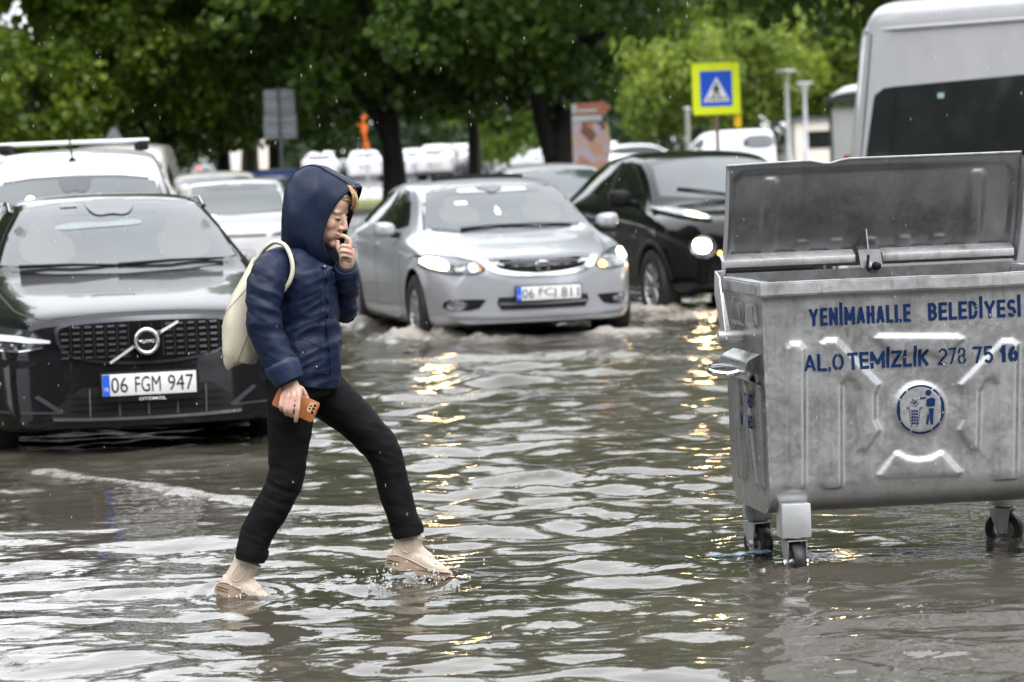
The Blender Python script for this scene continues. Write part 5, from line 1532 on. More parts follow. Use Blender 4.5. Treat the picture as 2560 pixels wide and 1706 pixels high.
# ------------------------------------------------------------------ galvanised refuse container
def galv(name, base=0.46, rough=0.42, dirt=0.5, metal=0.8, bs=.10):
    m = bpy.data.materials.new(name); m.use_nodes = True
    N, L = m.node_tree.nodes, m.node_tree.links
    b = N['Principled BSDF']; b.inputs['Metallic'].default_value = metal
    tc = N.new('ShaderNodeTexCoord')
    vo = N.new('ShaderNodeTexVoronoi'); vo.inputs['Scale'].default_value = 55
    L.new(tc.outputs['Object'], vo.inputs['Vector'])
    sc = N.new('ShaderNodeSeparateColor'); L.new(vo.outputs['Color'], sc.inputs[0])
    n1 = N.new('ShaderNodeTexNoise'); n1.inputs['Scale'].default_value = 7; n1.inputs['Detail'].default_value = 8; n1.inputs['Roughness'].default_value = .68
    L.new(tc.outputs['Object'], n1.inputs['Vector'])
    n2 = N.new('ShaderNodeTexNoise'); n2.inputs['Scale'].default_value = 2.6; n2.inputs['Detail'].default_value = 9; n2.inputs['Roughness'].default_value = .72
    mp = N.new('ShaderNodeMapping'); mp.inputs['Scale'].default_value = (2.2, 2.2, .6); L.new(tc.outputs['Object'], mp.inputs[0]); L.new(mp.outputs[0], n2.inputs['Vector'])
    a1 = N.new('ShaderNodeMath'); a1.operation = 'MULTIPLY_ADD'; a1.inputs[1].default_value = .16; L.new(sc.outputs[0], a1.inputs[0]); L.new(n1.outputs['Fac'], a1.inputs[2])
    cr = N.new('ShaderNodeValToRGB'); e = cr.color_ramp.elements
    e[0].position = .32; e[0].color = (base * .86, base * .86, base * .87, 1); e[1].position = .74; e[1].color = (min(1, base * 1.10), min(1, base * 1.11), min(1, base * 1.13), 1)
    L.new(a1.outputs[0], cr.inputs['Fac'])
    dr = N.new('ShaderNodeMapRange'); dr.inputs['From Min'].default_value = .55; dr.inputs['From Max'].default_value = .72; dr.inputs['To Max'].default_value = dirt
    L.new(n2.outputs['Fac'], dr.inputs['Value'])
    mx = N.new('ShaderNodeMix'); mx.data_type = 'RGBA'; mx.inputs[7].default_value = (.10, .095, .08, 1)
    L.new(dr.outputs[0], mx.inputs[0]); L.new(cr.outputs[0], mx.inputs[6]); L.new(mx.outputs[2], b.inputs['Base Color'])
    n4 = N.new('ShaderNodeTexNoise'); n4.inputs['Scale'].default_value = 1.0; n4.inputs['Detail'].default_value = 6; n4.inputs['Roughness'].default_value = .7
    mp4 = N.new('ShaderNodeMapping'); mp4.inputs['Scale'].default_value = (26, 26, 1.6); L.new(tc.outputs['Object'], mp4.inputs[0]); L.new(mp4.outputs[0], n4.inputs['Vector'])
    d4 = N.new('ShaderNodeMapRange'); d4.inputs['From Min'].default_value = .56; d4.inputs['From Max'].default_value = .74; d4.inputs['To Max'].default_value = dirt * .8
    L.new(n4.outputs['Fac'], d4.inputs['Value'])
    mx4 = N.new('ShaderNodeMix'); mx4.data_type = 'RGBA'; mx4.inputs[7].default_value = (.16, .15, .135, 1)
    L.new(d4.outputs[0], mx4.inputs[0]); L.new(mx.outputs[2], mx4.inputs[6]); L.new(mx4.outputs[2], b.inputs['Base Color'])
    rr = N.new('ShaderNodeMapRange'); rr.inputs['From Min'].default_value = .3; rr.inputs['From Max'].default_value = .75
    rr.inputs['To Min'].default_value = rough - .1; rr.inputs['To Max'].default_value = rough + .14
    L.new(a1.outputs[0], rr.inputs['Value']); L.new(rr.outputs[0], b.inputs['Roughness'])
    n3 = N.new('ShaderNodeTexNoise'); n3.inputs['Scale'].default_value = 34; n3.inputs['Detail'].default_value = 6
    L.new(tc.outputs['Object'], n3.inputs['Vector'])
    bp = N.new('ShaderNodeBump'); bp.inputs['Strength'].default_value = bs; bp.inputs['Distance'].default_value = .006
    L.new(n3.outputs['Fac'], bp.inputs['Height']); L.new(bp.outputs[0], b.inputs['Normal'])
    return m
M_GALV = galv('galvanised_steel', .39, .38, .45, .8)
M_GALV_RIM = galv('galvanised_rim', .46, .42, .75, .7)
M_GALV_SHADE = galv('galvanised_shaded', .22, .40, .5, .8)  # base darkened for the shade on the lid's underside and bin interior
M_GALV_SIDE = galv('galvanised_side', .40, .28, .3, .92, .03)
M_STENCIL = bpy.data.materials.new('stencil_blue'); M_STENCIL.use_nodes = True
_N, _L = M_STENCIL.node_tree.nodes, M_STENCIL.node_tree.links
_b = _N['Principled BSDF']; _b.inputs['Roughness'].default_value = .6; _b.inputs['Specular IOR Level'].default_value = .15
_tc = _N.new('ShaderNodeTexCoord'); _n = _N.new('ShaderNodeTexNoise'); _n.inputs['Scale'].default_value = 42; _n.inputs['Detail'].default_value = 5
_L.new(_tc.outputs['Object'], _n.inputs['Vector'])
_cr = _N.new('ShaderNodeValToRGB'); _cr.color_ramp.elements[0].position = .66; _cr.color_ramp.elements[0].color = (.004, .020, .085, 1)
_cr.color_ramp.elements[1].position = .72; _cr.color_ramp.elements[1].color = (.42, .43, .45, 1)
_L.new(_n.outputs['Fac'], _cr.inputs['Fac']); _L.new(_cr.outputs[0], _b.inputs['Base Color'])

def poly_sdf(X, Z, poly):
    P = np.array(poly); n = len(P)
    d = np.full(X.shape, 1e9); s = np.ones(X.shape)
    for i in range(n):
        a, b = P[i], P[(i + 1) % n]
        e = b - a; wx, wz = X - a[0], Z - a[1]
        t = np.clip((wx * e[0] + wz * e[1]) / (e @ e), 0, 1)
        d = np.minimum(d, (wx - e[0] * t) ** 2 + (wz - e[1] * t) ** 2)
        c1 = Z >= a[1]; c2 = Z < b[1]; c3 = e[0] * wz > e[1] * wx
        s = np.where((c1 & c2 & c3) | (~c1 & ~c2 & ~c3), -s, s)
    return s * np.sqrt(d)

def container():
    root = empty('refuse_container', (1.492, 12.667, 0.0), math.radians(8.5), 'open galvanised refuse container on castors with blue stencilled lettering, right foreground', 'bin')
    HWT, HWB, ZB, ZT = .602, .594, .205, 1.036
    YF, YB = -.335, .36
    def pc(cx, cy):     # tracing of the pressed front panel -> metres
        dx, dz = cx - 1400, -(cy - 450)
        return ((dx + .038 * dz) / 1705 - .012, .586 + (dz - .051 * dx) / 1731)
    def mir(pl): return [(2800 - x, y) for x, y in pl]
    A = [(525, 60), (550, 25), (610, 25), (640, 60), (645, 960), (615, 988), (555, 988), (528, 960)]
    B = [(745, 25), (785, 0), (850, 0), (1135, 290), (1105, 360), (1105, 520), (1140, 590), (1050, 722), (1005, 715), (1000, 330), (965, 268), (920, 248), (882, 290), (888, 955), (862, 975), (785, 975), (752, 945)]
    T = [(1128, 885), (1240, 742), (1262, 738), (1320, 770), (1400, 782), (1480, 770), (1538, 738), (1560, 742), (1680, 868), (1660, 890), (1150, 905)]
    U = [(1105, -8), (1130, -30), (1650, -30), (1690, -8), (1560, 118), (1538, 120), (1480, 92), (1400, 80), (1320, 92), (1262, 122), (1240, 118)]
    C = [(1400 + 168 * math.cos(t), 450 + 168 * math.sin(t)) for t in np.linspace(0, 6.283, 28, endpoint=False)]
    shapes = [[pc(*p) for p in q] for q in (A, mir(A), B, mir(B), T, U, C)]
    def relief(X, Z, ww=.013, h=.012):
        H = np.zeros_like(X)
        for sft in shapes:
            d = poly_sdf(X, Z, sft)
            H = np.maximum(H, h * (1 / (1 + np.exp(np.clip(d / (ww * .38), -30, 30)))))
        return H
    def dents(X, Z):
        q = rng(8); D = np.zeros_like(X)
        for _ in range(26):
            cx, cz, r = q.uniform(-.55, .55), q.uniform(.3, 1.0), q.uniform(.03, .10)
            D += q.uniform(-.0018, .0012) * np.exp(-((X - cx) ** 2 + (Z - cz) ** 2) / r ** 2)
        return D
    def hw(z): return HWB + (HWT - HWB) * np.clip((z - ZB) / (ZT - ZB), 0, 1)
    def front_y(X, Z):
        """surface of the front panel: flat, rolling under at the foot"""
        t = np.clip((.335 - Z) / .13, 0, 1)
        roll = .13 * (1 - np.sqrt(np.clip(1 - t * t, 0, 1)))
        return YF + roll - relief(X, Z) * (Z > .3) - dents(X, Z) * (1 - t)
    nx, nz = 300, 236
    u = np.linspace(-1, 1, nx); zz = np.concatenate([np.linspace(ZB, .33, 30, endpoint=False), np.linspace(.33, ZT, nz - 30)])
    Uu, Z = np.meshgrid(u, zz); X = Uu * hw(Z)
    Y = front_y(X, Z)
    V = np.stack([X, Y, Z], -1).reshape(-1, 3)
    idx = np.arange(nx * nz).reshape(nz, nx)
    F = np.stack([idx[:-1, :-1], idx[:-1, 1:], idx[1:, 1:], idx[1:, :-1]], -1).reshape(-1, 4)
    fp = mesh_obj('front_panel', V.tolist(), F.tolist(), M_GALV, root, True)
    # end walls follow the rolled front edge; pressed ribs
    def side(sx):
        ny2, nz2 = 70, 120
        zs = np.linspace(ZB, ZT, nz2); v = np.linspace(0, 1, ny2)
        Vv, Z2 = np.meshgrid(v, zs)
        yf = front_y(np.zeros_like(Z2) + .58, Z2) + .001
        t = np.clip((.335 - Z2) / .13, 0, 1); yb = YB - .13 * (1 - np.sqrt(np.clip(1 - t * t, 0, 1)))
        Y2 = yf + (yb - yf) * Vv
        ribs = [[(-.22, .30), (-.17, .30), (-.17, .70), (-.22, .70)], [(.17, .30), (.22, .30), (.22, .70), (.17, .70)], [(-.12, .30), (-.07, .30), (.02, .52), (.11, .30), (.16, .30), (.04, .60), (.13, .72), (.08, .72), (0, .64), (-.06, .72), (-.11, .72), (-.02, .60)],
                [(-.22, .92), (-.04, .92), (-.06, 1.0), (-.2, 1.0)], [(.0, .92), (.2, .92), (.2, 1.0), (.02, 1.0)]]
        H = np.zeros_like(Z2)
        for rb in ribs:
            H = np.maximum(H, .012 / (1 + np.exp(np.clip(poly_sdf(Y2, Z2, rb) / .0035, -30, 30))))
        X2 = sx * (hw(Z2) - .001 + H)
        Vs = np.stack([X2, Y2, Z2], -1).reshape(-1, 3)
        idx = np.arange(ny2 * nz2).reshape(nz2, ny2)
        Fs = np.stack([idx[:-1, :-1], idx[:-1, 1:], idx[1:, 1:], idx[1:, :-1]], -1).reshape(-1, 4)
        if sx > 0: Fs = Fs[:, ::-1]
        return mesh_obj('end_panel', Vs.tolist(), Fs[:, ::-1].tolist(), M_GALV_SIDE, root, True)
    sp = side(-1); side(1)
    # corner welds
    q = rng(4)
    for sx in (-1, 1):
        pth = [(sx * (hw(z) + .002), float(front_y(np.array([.58]), np.array([z]))[0]) - .001, z) for z in np.linspace(.24, ZT, 46)]
        tube('corner_weld', pth, [.006 + q.uniform(-.0018, .0022) for _ in pth], M_GALV, root, 6)
    # back wall, floor, inside
    box('rear_panel', (0, YB - .004, (ZB + ZT) / 2 + .06), (2 * HWB, .01, ZT - ZB - .14), M_GALV, root)
    box('floor_panel', (0, .01, ZB + .006), (2 * HWB - .02, .46, .01), M_GALV, root)
    box('inner_back_wall', (0, YB - .03, .70), (2 * HWB, .01, .8), M_GALV_SHADE, root)
    # rim: folded frame of four lengths
    RW, RF, RB = .626, YF - .035, YB + .05
    for nm, c_, s_ in (('rim_front', (0, RF + .03, 1.062), (2 * RW, .06, .052)), ('rim_rear', (0, RB - .03, 1.062), (2 * RW, .06, .052)),
                       ('rim_end', (-RW + .03, (RF + RB) / 2, 1.063), (.06, RB - RF - .118, .052)), ('rim_end', (RW - .03, (RF + RB) / 2, 1.063), (.06, RB - RF - .118, .052))):
        bm = bmesh.new(); box_mesh(bm, c_, s_)
        bmesh.ops.subdivide_edges(bm, edges=[e for e in bm.edges if e.calc_length() > .4], cuts=24, use_grid_fill=True)
        bmesh.ops.bevel(bm, geom=[e for e in bm.edges if len(e.link_faces) == 2 and e.calc_face_angle() > .5], offset=.007, segments=2, affect='EDGES')
        for v in bm.verts:
            k = mnoise.noise(v.co * 5.0) * .004; v.co.z += k; v.co.y += mnoise.noise(v.co * 4.0 + Vector((9, 0, 0))) * .002
        bm_obj(nm, bm, M_GALV_RIM, root, True, 40)
    # lettering and pictogram follow the pressed surface
    def print_on(name, bm, parent=fp):
        bmesh.ops.triangulate(bm, faces=bm.faces)
        xs_ = [v.co.x for v in bm.verts]; zs_ = [v.co.z for v in bm.verts]
        for ax, lo, hi in ((0, min(xs_), max(xs_)), (2, min(zs_), max(zs_))):
            n_ = max(1, int((hi - lo) / .014))
            for k in range(1, n_):
                co = [0, 0, 0]; no = [0, 0, 0]; co[ax] = lo + (hi - lo) * k / n_ + 1e-5; no[ax] = 1
                bmesh.ops.bisect_plane(bm, geom=bm.verts[:] + bm.edges[:] + bm.faces[:], plane_co=co, plane_no=no)
        bm.verts.ensure_lookup_table()
        xx = np.array([v.co.x for v in bm.verts]); zz_ = np.array([v.co.z for v in bm.verts])
        yy = front_y(xx, zz_) - .0022
        lvl = {}; k_ = 0
        for v0 in bm.verts:
            if v0 in lvl: continue
            k_ += 1; stk = [v0]; lvl[v0] = k_
            while stk:
                v1 = stk.pop()
                for e1 in v1.link_edges:
                    w1 = e1.other_vert(v1)
                    if w1 not in lvl: lvl[w1] = k_; stk.append(w1)
        for v, y in zip(bm.verts, yy): v.co.y = y - .00025 * (lvl[v] % 6)
        return bm_obj(name, bm, M_STENCIL, parent, False)
    def arc(cx, cy, rx, ry, a0, a1, n=9):
        return [(cx + rx * math.cos(math.radians(t)), cy + ry * math.sin(math.radians(t))) for t in np.linspace(a0, a1, n)]
    G = {'Y': (.74, [[(0, 1), (.5, .45)], [(1, 1), (.5, .45)], [(.5, .45), (.5, 0)]]), 'E': (.5, [[(.0, 0), (.0, 1)], [(.12, 1), (1, 1)], [(.12, .5), (.9, .5)], [(.12, 0), (1, 0)]]),
         'N': (.66, [[(0, 0), (0, 1)], [(.0, 1), (1, 0)], [(1, 0), (1, 1)]]), 'İ': (.0, [[(0, 0), (0, 1)], [(0, 1.16), (0, 1.30)]]),
         'M': (.88, [[(0, 0), (0, 1)], [(0, 1), (.5, .25)], [(.5, .25), (1, 1)], [(1, 0), (1, 1)]]), 'A': (.62, [[(0, 0), (.48, 1)], [(1, 0), (.52, 1)], [(.28, .28), (.72, .28)]]),
         'H': (.55, [[(0, 0), (0, 1)], [(1, 0), (1, 1)], [(.1, .52), (.9, .52)]]), 'L': (.45, [[(0, 0), (0, 1)], [(.1, 0), (1, 0)]]),
         'B': (.52, [[(0, 0), (0, 1)], [(.12, 1), (.5, 1)] + arc(.5, .76, .42, .24, 80, -80), [(.12, .52), (.5, .52)], [(.12, 0), (.5, 0)] + arc(.5, .26, .5, .26, -80, 80)]),
         'D': (.55, [[(0, 0), (0, 1)], [(.12, 1), (.4, 1)] + arc(.4, .5, .58, .5, 85, 6), [(.12, 0), (.4, 0)] + arc(.4, .5, .58, .5, -85, -6)]),
         'S': (.52, [arc(.5, .74, .48, .26, 20, 265, 12) + [(.55, .47)] + arc(.5, .25, .5, .25, 80, -160, 12)]), 'T': (.62, [[(0, 1), (1, 1)], [(.5, .95), (.5, 0)]]),
         'Z': (.6, [[(0, 1), (1, 1)], [(.98, .98), (.02, .02)], [(0, 0), (1, 0)]]), 'K': (.58, [[(0, 0), (0, 1)], [(1, 1), (.1, .42)], [(.3, .56), (1, 0)]]),
         'O': (.62, [arc(.5, .5, .5, .5, 98, 262, 14), arc(.5, .5, .5, .5, 82, -82, 14)]), '.': (.0, [[(0, -.04), (0, .06)]]),
         '2': (.55, [arc(.5, .72, .5, .28, 165, -20, 12) + [(.02, .03)], [(0, 0), (1, 0)]]), '7': (.55, [[(0, 1), (1, 1)], [(.97, .96), (.35, 0)]]),
         '8': (.52, [arc(.5, .76, .42, .24, 100, 260, 9), arc(.5, .76, .42, .24, 80, -80, 9), arc(.5, .26, .5, .26, 100, 260, 9), arc(.5, .26, .5, .26, 80, -80, 9)]),
         '5': (.55, [[(.95, 1), (.15, 1)], [(.15, .98), (.08, .52)], arc(.45, .31, .52, .31, 125, -150, 14)]), '1': (.25, [[(.8, 0), (.8, 1)], [(.8, 1), (0, .72)]]),
         '6': (.55, [arc(.5, .31, .5, .31, 100, 262, 10), arc(.5, .31, .5, .31, 80, -82, 10), arc(.95, .35, .95, .66, 172, 108, 8)])}
    def word(s_, x0, x1, z, cap, tk):
        """stencilled letters cut as strokes of width tk"""
        gap = tk * 1.55
        adv = sum(G[ch][0] for ch in s_)
        k = (x1 - x0 - tk - gap * (len(s_) - 1)) / adv
        x = x0 + tk / 2; pols = []
        h = cap - tk
        for ch in s_:
            w_, st = G[ch]
            for line in st:
                P = np.array([(x + a_ * w_ * k, z + tk / 2 + b_ * h) for a_, b_ in line])
                Tn = np.gradient(P, axis=0); Tn /= np.linalg.norm(Tn, axis=1)[:, None] + 1e-9
                if len(P) == 2: P = P + np.array([-Tn[0], Tn[1]]) * tk * (.5 if abs(Tn[0][0]) < .05 or abs(Tn[0][1]) < .05 else .3)
                Nn = np.stack([-Tn[:, 1], Tn[:, 0]], 1) * tk / 2
                pols.append(([tuple(p) for p in P + Nn], [tuple(p) for p in P - Nn]))
            x += w_ * k + gap
        bm = bmesh.new()
        for i_, (a_, b_) in enumerate(pols):
            va = [bm.verts.new((p[0], 0, p[1])) for p in a_]; vb = [bm.verts.new((p[0], 0, p[1])) for p in b_]
            for q_ in range(len(va) - 1): bm.faces.new((va[q_], vb[q_], vb[q_ + 1], va[q_ + 1]))
        return print_on('lettering', bm)
    word('YENİMAHALLE', -.428, -.034, .918, .067, .0118)
    word('BELEDİYESİ', .034, .396, .918, .067, .0118)
    word('AL.O', -.452, -.302, .748, .064, .010)
    word('TEMİZLİK', -.287, .03, .748, .064, .0115)
    word('278', .066, .177, .748, .064, .0075)
    word('75', .204, .280, .748, .064, .0095)
    word('16', .304, .380, .748, .064, .0145)
    def poly_bm(polys):
        bm = bmesh.new()
        for pl in polys:
            bm.faces.new([bm.verts.new((x, 0, z)) for x, z in pl])
        return bm
    cx, cz = pc(1405, 452)
    arcs = []
    for a0, a1 in ((58, 122), (128, 150), (155, 205), (209, 240), (246, 296), (300, 322), (-32, 30), (33, 55)):
        t = np.radians(np.linspace(a0, a1, 12))
        arcs.append([(cx + .0935 * math.cos(k), cz + .0935 * math.sin(k)) for k in t] + [(cx + .0865 * math.cos(k), cz + .0865 * math.sin(k)) for k in t[::-1]])
    print_on('pictogram_ring', poly_bm(arcs))
    fg = [[pc(1455 + 19 * math.cos(t), 342 + 19 * math.sin(t)) for t in np.linspace(0, 6.283, 16, endpoint=False)],
          [pc(*p) for p in ((1384, 374), (1440, 371), (1440, 382), (1384, 385))],
          [pc(*p) for p in ((1442, 386), (1478, 372), (1500, 385), (1498, 428), (1476, 432), (1462, 408), (1450, 432), (1442, 428))],
          [pc(*p) for p in ((1458, 444), (1490, 444), (1486, 550), (1473, 550))], [pc(*p) for p in ((1452, 470), (1462, 505), (1453, 552), (1440, 550))]]
    print_on('pictogram_figure', poly_bm(fg))
    bk = []
    for r in range(5):
        for k in range(3):
            x0, y0 = 1342 + k * 16 + r * .6, 456 + r * 20
            bk.append([pc(*p) for p in ((x0, y0), (x0 + 11.5, y0), (x0 + 11.5, y0 + 14), (x0, y0 + 14))])
    for r in range(6):
        y0 = 450 + r * 18
        for xa, sl in ((1326, 2.0), (1397, -2.0)):
            bk.append([pc(*p) for p in ((xa + r * sl, y0), (xa + 5 + r * sl, y0), (xa + 6 + (r + .6) * sl, y0 + 11), (xa + (r + .6) * sl, y0 + 11))])
    for x0 in (1338, 1356, 1374): bk.append([pc(*p) for p in ((x0, 558), (x0 + 12, 558), (x0 + 12, 564), (x0, 564))])
    for x0 in (1308, 1395): bk.append([pc(*p) for p in ((x0, 440), (x0 + 22, 440), (x0 + 22, 446), (x0, 446))])
    print_on('pictogram_basket', poly_bm(bk))
    # smudged paint over the basket: crumpled litter of the pictogram
    q = rng(6); lit = []
    for _ in range(60):
        a, r = q.uniform(0, 6.283), q.uniform(0, 34) ; x0, y0 = 1360 + r * math.cos(a), 408 + r * .8 * math.sin(a); s0 = q.uniform(1.5, 4)
        lit.append([pc(x0 - s0, y0), pc(x0, y0 + s0), pc(x0 + s0, y0), pc(x0, y0 - s0)])
    print_on('pictogram_litter', poly_bm(lit))
    for k, zz_ in enumerate((.60, .52)):
        o = text_obj('end_lettering', ('YENİ', 'MAHALLE')[k], M_STENCIL, sp, -.05, .2, .03, .001, Matrix.Translation((-(HWT + .004), .10, zz_)) @ Matrix.Rotation(-math.pi / 2, 4, 'Z'))
    # lifting socket and hook on the left end
    for sx in (-1, 1):
        P = [(sx * (.60 + .002), -.06, .815), (sx * (.60 + .05), -.06, .79), (sx * (.60 + .062), -.06, .755), (sx * (.60 + .05), -.06, .72), (sx * (.60 + .002), -.06, .695)]
        C = catmull(P, 5)
        n = len(C)
        Vv = [(p[0], y, p[2]) for y in (-.25, .20) for p in C] + [(p[0] - sx * .006, y, p[2]) for y in (-.25, .20) for p in C]
        Ff = []
        for o_ in (0, 2 * n):
            Ff += [(o_ + i, o_ + i + 1, o_ + n + i + 1, o_ + n + i) for i in range(n - 1)]
        for e_ in (0, n): Ff += [(e_ + i, e_ + i + 1, 2 * n + e_ + i + 1, 2 * n + e_ + i) for i in range(n - 1)]
        so = mesh_obj('lifting_socket', Vv, Ff, M_GALV_SIDE, root, True, 50)
        hk = catmull([(sx * .655, -.13, .745), (sx * .70, -.12, .735), (sx * .745, -.02, .742), (sx * .72, .09, .748), (sx * .655, .11, .75)], 6)
        tube('hook', hk, [.012] * len(hk), M_CHROME, so, 8)
        # lid arm with pivot
        ar = prism_obj('lid_arm', [(.10, 1.10), (.17, 1.12), (.19, 1.03), (.10, .90), (.035, .845), (.0, .86), (.02, .90)], sx * .668, sx * .676, M_GALV_RIM, root, axis='x', bev=.002)
        prism_obj('arm_flange', [(.17, 1.12), (.19, 1.03), (.10, .90), (.035, .845), (.03, .85), (.095, .905), (.184, 1.033), (.165, 1.118)], sx * .64, sx * .668, M_GALV_RIM, ar, axis='x')
        V, F = lathe_data([(.001, sx * .70), (.024, sx * .70), (.024, sx * .60), (.001, sx * .60)], 16, 'x')
        mesh_obj('pivot', [(x, y + .03, z + .87) for x, y, z in V], F, M_GALV_RIM, ar, True, 40)
    # open lid standing on the rear rim, curved sheet with pressed ribs and turned edges
    nxl, nzl = 130, 60
    LB, LS, LX = .455, .15, .018
    ul = np.linspace(-1, 1, nxl); tl = np.linspace(0, 1, nzl)
    Ul, Tl = np.meshgrid(ul, tl)
    Xl = Ul * .618
    ztop = 1.535 - .016 * np.exp(-((Xl + .20) / .05) ** 2) - .010 * np.clip(-(Xl + .2) / .4, 0, 1)
    Zl = 1.105 + (ztop - 1.105) * Tl
    Yl = LB - LS * Tl - .02 * np.sin(np.pi * Tl)
    H = np.zeros_like(Xl)
    for k in range(-3, 4):
        x0 = k * .145
        top = 1.215 if abs(k) < 3 else 1.47
        rb = [(x0 - .032, 1.08), (x0 + .032, 1.08), (x0 + .032, top - .02), (x0 + .02, top), (x0 - .02, top), (x0 - .032, top - .02)]
        H = np.maximum(H, .010 / (1 + np.exp(np.clip(poly_sdf(Xl, Zl, rb) / .003, -30, 30))))
    fr_ = [(-.585, 1.0), (.585, 1.0), (.585, 1.46), (.555, 1.495), (-.555, 1.495), (-.585, 1.46)]
    pan = .014 / (1 + np.exp(np.clip(poly_sdf(Xl, Zl, fr_) / .004, -30, 30)))
    Yl = Yl + pan - H + .004 * np.sin(Xl * 9) * Tl
    Xl = Xl * .97 + LX
    Vl = np.stack([Xl, Yl, Zl], -1).reshape(-1, 3); Vb = Vl + np.array([0, .004, 0])
    idx = np.arange(nxl * nzl).reshape(nzl, nxl); o_ = nxl * nzl
    Fl = np.stack([idx[:-1, :-1], idx[:-1, 1:], idx[1:, 1:], idx[1:, :-1]], -1).reshape(-1, 4)
    edge = np.concatenate([idx[0], idx[1:, -1], idx[-1, ::-1][1:], idx[::-1, 0][1:-1]])
    Fe = [(edge[i], edge[(i + 1) % len(edge)], edge[(i + 1) % len(edge)] + o_, edge[i] + o_) for i in range(len(edge))]
    lid = mesh_obj('lid', Vl.tolist() + Vb.tolist(), Fl.tolist() + (Fl[:, ::-1] + o_).tolist() + [tuple(map(int, f)) for f in Fe], M_GALV_SHADE, root, True, 40)
    for sx in (-1, 1):
        Vv = []
        for t in np.linspace(0, 1, 14):
            z = 1.105 + .42 * t; y = LB - LS * t - .02 * math.sin(math.pi * t)
            Vv += [(sx * .598 + LX, y - .002, z), (sx * .600 + LX, y - .045, z - .018), (sx * .606 + LX, y - .045, z - .018), (sx * .604 + LX, y + .004, z)]
        Ff = []
        for i in range(13):
            for k in range(4): Ff.append((i * 4 + k, i * 4 + (k + 1) % 4, (i + 1) * 4 + (k + 1) % 4, (i + 1) * 4 + k))
        mesh_obj('lid_side_flange', Vv, Ff, M_GALV_RIM, lid, False)
    tube('lid_top_edge', [(x * .97 + LX, LB - LS + .004 * math.sin(x * 9), 1.535 - .016 * math.exp(-((x + .20) / .05) ** 2) - .010 * max(0, min(1, -(x + .2) / .4))) for x in np.linspace(-.618, .618, 60)], .0045, M_GALV_RIM, lid, 6)
    # angle bar and hinge in the middle
    for x0, x1 in ((-.60, -.055), (.055, .60)):
        bm = bmesh.new(); box_mesh(bm, ((x0 + x1) / 2, .385, 1.135), (x1 - x0, .014, .03), .003)
        box_mesh(bm, ((x0 + x1) / 2, .405, 1.158), (x1 - x0, .05, .007), .002, rot=Matrix.Rotation(math.radians(28), 3, 'X'))
        bm_obj('lid_angle_bar', bm, M_GALV_RIM, lid, True, 40)
    hg = prism_obj('hinge_bracket', [(.33, 1.085), (.375, 1.17), (.41, 1.185), (.41, 1.175), (.38, 1.16), (.34, 1.085)], -.045, .045, principled('hinge_steel', (.10, .10, .105), .5, metal=.6, noise_amt=.3, noise_scale=30), root, axis='x')
    prism_obj('hinge_fin', [(.335, 1.10), (.375, 1.16), (.405, 1.27), (.40, 1.15)], -.005, .0, M_GALV_SHADE, hg, axis='x')
    V, F = lathe_data([(.001, -.03), (.015, -.03), (.017, 0), (.012, .02), (.001, .022)], 12, 'y')
    mesh_obj('hinge_bolt', [(x + .012, y + .325, z + 1.105) for x, y, z in V], F, M_BLACKPL, hg)
    ch = catmull([(-.015, .33, 1.15), (-.02, .325, 1.12), (-.022, .322, 1.10), (-.01, .32, 1.088)], 6)
    tube('hinge_chain', ch, [.005 + .002 * (i % 2) for i in range(len(ch))], M_BLACKPL, hg, 6)
    # castors
    M_CTYRE = principled('castor_tyre', (.012, .012, .013), .45, noise_amt=.3, noise_scale=40)
    for (x, y, rz, bracket) in ((-.505, -.31, .08, True), (-.505, .31, .35, False), (.505, .31, 1.0, True), (.505, -.31, .4, True)):
        c_ = empty('castor', (x, y, 0), rz); c_.parent = root
        Rw = .078
        zc = Rw - .05
        V, F = lathe_data([(.046, -.02), (.052, -.024), (.072, -.023), (Rw, -.014), (Rw, .014), (.072, .023), (.052, .024), (.046, .02)], 30, 'x')
        mesh_obj('tyre', [(a, b, d + zc) for a, b, d in V], F, M_CTYRE, c_, True, 50)
        V, F = lathe_data([(.046, -.019), (.040, -.010), (.022, -.012), (.018, -.026), (.001, -.026)], 24, 'x')
        V2, F2 = lathe_data([(.001, .026), (.018, .026), (.022, .012), (.040, .010), (.046, .019)], 24, 'x')
        V, F = merge((V, F), (V2, F2)); mesh_obj('hub', [(v[0], v[1], v[2] + zc) for v in V], F, M_GALV_SIDE, c_, True, 40)
        pl = [(-.035, .110), (.05, .110), (.045, .085), (.018, zc - .012), (-.018, zc - .016), (-.024, zc + .02)]
        bm = bmesh.new()
        for sx in (-1, 1):
            V, F = prism([(a, b) for a, b in pl], sx * .034, sx * .039, 'x')
            bv = [bm.verts.new(v) for v in V]
            for f in F: bm.faces.new([bv[i] for i in f])
        box_mesh(bm, (0, .006, .112), (.078, .088, .005))
        bm_obj('fork', bm, M_GALV_RIM, c_)
        V, F = lathe_data([(.001, .135), (.04, .135), (.045, .130), (.045, .122), (.03, .114), (.001, .114)], 18, 'z'); mesh_obj('swivel', V, F, M_GALV_RIM, c_, True, 40)
        V, F = lathe_data([(.001, -.048), (.012, -.048), (.012, .048), (.001, .048)], 8, 'x'); mesh_obj('axle', [(a, b, d + zc) for a, b, d in V], F, M_CHROME, c_, False)
    for sx in (-1, 1):
        box('corner_bracket', (sx * .505, .31, .19), (.10, .10, .13), M_GALV_SIDE, root, .004)
        box('corner_bracket', (sx * .505, YF + .030, .188), (.112, .10, .13), principled('bracket_zinc', (.50, .51, .52), .4, metal=.5, noise_amt=.08, noise_scale=30), root, .004)
container()
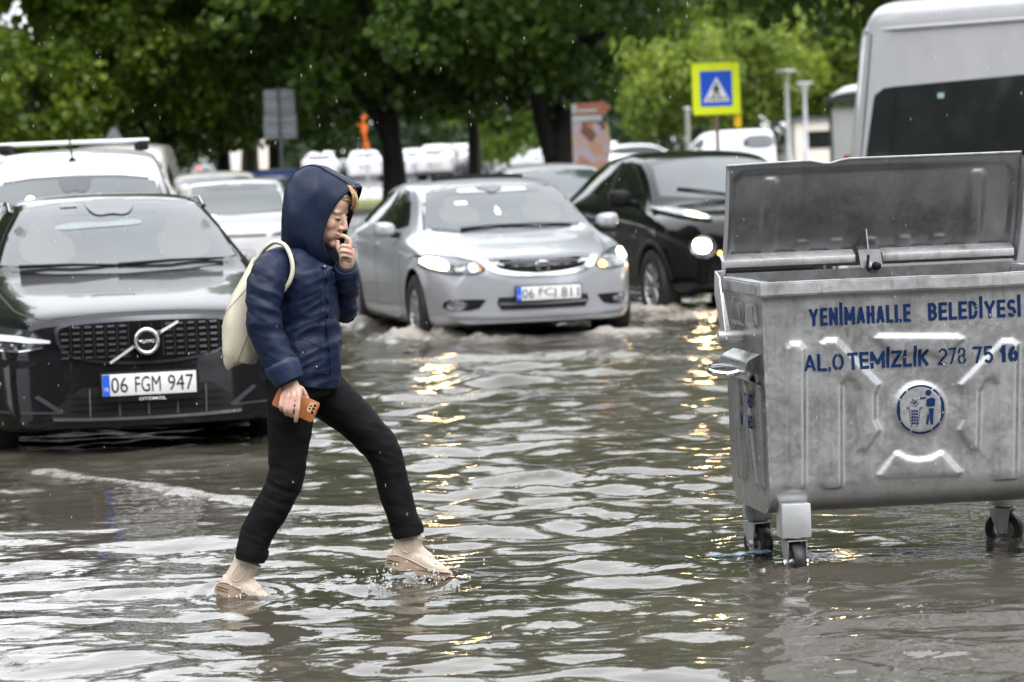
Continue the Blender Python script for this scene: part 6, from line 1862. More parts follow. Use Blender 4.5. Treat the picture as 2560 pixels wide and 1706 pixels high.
# ------------------------------------------------------------------ woman walking through the water
SU = 0.000663            # metres per tracing unit of the figure study
CR, SR = math.cos(.038), math.sin(.038)
def S(u, v, y=0.0):
    """figure study (u right, v down) -> local metres; y is depth, + away from the viewer"""
    dx, dz = (u - 600) * SU, -(v - 2519) * SU
    return Vector((dx * CR + dz * SR, y, -dx * SR + dz * CR))

def stube(rows, seg=20, sub=4, power=2.0):
    """rows: (u, v, y, a_units, b_metres). smooth closed tube with oval sections"""
    R_ = np.array([[*S(r[0], r[1], r[2]), r[3] * SU, r[4]] for r in rows])
    C = catmull(R_, sub)
    n = len(C); V, F = [], []
    for i in range(n):
        p = Vector(C[i, :3]); t = Vector(C[min(i + 1, n - 1), :3] - C[max(i - 1, 0), :3]).normalized()
        s = t.cross(Vector((0, 1, 0))).normalized(); w = s.cross(t).normalized()
        for k in range(seg):
            a = 2 * math.pi * k / seg
            ca, sa = math.cos(a), math.sin(a)
            if power != 2.0:
                ca = math.copysign(abs(ca) ** (2 / power), ca); sa = math.copysign(abs(sa) ** (2 / power), sa)
            V.append(p + s * (C[i, 3] * ca) + w * (C[i, 4] * sa))
    for i in range(n - 1):
        for k in range(seg):
            k2 = (k + 1) % seg
            F.append((i * seg + k, i * seg + k2, (i + 1) * seg + k2, (i + 1) * seg + k))
    F.append(tuple(reversed(range(seg)))); F.append(tuple(range((n - 1) * seg, n * seg)))
    return V, F

def ellipsoid(c, r, M=None, seg=20):
    V, F = [], []
    rings = seg // 2
    for i in range(1, rings):
        th = math.pi * i / rings
        for k in range(seg):
            a = 2 * math.pi * k / seg
            V.append(Vector((r[0] * math.sin(th) * math.cos(a), r[1] * math.sin(th) * math.sin(a), r[2] * math.cos(th))))
    top = len(V); V.append(Vector((0, 0, r[2]))); V.append(Vector((0, 0, -r[2])))
    for i in range(rings - 2):
        for k in range(seg):
            k2 = (k + 1) % seg
            F.append((i * seg + k, (i + 1) * seg + k, (i + 1) * seg + k2, i * seg + k2))
    for k in range(seg):
        k2 = (k + 1) % seg
        F.append((top, k, k2)); F.append((top + 1, (rings - 2) * seg + k2, (rings - 2) * seg + k))
    V = [v + Vector(c) for v in V]
    if M is not None: V = [M @ v for v in V]
    return V, F

def person():
    root = empty('person', (-.803, 12.235, 0), 0, 'woman in a navy hooded jacket and pale ankle boots striding through the water', 'person')
    # ---------------- materials
    M_SKIN = bpy.data.materials.new('skin'); M_SKIN.use_nodes = True
    N, L = M_SKIN.node_tree.nodes, M_SKIN.node_tree.links
    b = N['Principled BSDF']; b.inputs['Roughness'].default_value = .45
    b.inputs['Subsurface Weight'].default_value = .12; b.inputs['Subsurface Radius'].default_value = (.01, .004, .002)
    at = N.new('ShaderNodeAttribute'); at.attribute_name = 'tint'
    tc = N.new('ShaderNodeTexCoord'); nz = N.new('ShaderNodeTexNoise'); nz.inputs['Scale'].default_value = 60; nz.inputs['Detail'].default_value = 3
    L.new(tc.outputs['Object'], nz.inputs['Vector'])
    mx = N.new('ShaderNodeMix'); mx.data_type = 'RGBA'; mx.blend_type = 'MULTIPLY'; mx.inputs[0].default_value = .25
    L.new(at.outputs['Color'], mx.inputs[6]); L.new(nz.outputs['Fac'], mx.inputs[7]); L.new(mx.outputs[2], b.inputs['Base Color'])
    def cloth(name, c1, c2, rough, bump, scale, sheen=0.0):
        m = principled(name, c1, rough, noise_scale=9, col2=c2, bump=bump, bump_scale=scale)
        if sheen: m.node_tree.nodes['Principled BSDF'].inputs['Sheen Weight'].default_value = sheen
        return m
    M_NAVY = cloth('navy_shell', (.0055, .013, .040), (.0045, .0105, .032), .5, .14, 190)
    M_NAVY.node_tree.nodes['Principled BSDF'].inputs['Specular IOR Level'].default_value = .32
    M_NAVY2 = cloth('navy_cuff', (.008, .020, .060), (.0065, .016, .048), .5, .2, 60)
    M_SEAM = principled('navy_seam', (.004, .007, .018), .6, noise_amt=.2)
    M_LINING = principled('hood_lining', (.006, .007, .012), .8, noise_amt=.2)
    M_DENIM = cloth('black_denim', (.006, .006, .007), (.0035, .0035, .004), .8, .25, 130)
    M_DENIM.node_tree.nodes['Principled BSDF'].inputs['Specular IOR Level'].default_value = .18
    M_RUBB = principled('beige_rubber', (.50, .41, .33), .38, noise_amt=.08, noise_scale=12)
    M_SOLE = principled('beige_sole', (.36, .27, .20), .5, noise_amt=.14, noise_scale=16)
    M_ELAST = principled('beige_elastic', (.40, .33, .26), .75, noise_amt=.1, noise_scale=20, bump=.3, bump_scale=120)
    M_TRIM = principled('cream_trim', (.60, .54, .44), .6, noise_amt=.1)
    M_HAIR = principled('blond_hair', (.40, .26, .12), .5, noise_amt=.6, noise_scale=160)
    M_SNAP = principled('snap_metal', (.25, .27, .32), .3, metal=.8, noise_amt=.1)

    # ---------------- body: head, neck, trunk, arms, hands, legs as one skin
    th, pt = math.radians(23), math.radians(20)
    f = Vector((math.cos(th) * math.cos(pt), -math.sin(th) * math.cos(pt), -math.sin(pt)))
    r = Vector((-math.sin(th), -math.cos(th), 0))
    u = Vector((math.cos(th) * math.sin(pt), -math.sin(th) * math.sin(pt), math.cos(pt)))
    hc = S(690, 376, 0)
    HM = Matrix(((f.x, r.x, u.x, hc.x), (f.y, r.y, u.y, hc.y), (f.z, r.z, u.z, hc.z), (0, 0, 0, 1)))
    parts = []
    E_ = lambda c, rr: parts.append(ellipsoid(c, rr, HM))
    E_((-.012, 0, .03), (.095, .073, .10)); E_((.042, 0, -.018), (.052, .060, .078)); E_((.038, 0, -.072), (.048, .047, .038))
    E_((.076, 0, -.099), (.019, .021, .017)); E_((.042, 0, .052), (.050, .060, .058))
    for s_ in (-1, 1):
        E_((.056, s_ * .036, -.024), (.030, .024, .030)); E_((.070, s_ * .024, .024), (.018, .030, .014)); E_((.074, s_ * .031, .001), (.0135, .0165, .0115))
        E_((.097, s_ * .0135, -.033), (.011, .0085, .0085)); E_((.062, s_ * .022, -.058), (.026, .026, .034))
    nose = [HM @ Vector(p) for p in ((.084, 0, .018), (.094, 0, .002), (.103, 0, -.016), (.108, 0, -.028), (.096, 0, -.039))]
    parts.append(tube_data(nose, [.009, .009, .010, .0118, .008], 12))
    parts.append(ellipsoid((.0935, 0, -.0555), (.0105, .023, .0062), HM)); parts.append(ellipsoid((.0915, 0, -.0670), (.0105, .019, .0072), HM))
    parts.append(tube_data([HM @ Vector(p) for p in ((-.02, 0, -.06), (-.035, 0, -.12), (-.06, 0, -.20))], [.052, .050, .06], 16))
    # trunk and limbs (inside the clothes)
    parts.append(stube([(570, 1340, 0, 60, .05), (572, 1000, 0, 60, .05), (570, 720, 0, 70, .06), (640, 560, 0, 60, .045)], 12))
    parts.append(stube([(560, 690, -.02, 50, .03), (440, 665, -.16, 45, .03), (385, 780, -.21, 45, .03), (375, 925, -.225, 42, .028), (440, 1110, -.232, 38, .025), (505, 1260, -.238, 34, .022), (535, 1330, -.240, 40, .019)], 12))
    parts.append(stube([(580, 690, .02, 50, .03), (690, 690, .15, 45, .03), (770, 850, .15, 42, .03), (800, 945, .12, 42, .028), (812, 820, .04, 38, .025), (822, 700, -.035, 34, .022), (828, 650, -.055, 36, .020)], 12))
    parts.append(stube([(545, 1360, -.04, 60, .04), (510, 1560, -.085, 60, .04), (490, 1850, -.08, 50, .035), (400, 2050, -.08, 45, .03), (300, 2240, -.08, 40, .028), (270, 2400, -.08, 40, .028)], 12))
    parts.append(stube([(605, 1360, .04, 60, .04), (830, 1530, .085, 60, .04), (1035, 1750, .09, 50, .035), (1085, 1950, .09, 45, .03), (1150, 2180, .09, 40, .028), (1160, 2300, .09, 40, .028)], 12))
    # right hand, hanging, closed round the telephone
    parts.append(stube([(515, 1290, -.240, 42, .020), (532, 1335, -.244, 48, .019), (540, 1372, -.256, 58, .014), (536, 1400, -.262, 52, .010)], 16))
    def finger(pts, r0, r1):
        P = [S(a, b_, y) for a, b_, y in pts]
        C = catmull([tuple(p) for p in P], 4)
        n = len(C); rad = [r0 + (r1 - r0) * (i / (n - 1)) for i in range(n)]
        rad[-1] *= .55
        for kk in range(1, len(pts) - 1):      # knuckles a little thicker
            i = kk * 4; rad[i] *= 1.09
        parts.append(tube_data(C, rad, 10))
    finger([(566, 1350, -.252), (576, 1385, -.270), (571, 1455, -.280), (564, 1500, -.272), (559, 1532, -.258)], .0108, .0080)
    finger([(545, 1355, -.254), (545, 1388, -.272), (534, 1460, -.280), (534, 1492, -.262), (548, 1498, -.240), (566, 1488, -.228)], .0106, .0078)
    finger([(525, 1360, -.252), (516, 1392, -.269), (504, 1458, -.276), (510, 1486, -.258), (524, 1490, -.236)], .0102, .0074)
    finger([(505, 1358, -.248), (488, 1386, -.262), (477, 1440, -.268), (484, 1466, -.252), (498, 1470, -.234)], .0092, .0068)
    finger([(560, 1335, -.238), (590, 1352, -.226), (606, 1380, -.218), (618, 1408, -.213), (626, 1430, -.211)], .0112, .0084)
    # left hand raised to the mouth: loose fist, index finger to the lips, thumb under it
    parts.append(stube([(822, 700, -.035, 36, .020), (830, 655, -.050, 44, .021), (836, 610, -.058, 44, .020), (842, 575, -.060, 32, .015)], 16))
    finger([(842, 592, -.066), (850, 558, -.070), (838, 524, -.072), (812, 508, -.066), (790, 512, -.060)], .0100, .0072)
    finger([(846, 600, -.074), (846, 572, -.084), (808, 562, -.086), (798, 582, -.076), (814, 600, -.066)], .0086, .0072)
    finger([(846, 625, -.074), (850, 600, -.086), (806, 590, -.090), (794, 608, -.080), (810, 625, -.070)], .0085, .0072)
    finger([(842, 648, -.070), (850, 625, -.082), (808, 616, -.086), (798, 632, -.078), (812, 645, -.068)], .0080, .0066)
    finger([(822, 650, -.062), (798, 612, -.060), (782, 576, -.058), (779, 552, -.057), (782, 532, -.058)], .0108, .0078)
    me = voxel_union(merge(*parts), .0027, 4, .5)
    co = get_co(me)
    HI = np.array(HM.inverted())
    hl = co @ HI[:3, :3].T + HI[:3, 3]
    # soften the planes of the face, keep nose, lips and eyelids crisp
    hm = (hl[:, 0] > -.03) & (hl[:, 0] < .13) & (np.abs(hl[:, 1]) < .09) & (hl[:, 2] > -.125) & (hl[:, 2] < .14)
    ed = np.empty(len(me.edges) * 2, dtype=np.int64); me.edges.foreach_get('vertices', ed); ed = ed.reshape(-1, 2)
    keep = np.exp(-((hl[:, 1] / .018) ** 2 + ((hl[:, 2] + .02) / .038) ** 2)) * (hl[:, 0] > .085) + np.exp(-((hl[:, 1] / .03) ** 2 + ((hl[:, 2] + .061) / .011) ** 2)) * (hl[:, 0] > .07)
    handy = ((co - np.array(S(825, 590, -.07))) ** 2).sum(1) < .075 ** 2
    wgt = np.where(hm & ~(handy & (hl[:, 0] > .100)), .5 * (1 - np.clip(keep, 0, .97)), 0)[:, None]
    for _ in range(22):
        acc = np.zeros_like(co); cnt = np.zeros((len(co), 1))
        np.add.at(acc, ed[:, 0], co[ed[:, 1]]); np.add.at(acc, ed[:, 1], co[ed[:, 0]])
        np.add.at(cnt, ed[:, 0], 1); np.add.at(cnt, ed[:, 1], 1)
        co = co + wgt * (acc / np.maximum(cnt, 1) - co)
    set_co(me, co)
    tint = np.tile(np.array([.68, .45, .355, 1.0]), (len(co), 1))
    ishead = (np.abs(hl[:, 0]) < .16) & (np.abs(hl[:, 1]) < .09) & (np.abs(hl[:, 2]) < .14)
    def blend(mask, c, k=1.0):
        mk = np.clip(mask, 0, 1)[:, None] * k
        tint[:, :3] = tint[:, :3] * (1 - mk) + np.array(c) * mk
    g = lambda c, rr: np.exp(-(((hl - np.array(c)) / np.array(rr)) ** 2).sum(1)) * ishead
    for s_ in (-1, 1):
        blend(g((.075, s_ * .04, -.028), (.04, .022, .02)), (.62, .30, .23), .55)
        blend(g((.088, s_ * .031, .0005), (.02, .014, .0045)) * 1.6, (.05, .03, .025), .85)
        blend(g((.088, s_ * .031, .008), (.02, .017, .003)) * 1.2, (.40, .24, .17), .55)
        blend(g((.092, s_ * .030, .023), (.03, .020, .0035)) * 1.5, (.20, .12, .07), .8)
        blend(g((.10, s_ * .010, -.040), (.01, .004, .003)) * 1.4, (.22, .09, .07), .8)
    blend(g((.112, 0, -.028), (.012, .012, .012)), (.66, .27, .22), .45)
    blend(g((.10, 0, -.0565), (.02, .022, .0055)) * 1.4, (.46, .15, .14), .85); blend(g((.098, 0, -.067), (.02, .018, .006)) * 1.3, (.52, .20, .18), .8)
    blend(g((.104, 0, -.0615), (.02, .022, .0018)) * 1.4, (.20, .06, .06), .8)
    for (uu, vv, rr) in ((576, 1385, .012), (545, 1388, .012), (516, 1392, .012), (488, 1386, .011), (571, 1455, .010), (534, 1460, .010), (504, 1458, .010), (848, 560, .012), (848, 575, .012), (850, 602, .012)):
        p = np.array(S(uu, vv)); d2 = ((co[:, [0, 2]] - p[[0, 2]]) ** 2).sum(1)
        blend(np.exp(-d2 / rr ** 2), (.62, .27, .22), .55)
    a_ = me.color_attributes.new('tint', 'FLOAT_COLOR', 'POINT'); a_.data.foreach_set('color', tint.ravel())
    me_obj('body', me, M_SKIN, root, True)
    # eye whites and irises
    for s_ in (-1, 1):
        V, F = ellipsoid((.0775, s_ * .031, .0005), (.0105, .0125, .0058), HM, 14); mesh_obj('eye', V, F, principled('eye_white', (.38, .34, .32), .25, noise_amt=.05), root)
        V, F = ellipsoid((.0780, s_ * .0312, .0052), (.0118, .0148, .0052), HM, 14); mesh_obj('eyelid', V, F, principled('eyelid_skin', (.50, .31, .24), .5, noise_amt=.06), root)
        lp_ = [HM @ Vector((x_, s_ * y_, z_)) for x_, y_, z_ in ((.0815, .0185, .0000), (.0885, .025, .0012), (.0898, .031, .0016), (.0872, .038, .0010), (.0810, .0450, -.0015))]
        tube('eyelashes', catmull([tuple(q) for q in lp_], 3), [.0011] * 13, principled('lash', (.03, .02, .015), .6, noise_amt=.1), root, 5)
        V, F = ellipsoid((.0862, s_ * .031 , -.0008), (.0030, .0058, .0054), HM, 12); mesh_obj('iris', V, F, principled('iris_dark', (.03, .022, .016), .15, noise_amt=.1), root)
    # fringe and loose strands
    R = rng(5)
    hv = []
    for k in range(46):
        t = k / 45
        y0 = -.075 + .10 * t
        a0 = S(842 + 22 * t + R.normal(0, 9), 236 + R.normal(0, 10), y0 * .6); a1 = S(868 + 14 * t + R.normal(0, 4), 285 + R.normal(0, 5), y0 * .75 - .012)
        a2 = S(884 - 18 * (1 - t) + R.normal(0, 4), 330 + R.normal(0, 8), y0 * .6 - .015); a3 = S(872 - 22 * (1 - t) + R.normal(0, 6), 362 + R.normal(0, 9), y0 * .4 - .01)
        hv.append(tube_data(catmull([tuple(a0), tuple(a1), tuple(a2), tuple(a3)], 5), [.0016 * (1 - (i / 15) ** 2 * .85) for i in range(16)], 5))
    for dz_ in (0, .010, .020):
        band = [HM @ Vector(q) for q in ((.074, .030, .074 + dz_ * .6), (.081, .020, .076 + dz_ * .6), (.086 - dz_ * .4, .004, .076 + dz_ * .7), (.087 - dz_ * .4, -.016, .070 + dz_ * .7), (.080, -.040, .060 + dz_ * .7))]
        hv.append(tube_data(catmull([tuple(q) for q in band], 5), [(.006, .006)] * 21, 10))
    lock = catmull([tuple(S(*q)) for q in ((840, 232, -.02), (866, 268, -.022), (884, 312, -.028), (880, 345, -.034), (866, 372, -.036))], 5)
    hv.append(tube_data(lock, [(.010 * (1 - (i / 20) ** 2 * .8), .030 * (1 - (i / 20) ** 1.5 * .8)) for i in range(21)], 14))
    V, F = merge(*hv); mesh_obj('hair', V, F, M_HAIR, root)

    # ---------------- trousers
    tp = [stube([(566, 1270, 0, 200, .165), (570, 1340, 0, 205, .172), (580, 1420, 0, 175, .15)], 24),
          stube([(548, 1330, -.075, 150, .10), (522, 1420, -.085, 140, .10), (510, 1560, -.088, 127, .092), (500, 1720, -.085, 112, .082), (488, 1850, -.083, 101, .076), (452, 1955, -.082, 99, .076), (395, 2055, -.08, 101, .073), (338, 2150, -.08, 94, .068), (304, 2225, -.08, 90, .066), (292, 2290, -.08, 88, .066), (285, 2328, -.08, 80, .062)], 24),
          stube([(620, 1330, .075, 150, .10), (700, 1420, .085, 140, .10), (825, 1525, .09, 122, .092), (940, 1640, .09, 108, .082), (1022, 1735, .09, 99, .076), (1060, 1840, .09, 92, .072), (1086, 1955, .09, 93, .070), (1118, 2075, .09, 89, .067), (1150, 2165, .09, 86, .064), (1162, 2215, .09, 82, .062)], 24)]
    me = voxel_union(merge(*tp), .006, 5, .5)
    co = get_co(me); no = get_no(me)
    w1 = fnoise(co, (9, 9, 16), 3.1); w2 = fnoise(co, (22, 22, 34), 7.7)
    def near(uu, vv, rr): p = np.array(S(uu, vv)); return np.exp(-((co[:, [0, 2]] - p[[0, 2]]) ** 2).sum(1) / rr ** 2)
    crease = near(440, 1930, .10) + near(990, 1720, .09) + near(295, 2290, .07) + near(1150, 2180, .07) + .6 * near(620, 1420, .13)
    al = np.stack([co[:, 0] * .5, co[:, 1], co[:, 2] + .45 * co[:, 0]], 1)
    fold = (1 - np.abs(fnoise(al, (6, 7, 30), 5.5)) * 2.4).clip(-.5, 1) + .5 * fnoise(al, (9, 9, 50), 1.5)
    co = co + no * (w1 * .0035 + w2 * .0018 + np.clip(crease, 0, 1) * (fold * .0040 + w2 * .003))[:, None]
    set_co(me, co)
    tr = me_obj('trousers', me, M_DENIM, root, True)
    for rows in ([(300, 2262, -.08, 92, .070), (291, 2300, -.08, 95, .072), (284, 2332, -.08, 90, .069)], [(1150, 2162, .09, 88, .067), (1160, 2196, .09, 92, .069), (1166, 2226, .09, 88, .067)]):
        V, F = stube(rows, 26, 4)
        V = [Vector(v) + Vector((mnoise.noise(Vector(v) * 22) * .007, mnoise.noise(Vector(v) * 22 + Vector((5, 0, 0))) * .006, mnoise.noise(Vector(v) * 30 + Vector((0, 9, 0))) * .006)) for v in V]
        mesh_obj('turned_hem', V, F, M_DENIM, tr, True, 60)

    # ---------------- jacket: trunk and sleeves
    jp = [stube([(553, 1338, 0, 222, .182), (566, 1250, 0, 224, .180), (576, 1130, 0, 214, .172), (578, 1000, 0, 196, .164), (574, 880, 0, 192, .170), (568, 775, 0, 188, .185), (562, 695, 0, 172, .182), (578, 630, 0, 128, .135), (612, 570, 0, 92, .085)], 28),
          stube([(470, 668, -.125, 100, .075), (425, 700, -.175, 102, .072), (392, 790, -.208, 101, .068), (378, 870, -.222, 95, .064), (378, 945, -.226, 92, .062), (402, 1040, -.230, 90, .060), (445, 1140, -.236, 86, .057), (490, 1230, -.240, 82, .054), (515, 1278, -.243, 78, .052)], 22),
          stube([(650, 680, .12, 100, .07), (720, 760, .165, 88, .066), (770, 860, .155, 80, .062), (800, 935, .125, 70, .058), (808, 880, .085, 70, .056), (814, 800, .03, 66, .050), (820, 725, -.02, 64, .047), (824, 690, -.035, 62, .045)], 22)]
    me = voxel_union(merge(*jp), .0058, 5, .5)
    co = get_co(me); no = get_no(me)
    n1 = fnoise(co, (7, 7, 9), 1.3); n2 = fnoise(co, (16, 16, 22), 4.4); n3 = fnoise(co, (34, 34, 40), 8.1)
    arm = np.clip((-co[:, 1] - .16) / .05, 0, 1)
    # folds run across the sleeve and gather at the elbow
    pz = co[:, 2] * 1.0 + co[:, 0] * .55
    al = np.stack([co[:, 0] * .8 - co[:, 2] * .3, co[:, 1], pz], 1)
    f1 = fnoise(al, (6, 7, 17), 2.2); f2 = fnoise(al, (10, 10, 30), 6.5); f3 = fnoise(np.stack([co[:, 0] + .7 * co[:, 2], co[:, 1], co[:, 2] - .5 * co[:, 0]], 1), (6, 6, 20), 9.1)
    ridge = lambda q: (1 - np.abs(q) * 2.2).clip(-.4, 1)
    elbow = near(375, 930, .15) + .8 * near(430, 1120, .12) + .4 * near(400, 720, .12) + .9 * near(800, 930, .12)
    waist = .8 * near(600, 1010, .16) + .7 * near(520, 1180, .16) + .6 * near(680, 800, .14)
    disp = n1 * .007 + n2 * .0036 + n3 * .0014 + (ridge(f1) * .0052 + ridge(f2) * .0030) * (.25 + .75 * np.clip(elbow, 0, 1)) * np.clip(arm + (co[:, 0] > .10), 0, 1) + ridge(f3) * .008 * (.25 + np.clip(waist, 0, 1)) * (1 - arm)
    co = co + no * disp[:, None]
    set_co(me, co)
    jk = me_obj('jacket', me, M_NAVY, root, True)
    bvh = BVHTree.FromPolygons([Vector(c) for c in co], [tuple(p.vertices) for p in me.polygons])
    def on(uu, vv, off=.003, miss=-.2):
        p = S(uu, vv)
        h_, n_, i_, d_ = bvh.ray_cast(Vector((p.x, -1.5, p.z)), Vector((0, 1, 0)))
        if h_ is None:
            h_, n_, i_, d_ = bvh.find_nearest(Vector((p.x, miss, p.z)))
        if n_.y > 0: n_ = -n_
        return h_ + n_ * off, n_
    def strip(name, pts, wd, mat, parent=jk, off=.003, thick=.003, per=8):
        C = catmull(pts, per)
        Tn = np.gradient(C, axis=0); Tn /= np.linalg.norm(Tn, axis=1)[:, None]; Nn = np.stack([-Tn[:, 1], Tn[:, 0]], 1)
        V, F = [], []
        for c_, nn in zip(C, Nn):
            for k, o_ in ((-1, -.004), (-.85, off + thick), (0, off + thick * 1.1), (.85, off + thick), (1, -.004)):
                V.append(on(c_[0] + nn[0] * wd / 2 * k, c_[1] + nn[1] * wd / 2 * k, o_)[0])
        for i in range(len(C) - 1):
            for k in range(4): F.append((i * 5 + k, i * 5 + k + 1, (i + 1) * 5 + k + 1, (i + 1) * 5 + k))
        return mesh_obj(name, V, F, mat, parent, True, 50)
    strip('front_placket', [(728, 690), (742, 770), (748, 870), (745, 960), (735, 1010), (748, 1100), (758, 1200), (757, 1290), (755, 1345)], 50, M_NAVY)
    strip('seam', [(690, 760), (694, 850), (690, 950), (680, 1010)], 5, M_SEAM, off=.001, thick=.001)
    strip('seam', [(772, 780), (768, 880), (760, 980), (764, 1080), (780, 1180), (786, 1300)], 5, M_SEAM, off=.004, thick=.001)
    strip('seam', [(460, 1000), (530, 1050), (620, 1090), (700, 1130)], 4, M_SEAM, off=.001, thick=.001)
    strip('pocket_flap', [(548, 1040), (572, 1110), (590, 1170), (605, 1225)], 44, M_NAVY)
    strip('pocket_seam', [(522, 1050), (548, 1120), (566, 1180), (582, 1235)], 5, M_SEAM, off=.002, thick=.001)
    strip('hem_band', [(590, 1322), (650, 1332), (700, 1338), (762, 1345)], 34, M_NAVY)
    strip('hem_seam', [(585, 1303), (650, 1313), (700, 1319), (775, 1325)], 4, M_SEAM, off=.002, thick=.001)
    strip('zip_pull', [(716, 662), (708, 676), (700, 690)], 12, principled('zip_print', (.35, .25, .32), .4, noise_amt=.7, noise_scale=200), off=.006)
    for uu, vv in ((590, 1153), (666, 1236)):
        p, n_ = on(uu, vv, .004); V, F = ellipsoid(p, (.0045, .003, .0045), None, 12); mesh_obj('snap_button', V, F, M_SNAP, jk)
    # turned-back cuffs
    def cuff(rows, dark):
        V, F = stube(rows, 26, 5)
        V = [Vector(v) + Vector((mnoise.noise(Vector(v) * 18) * .004, 0, mnoise.noise(Vector(v) * 18 + Vector((3, 3, 3))) * .004)) for v in V]
        o = mesh_obj('cuff', V, F, M_NAVY2, jk, True, 50)
        V, F = stube(dark, 20, 2); mesh_obj('cuff_lining', V, F, M_LINING, o, True)
    cuff([(474, 1198, -.240, 90, .062), (483, 1218, -.241, 100, .067), (504, 1262, -.243, 96, .064), (523, 1304, -.245, 88, .060)], [(515, 1290, -.245, 72, .049), (526, 1316, -.246, 68, .046)])
    cuff([(817, 775, .005, 66, .050), (818, 755, -.003, 68, .052), (821, 720, -.022, 66, .050), (824, 682, -.038, 62, .047)], [(823, 692, -.034, 56, .042), (826, 672, -.042, 52, .039)])

    # ---------------- hood: open shell turned a little to the viewer
    rings = [((470, 345), (466, 470), .035, 0), ((478, 262), (458, 535), .080, 0), ((512, 178), (478, 610), .112, 0), ((560, 128), (530, 672), .128, 0), ((628, 103), (590, 705), .134, 0),
             ((700, 118), (645, 715), .133, -6), ((765, 148), (690, 712), .127, -16), ((830, 186), (728, 700), .118, -34), ((878, 216), (752, 682), .108, -50), ((898, 232), (764, 668), .102, -58)]
    RR = np.array([[*a, *b_, d, w] for a, b_, d, w in rings], float)
    RR = catmull(RR, 4)
    seg = 48
    def shell(scale_in, noise_k=1.0):
        V = []
        for i, (ta, tb, ba, bb, d, w) in enumerate(RR):
            m_, h_ = np.array([(ta + ba) / 2, (tb + bb) / 2]), np.array([(ta - ba) / 2, (tb - bb) / 2])
            for k in range(seg):
                a = 2 * math.pi * k / seg
                ca, sa = math.cos(a), math.sin(a)
                sa_ = math.copysign(abs(sa) ** .85, sa)
                low = max(0, -ca)
                y = -d * sa_ * (1 - .28 * low ** 2) * scale_in
                p = m_ + h_ * ca * scale_in + np.array([w * sa * sa, 0])
                q = S(p[0] + y / SU * .40 * min(1, max(0, (i - 8) / 20)), p[1], y)
                nn = noise_k * (mnoise.noise(Vector((q.x * 9, q.y * 9, q.z * 9))) * .009 + mnoise.noise(Vector((q.x * 17, q.y * 17, q.z * 21 + 5))) * .006 + max(0, 1 - 5 * abs(mnoise.noise(Vector((q.x * 11 + q.z * 6, q.y * 6, q.z * 8 - q.x * 5 + 9))))) * .005)
                # gathers near the neck
                nn += noise_k * .004 * max(0, low - .3) * math.sin(q.x * 120 + 3 * mnoise.noise(q * 12))
                q = q + Vector((0, -1, 0)) * nn * (1 if sa > 0 else -1) + Vector((0, 0, 1)) * nn * .6 * (1 if ca > 0 else 0)
                V.append(q)
        return V
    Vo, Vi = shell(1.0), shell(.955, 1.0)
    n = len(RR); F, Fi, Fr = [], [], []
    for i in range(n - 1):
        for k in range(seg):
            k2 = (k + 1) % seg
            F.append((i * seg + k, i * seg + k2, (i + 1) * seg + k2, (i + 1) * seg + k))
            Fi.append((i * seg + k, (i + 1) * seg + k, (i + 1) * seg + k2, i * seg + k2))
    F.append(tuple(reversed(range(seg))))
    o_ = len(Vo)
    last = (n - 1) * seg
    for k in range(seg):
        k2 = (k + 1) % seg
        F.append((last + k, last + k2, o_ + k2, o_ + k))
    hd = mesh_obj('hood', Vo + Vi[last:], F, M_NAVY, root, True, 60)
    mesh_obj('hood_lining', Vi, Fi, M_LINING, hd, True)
    # stitched edge band and crown seam
    rimp = [Vo[(n - 4) * seg + k] for k in range(seg)] + [Vo[(n - 4) * seg]]
    tube('edge_stitching', [p + Vector((0, -.001 if p.y < 0 else .001, .001)) for p in rimp], .0016, M_SEAM, hd, 5)
    tube('crown_seam', [Vo[i * seg + 2] + Vector((0, -.002, .001)) for i in range(6, n)], .0018, M_SEAM, hd, 5)
    # standing collar under the chin
    V, F = stube([(640, 730, 0, 118, .115), (672, 690, -.005, 100, .105), (700, 650, -.01, 78, .085)], 26, 5)
    mesh_obj('collar', V, F, M_NAVY, jk, True, 60)

    # ---------------- ankle boots
    def boot(toe_uv, heel_uv, y, ankle_uv):
        heel, toe = S(*heel_uv, y), S(*toe_uv, y)
        ax = (toe - heel); ln = ax.length; ax.normalize()
        up = Vector((-ax.z, 0, ax.x))
        k = ln / .262
        B = Matrix(((ax.x * k, 0, up.x * k, heel.x), (0, k, 0, y), (ax.z * k, 0, up.z * k, heel.z), (0, 0, 0, 1)))
        ank = B.inverted() @ S(*ankle_uv, y)
        sh = [(.062, 0, .055), ((.062 * .6 + ank.x * .4), 0, .055 + (ank.z - .055) * .45), (ank.x, 0, ank.z)]
        ps = [tube_data(catmull(sh, 5), [(.060 - .003 * math.sin(i / 10 * 3.1), .045) for i in range(11)], 20),
              tube_data(catmull([(.012, 0, .046), (.05, 0, .058), (.11, 0, .056), (.165, 0, .046), (.215, 0, .038), (.252, 0, .033)], 4), [(.038, .034), (.042, .036), (.046, .038), (.049, .040), (.051, .041), (.052, .042), (.052, .043), (.051, .044), (.049, .045), (.047, .046), (.044, .047), (.041, .048), (.038, .048), (.035, .048), (.032, .047), (.029, .045), (.026, .042), (.023, .038), (.019, .032), (.015, .024), (.009, .014)], 20),
              tube_data(catmull([(.075, 0, .115), (.11, 0, .088), (.165, 0, .060)], 5), [(.032, .034)] * 11, 16)]
        me = voxel_union(merge(*ps), .0045, 8, .5)
        cc = get_co(me); cc[:, 2] = np.maximum(cc[:, 2], .02)
        set_co(me, cc); me.transform(B)
        ub = me_obj('boot', me, M_RUBB, root, True)
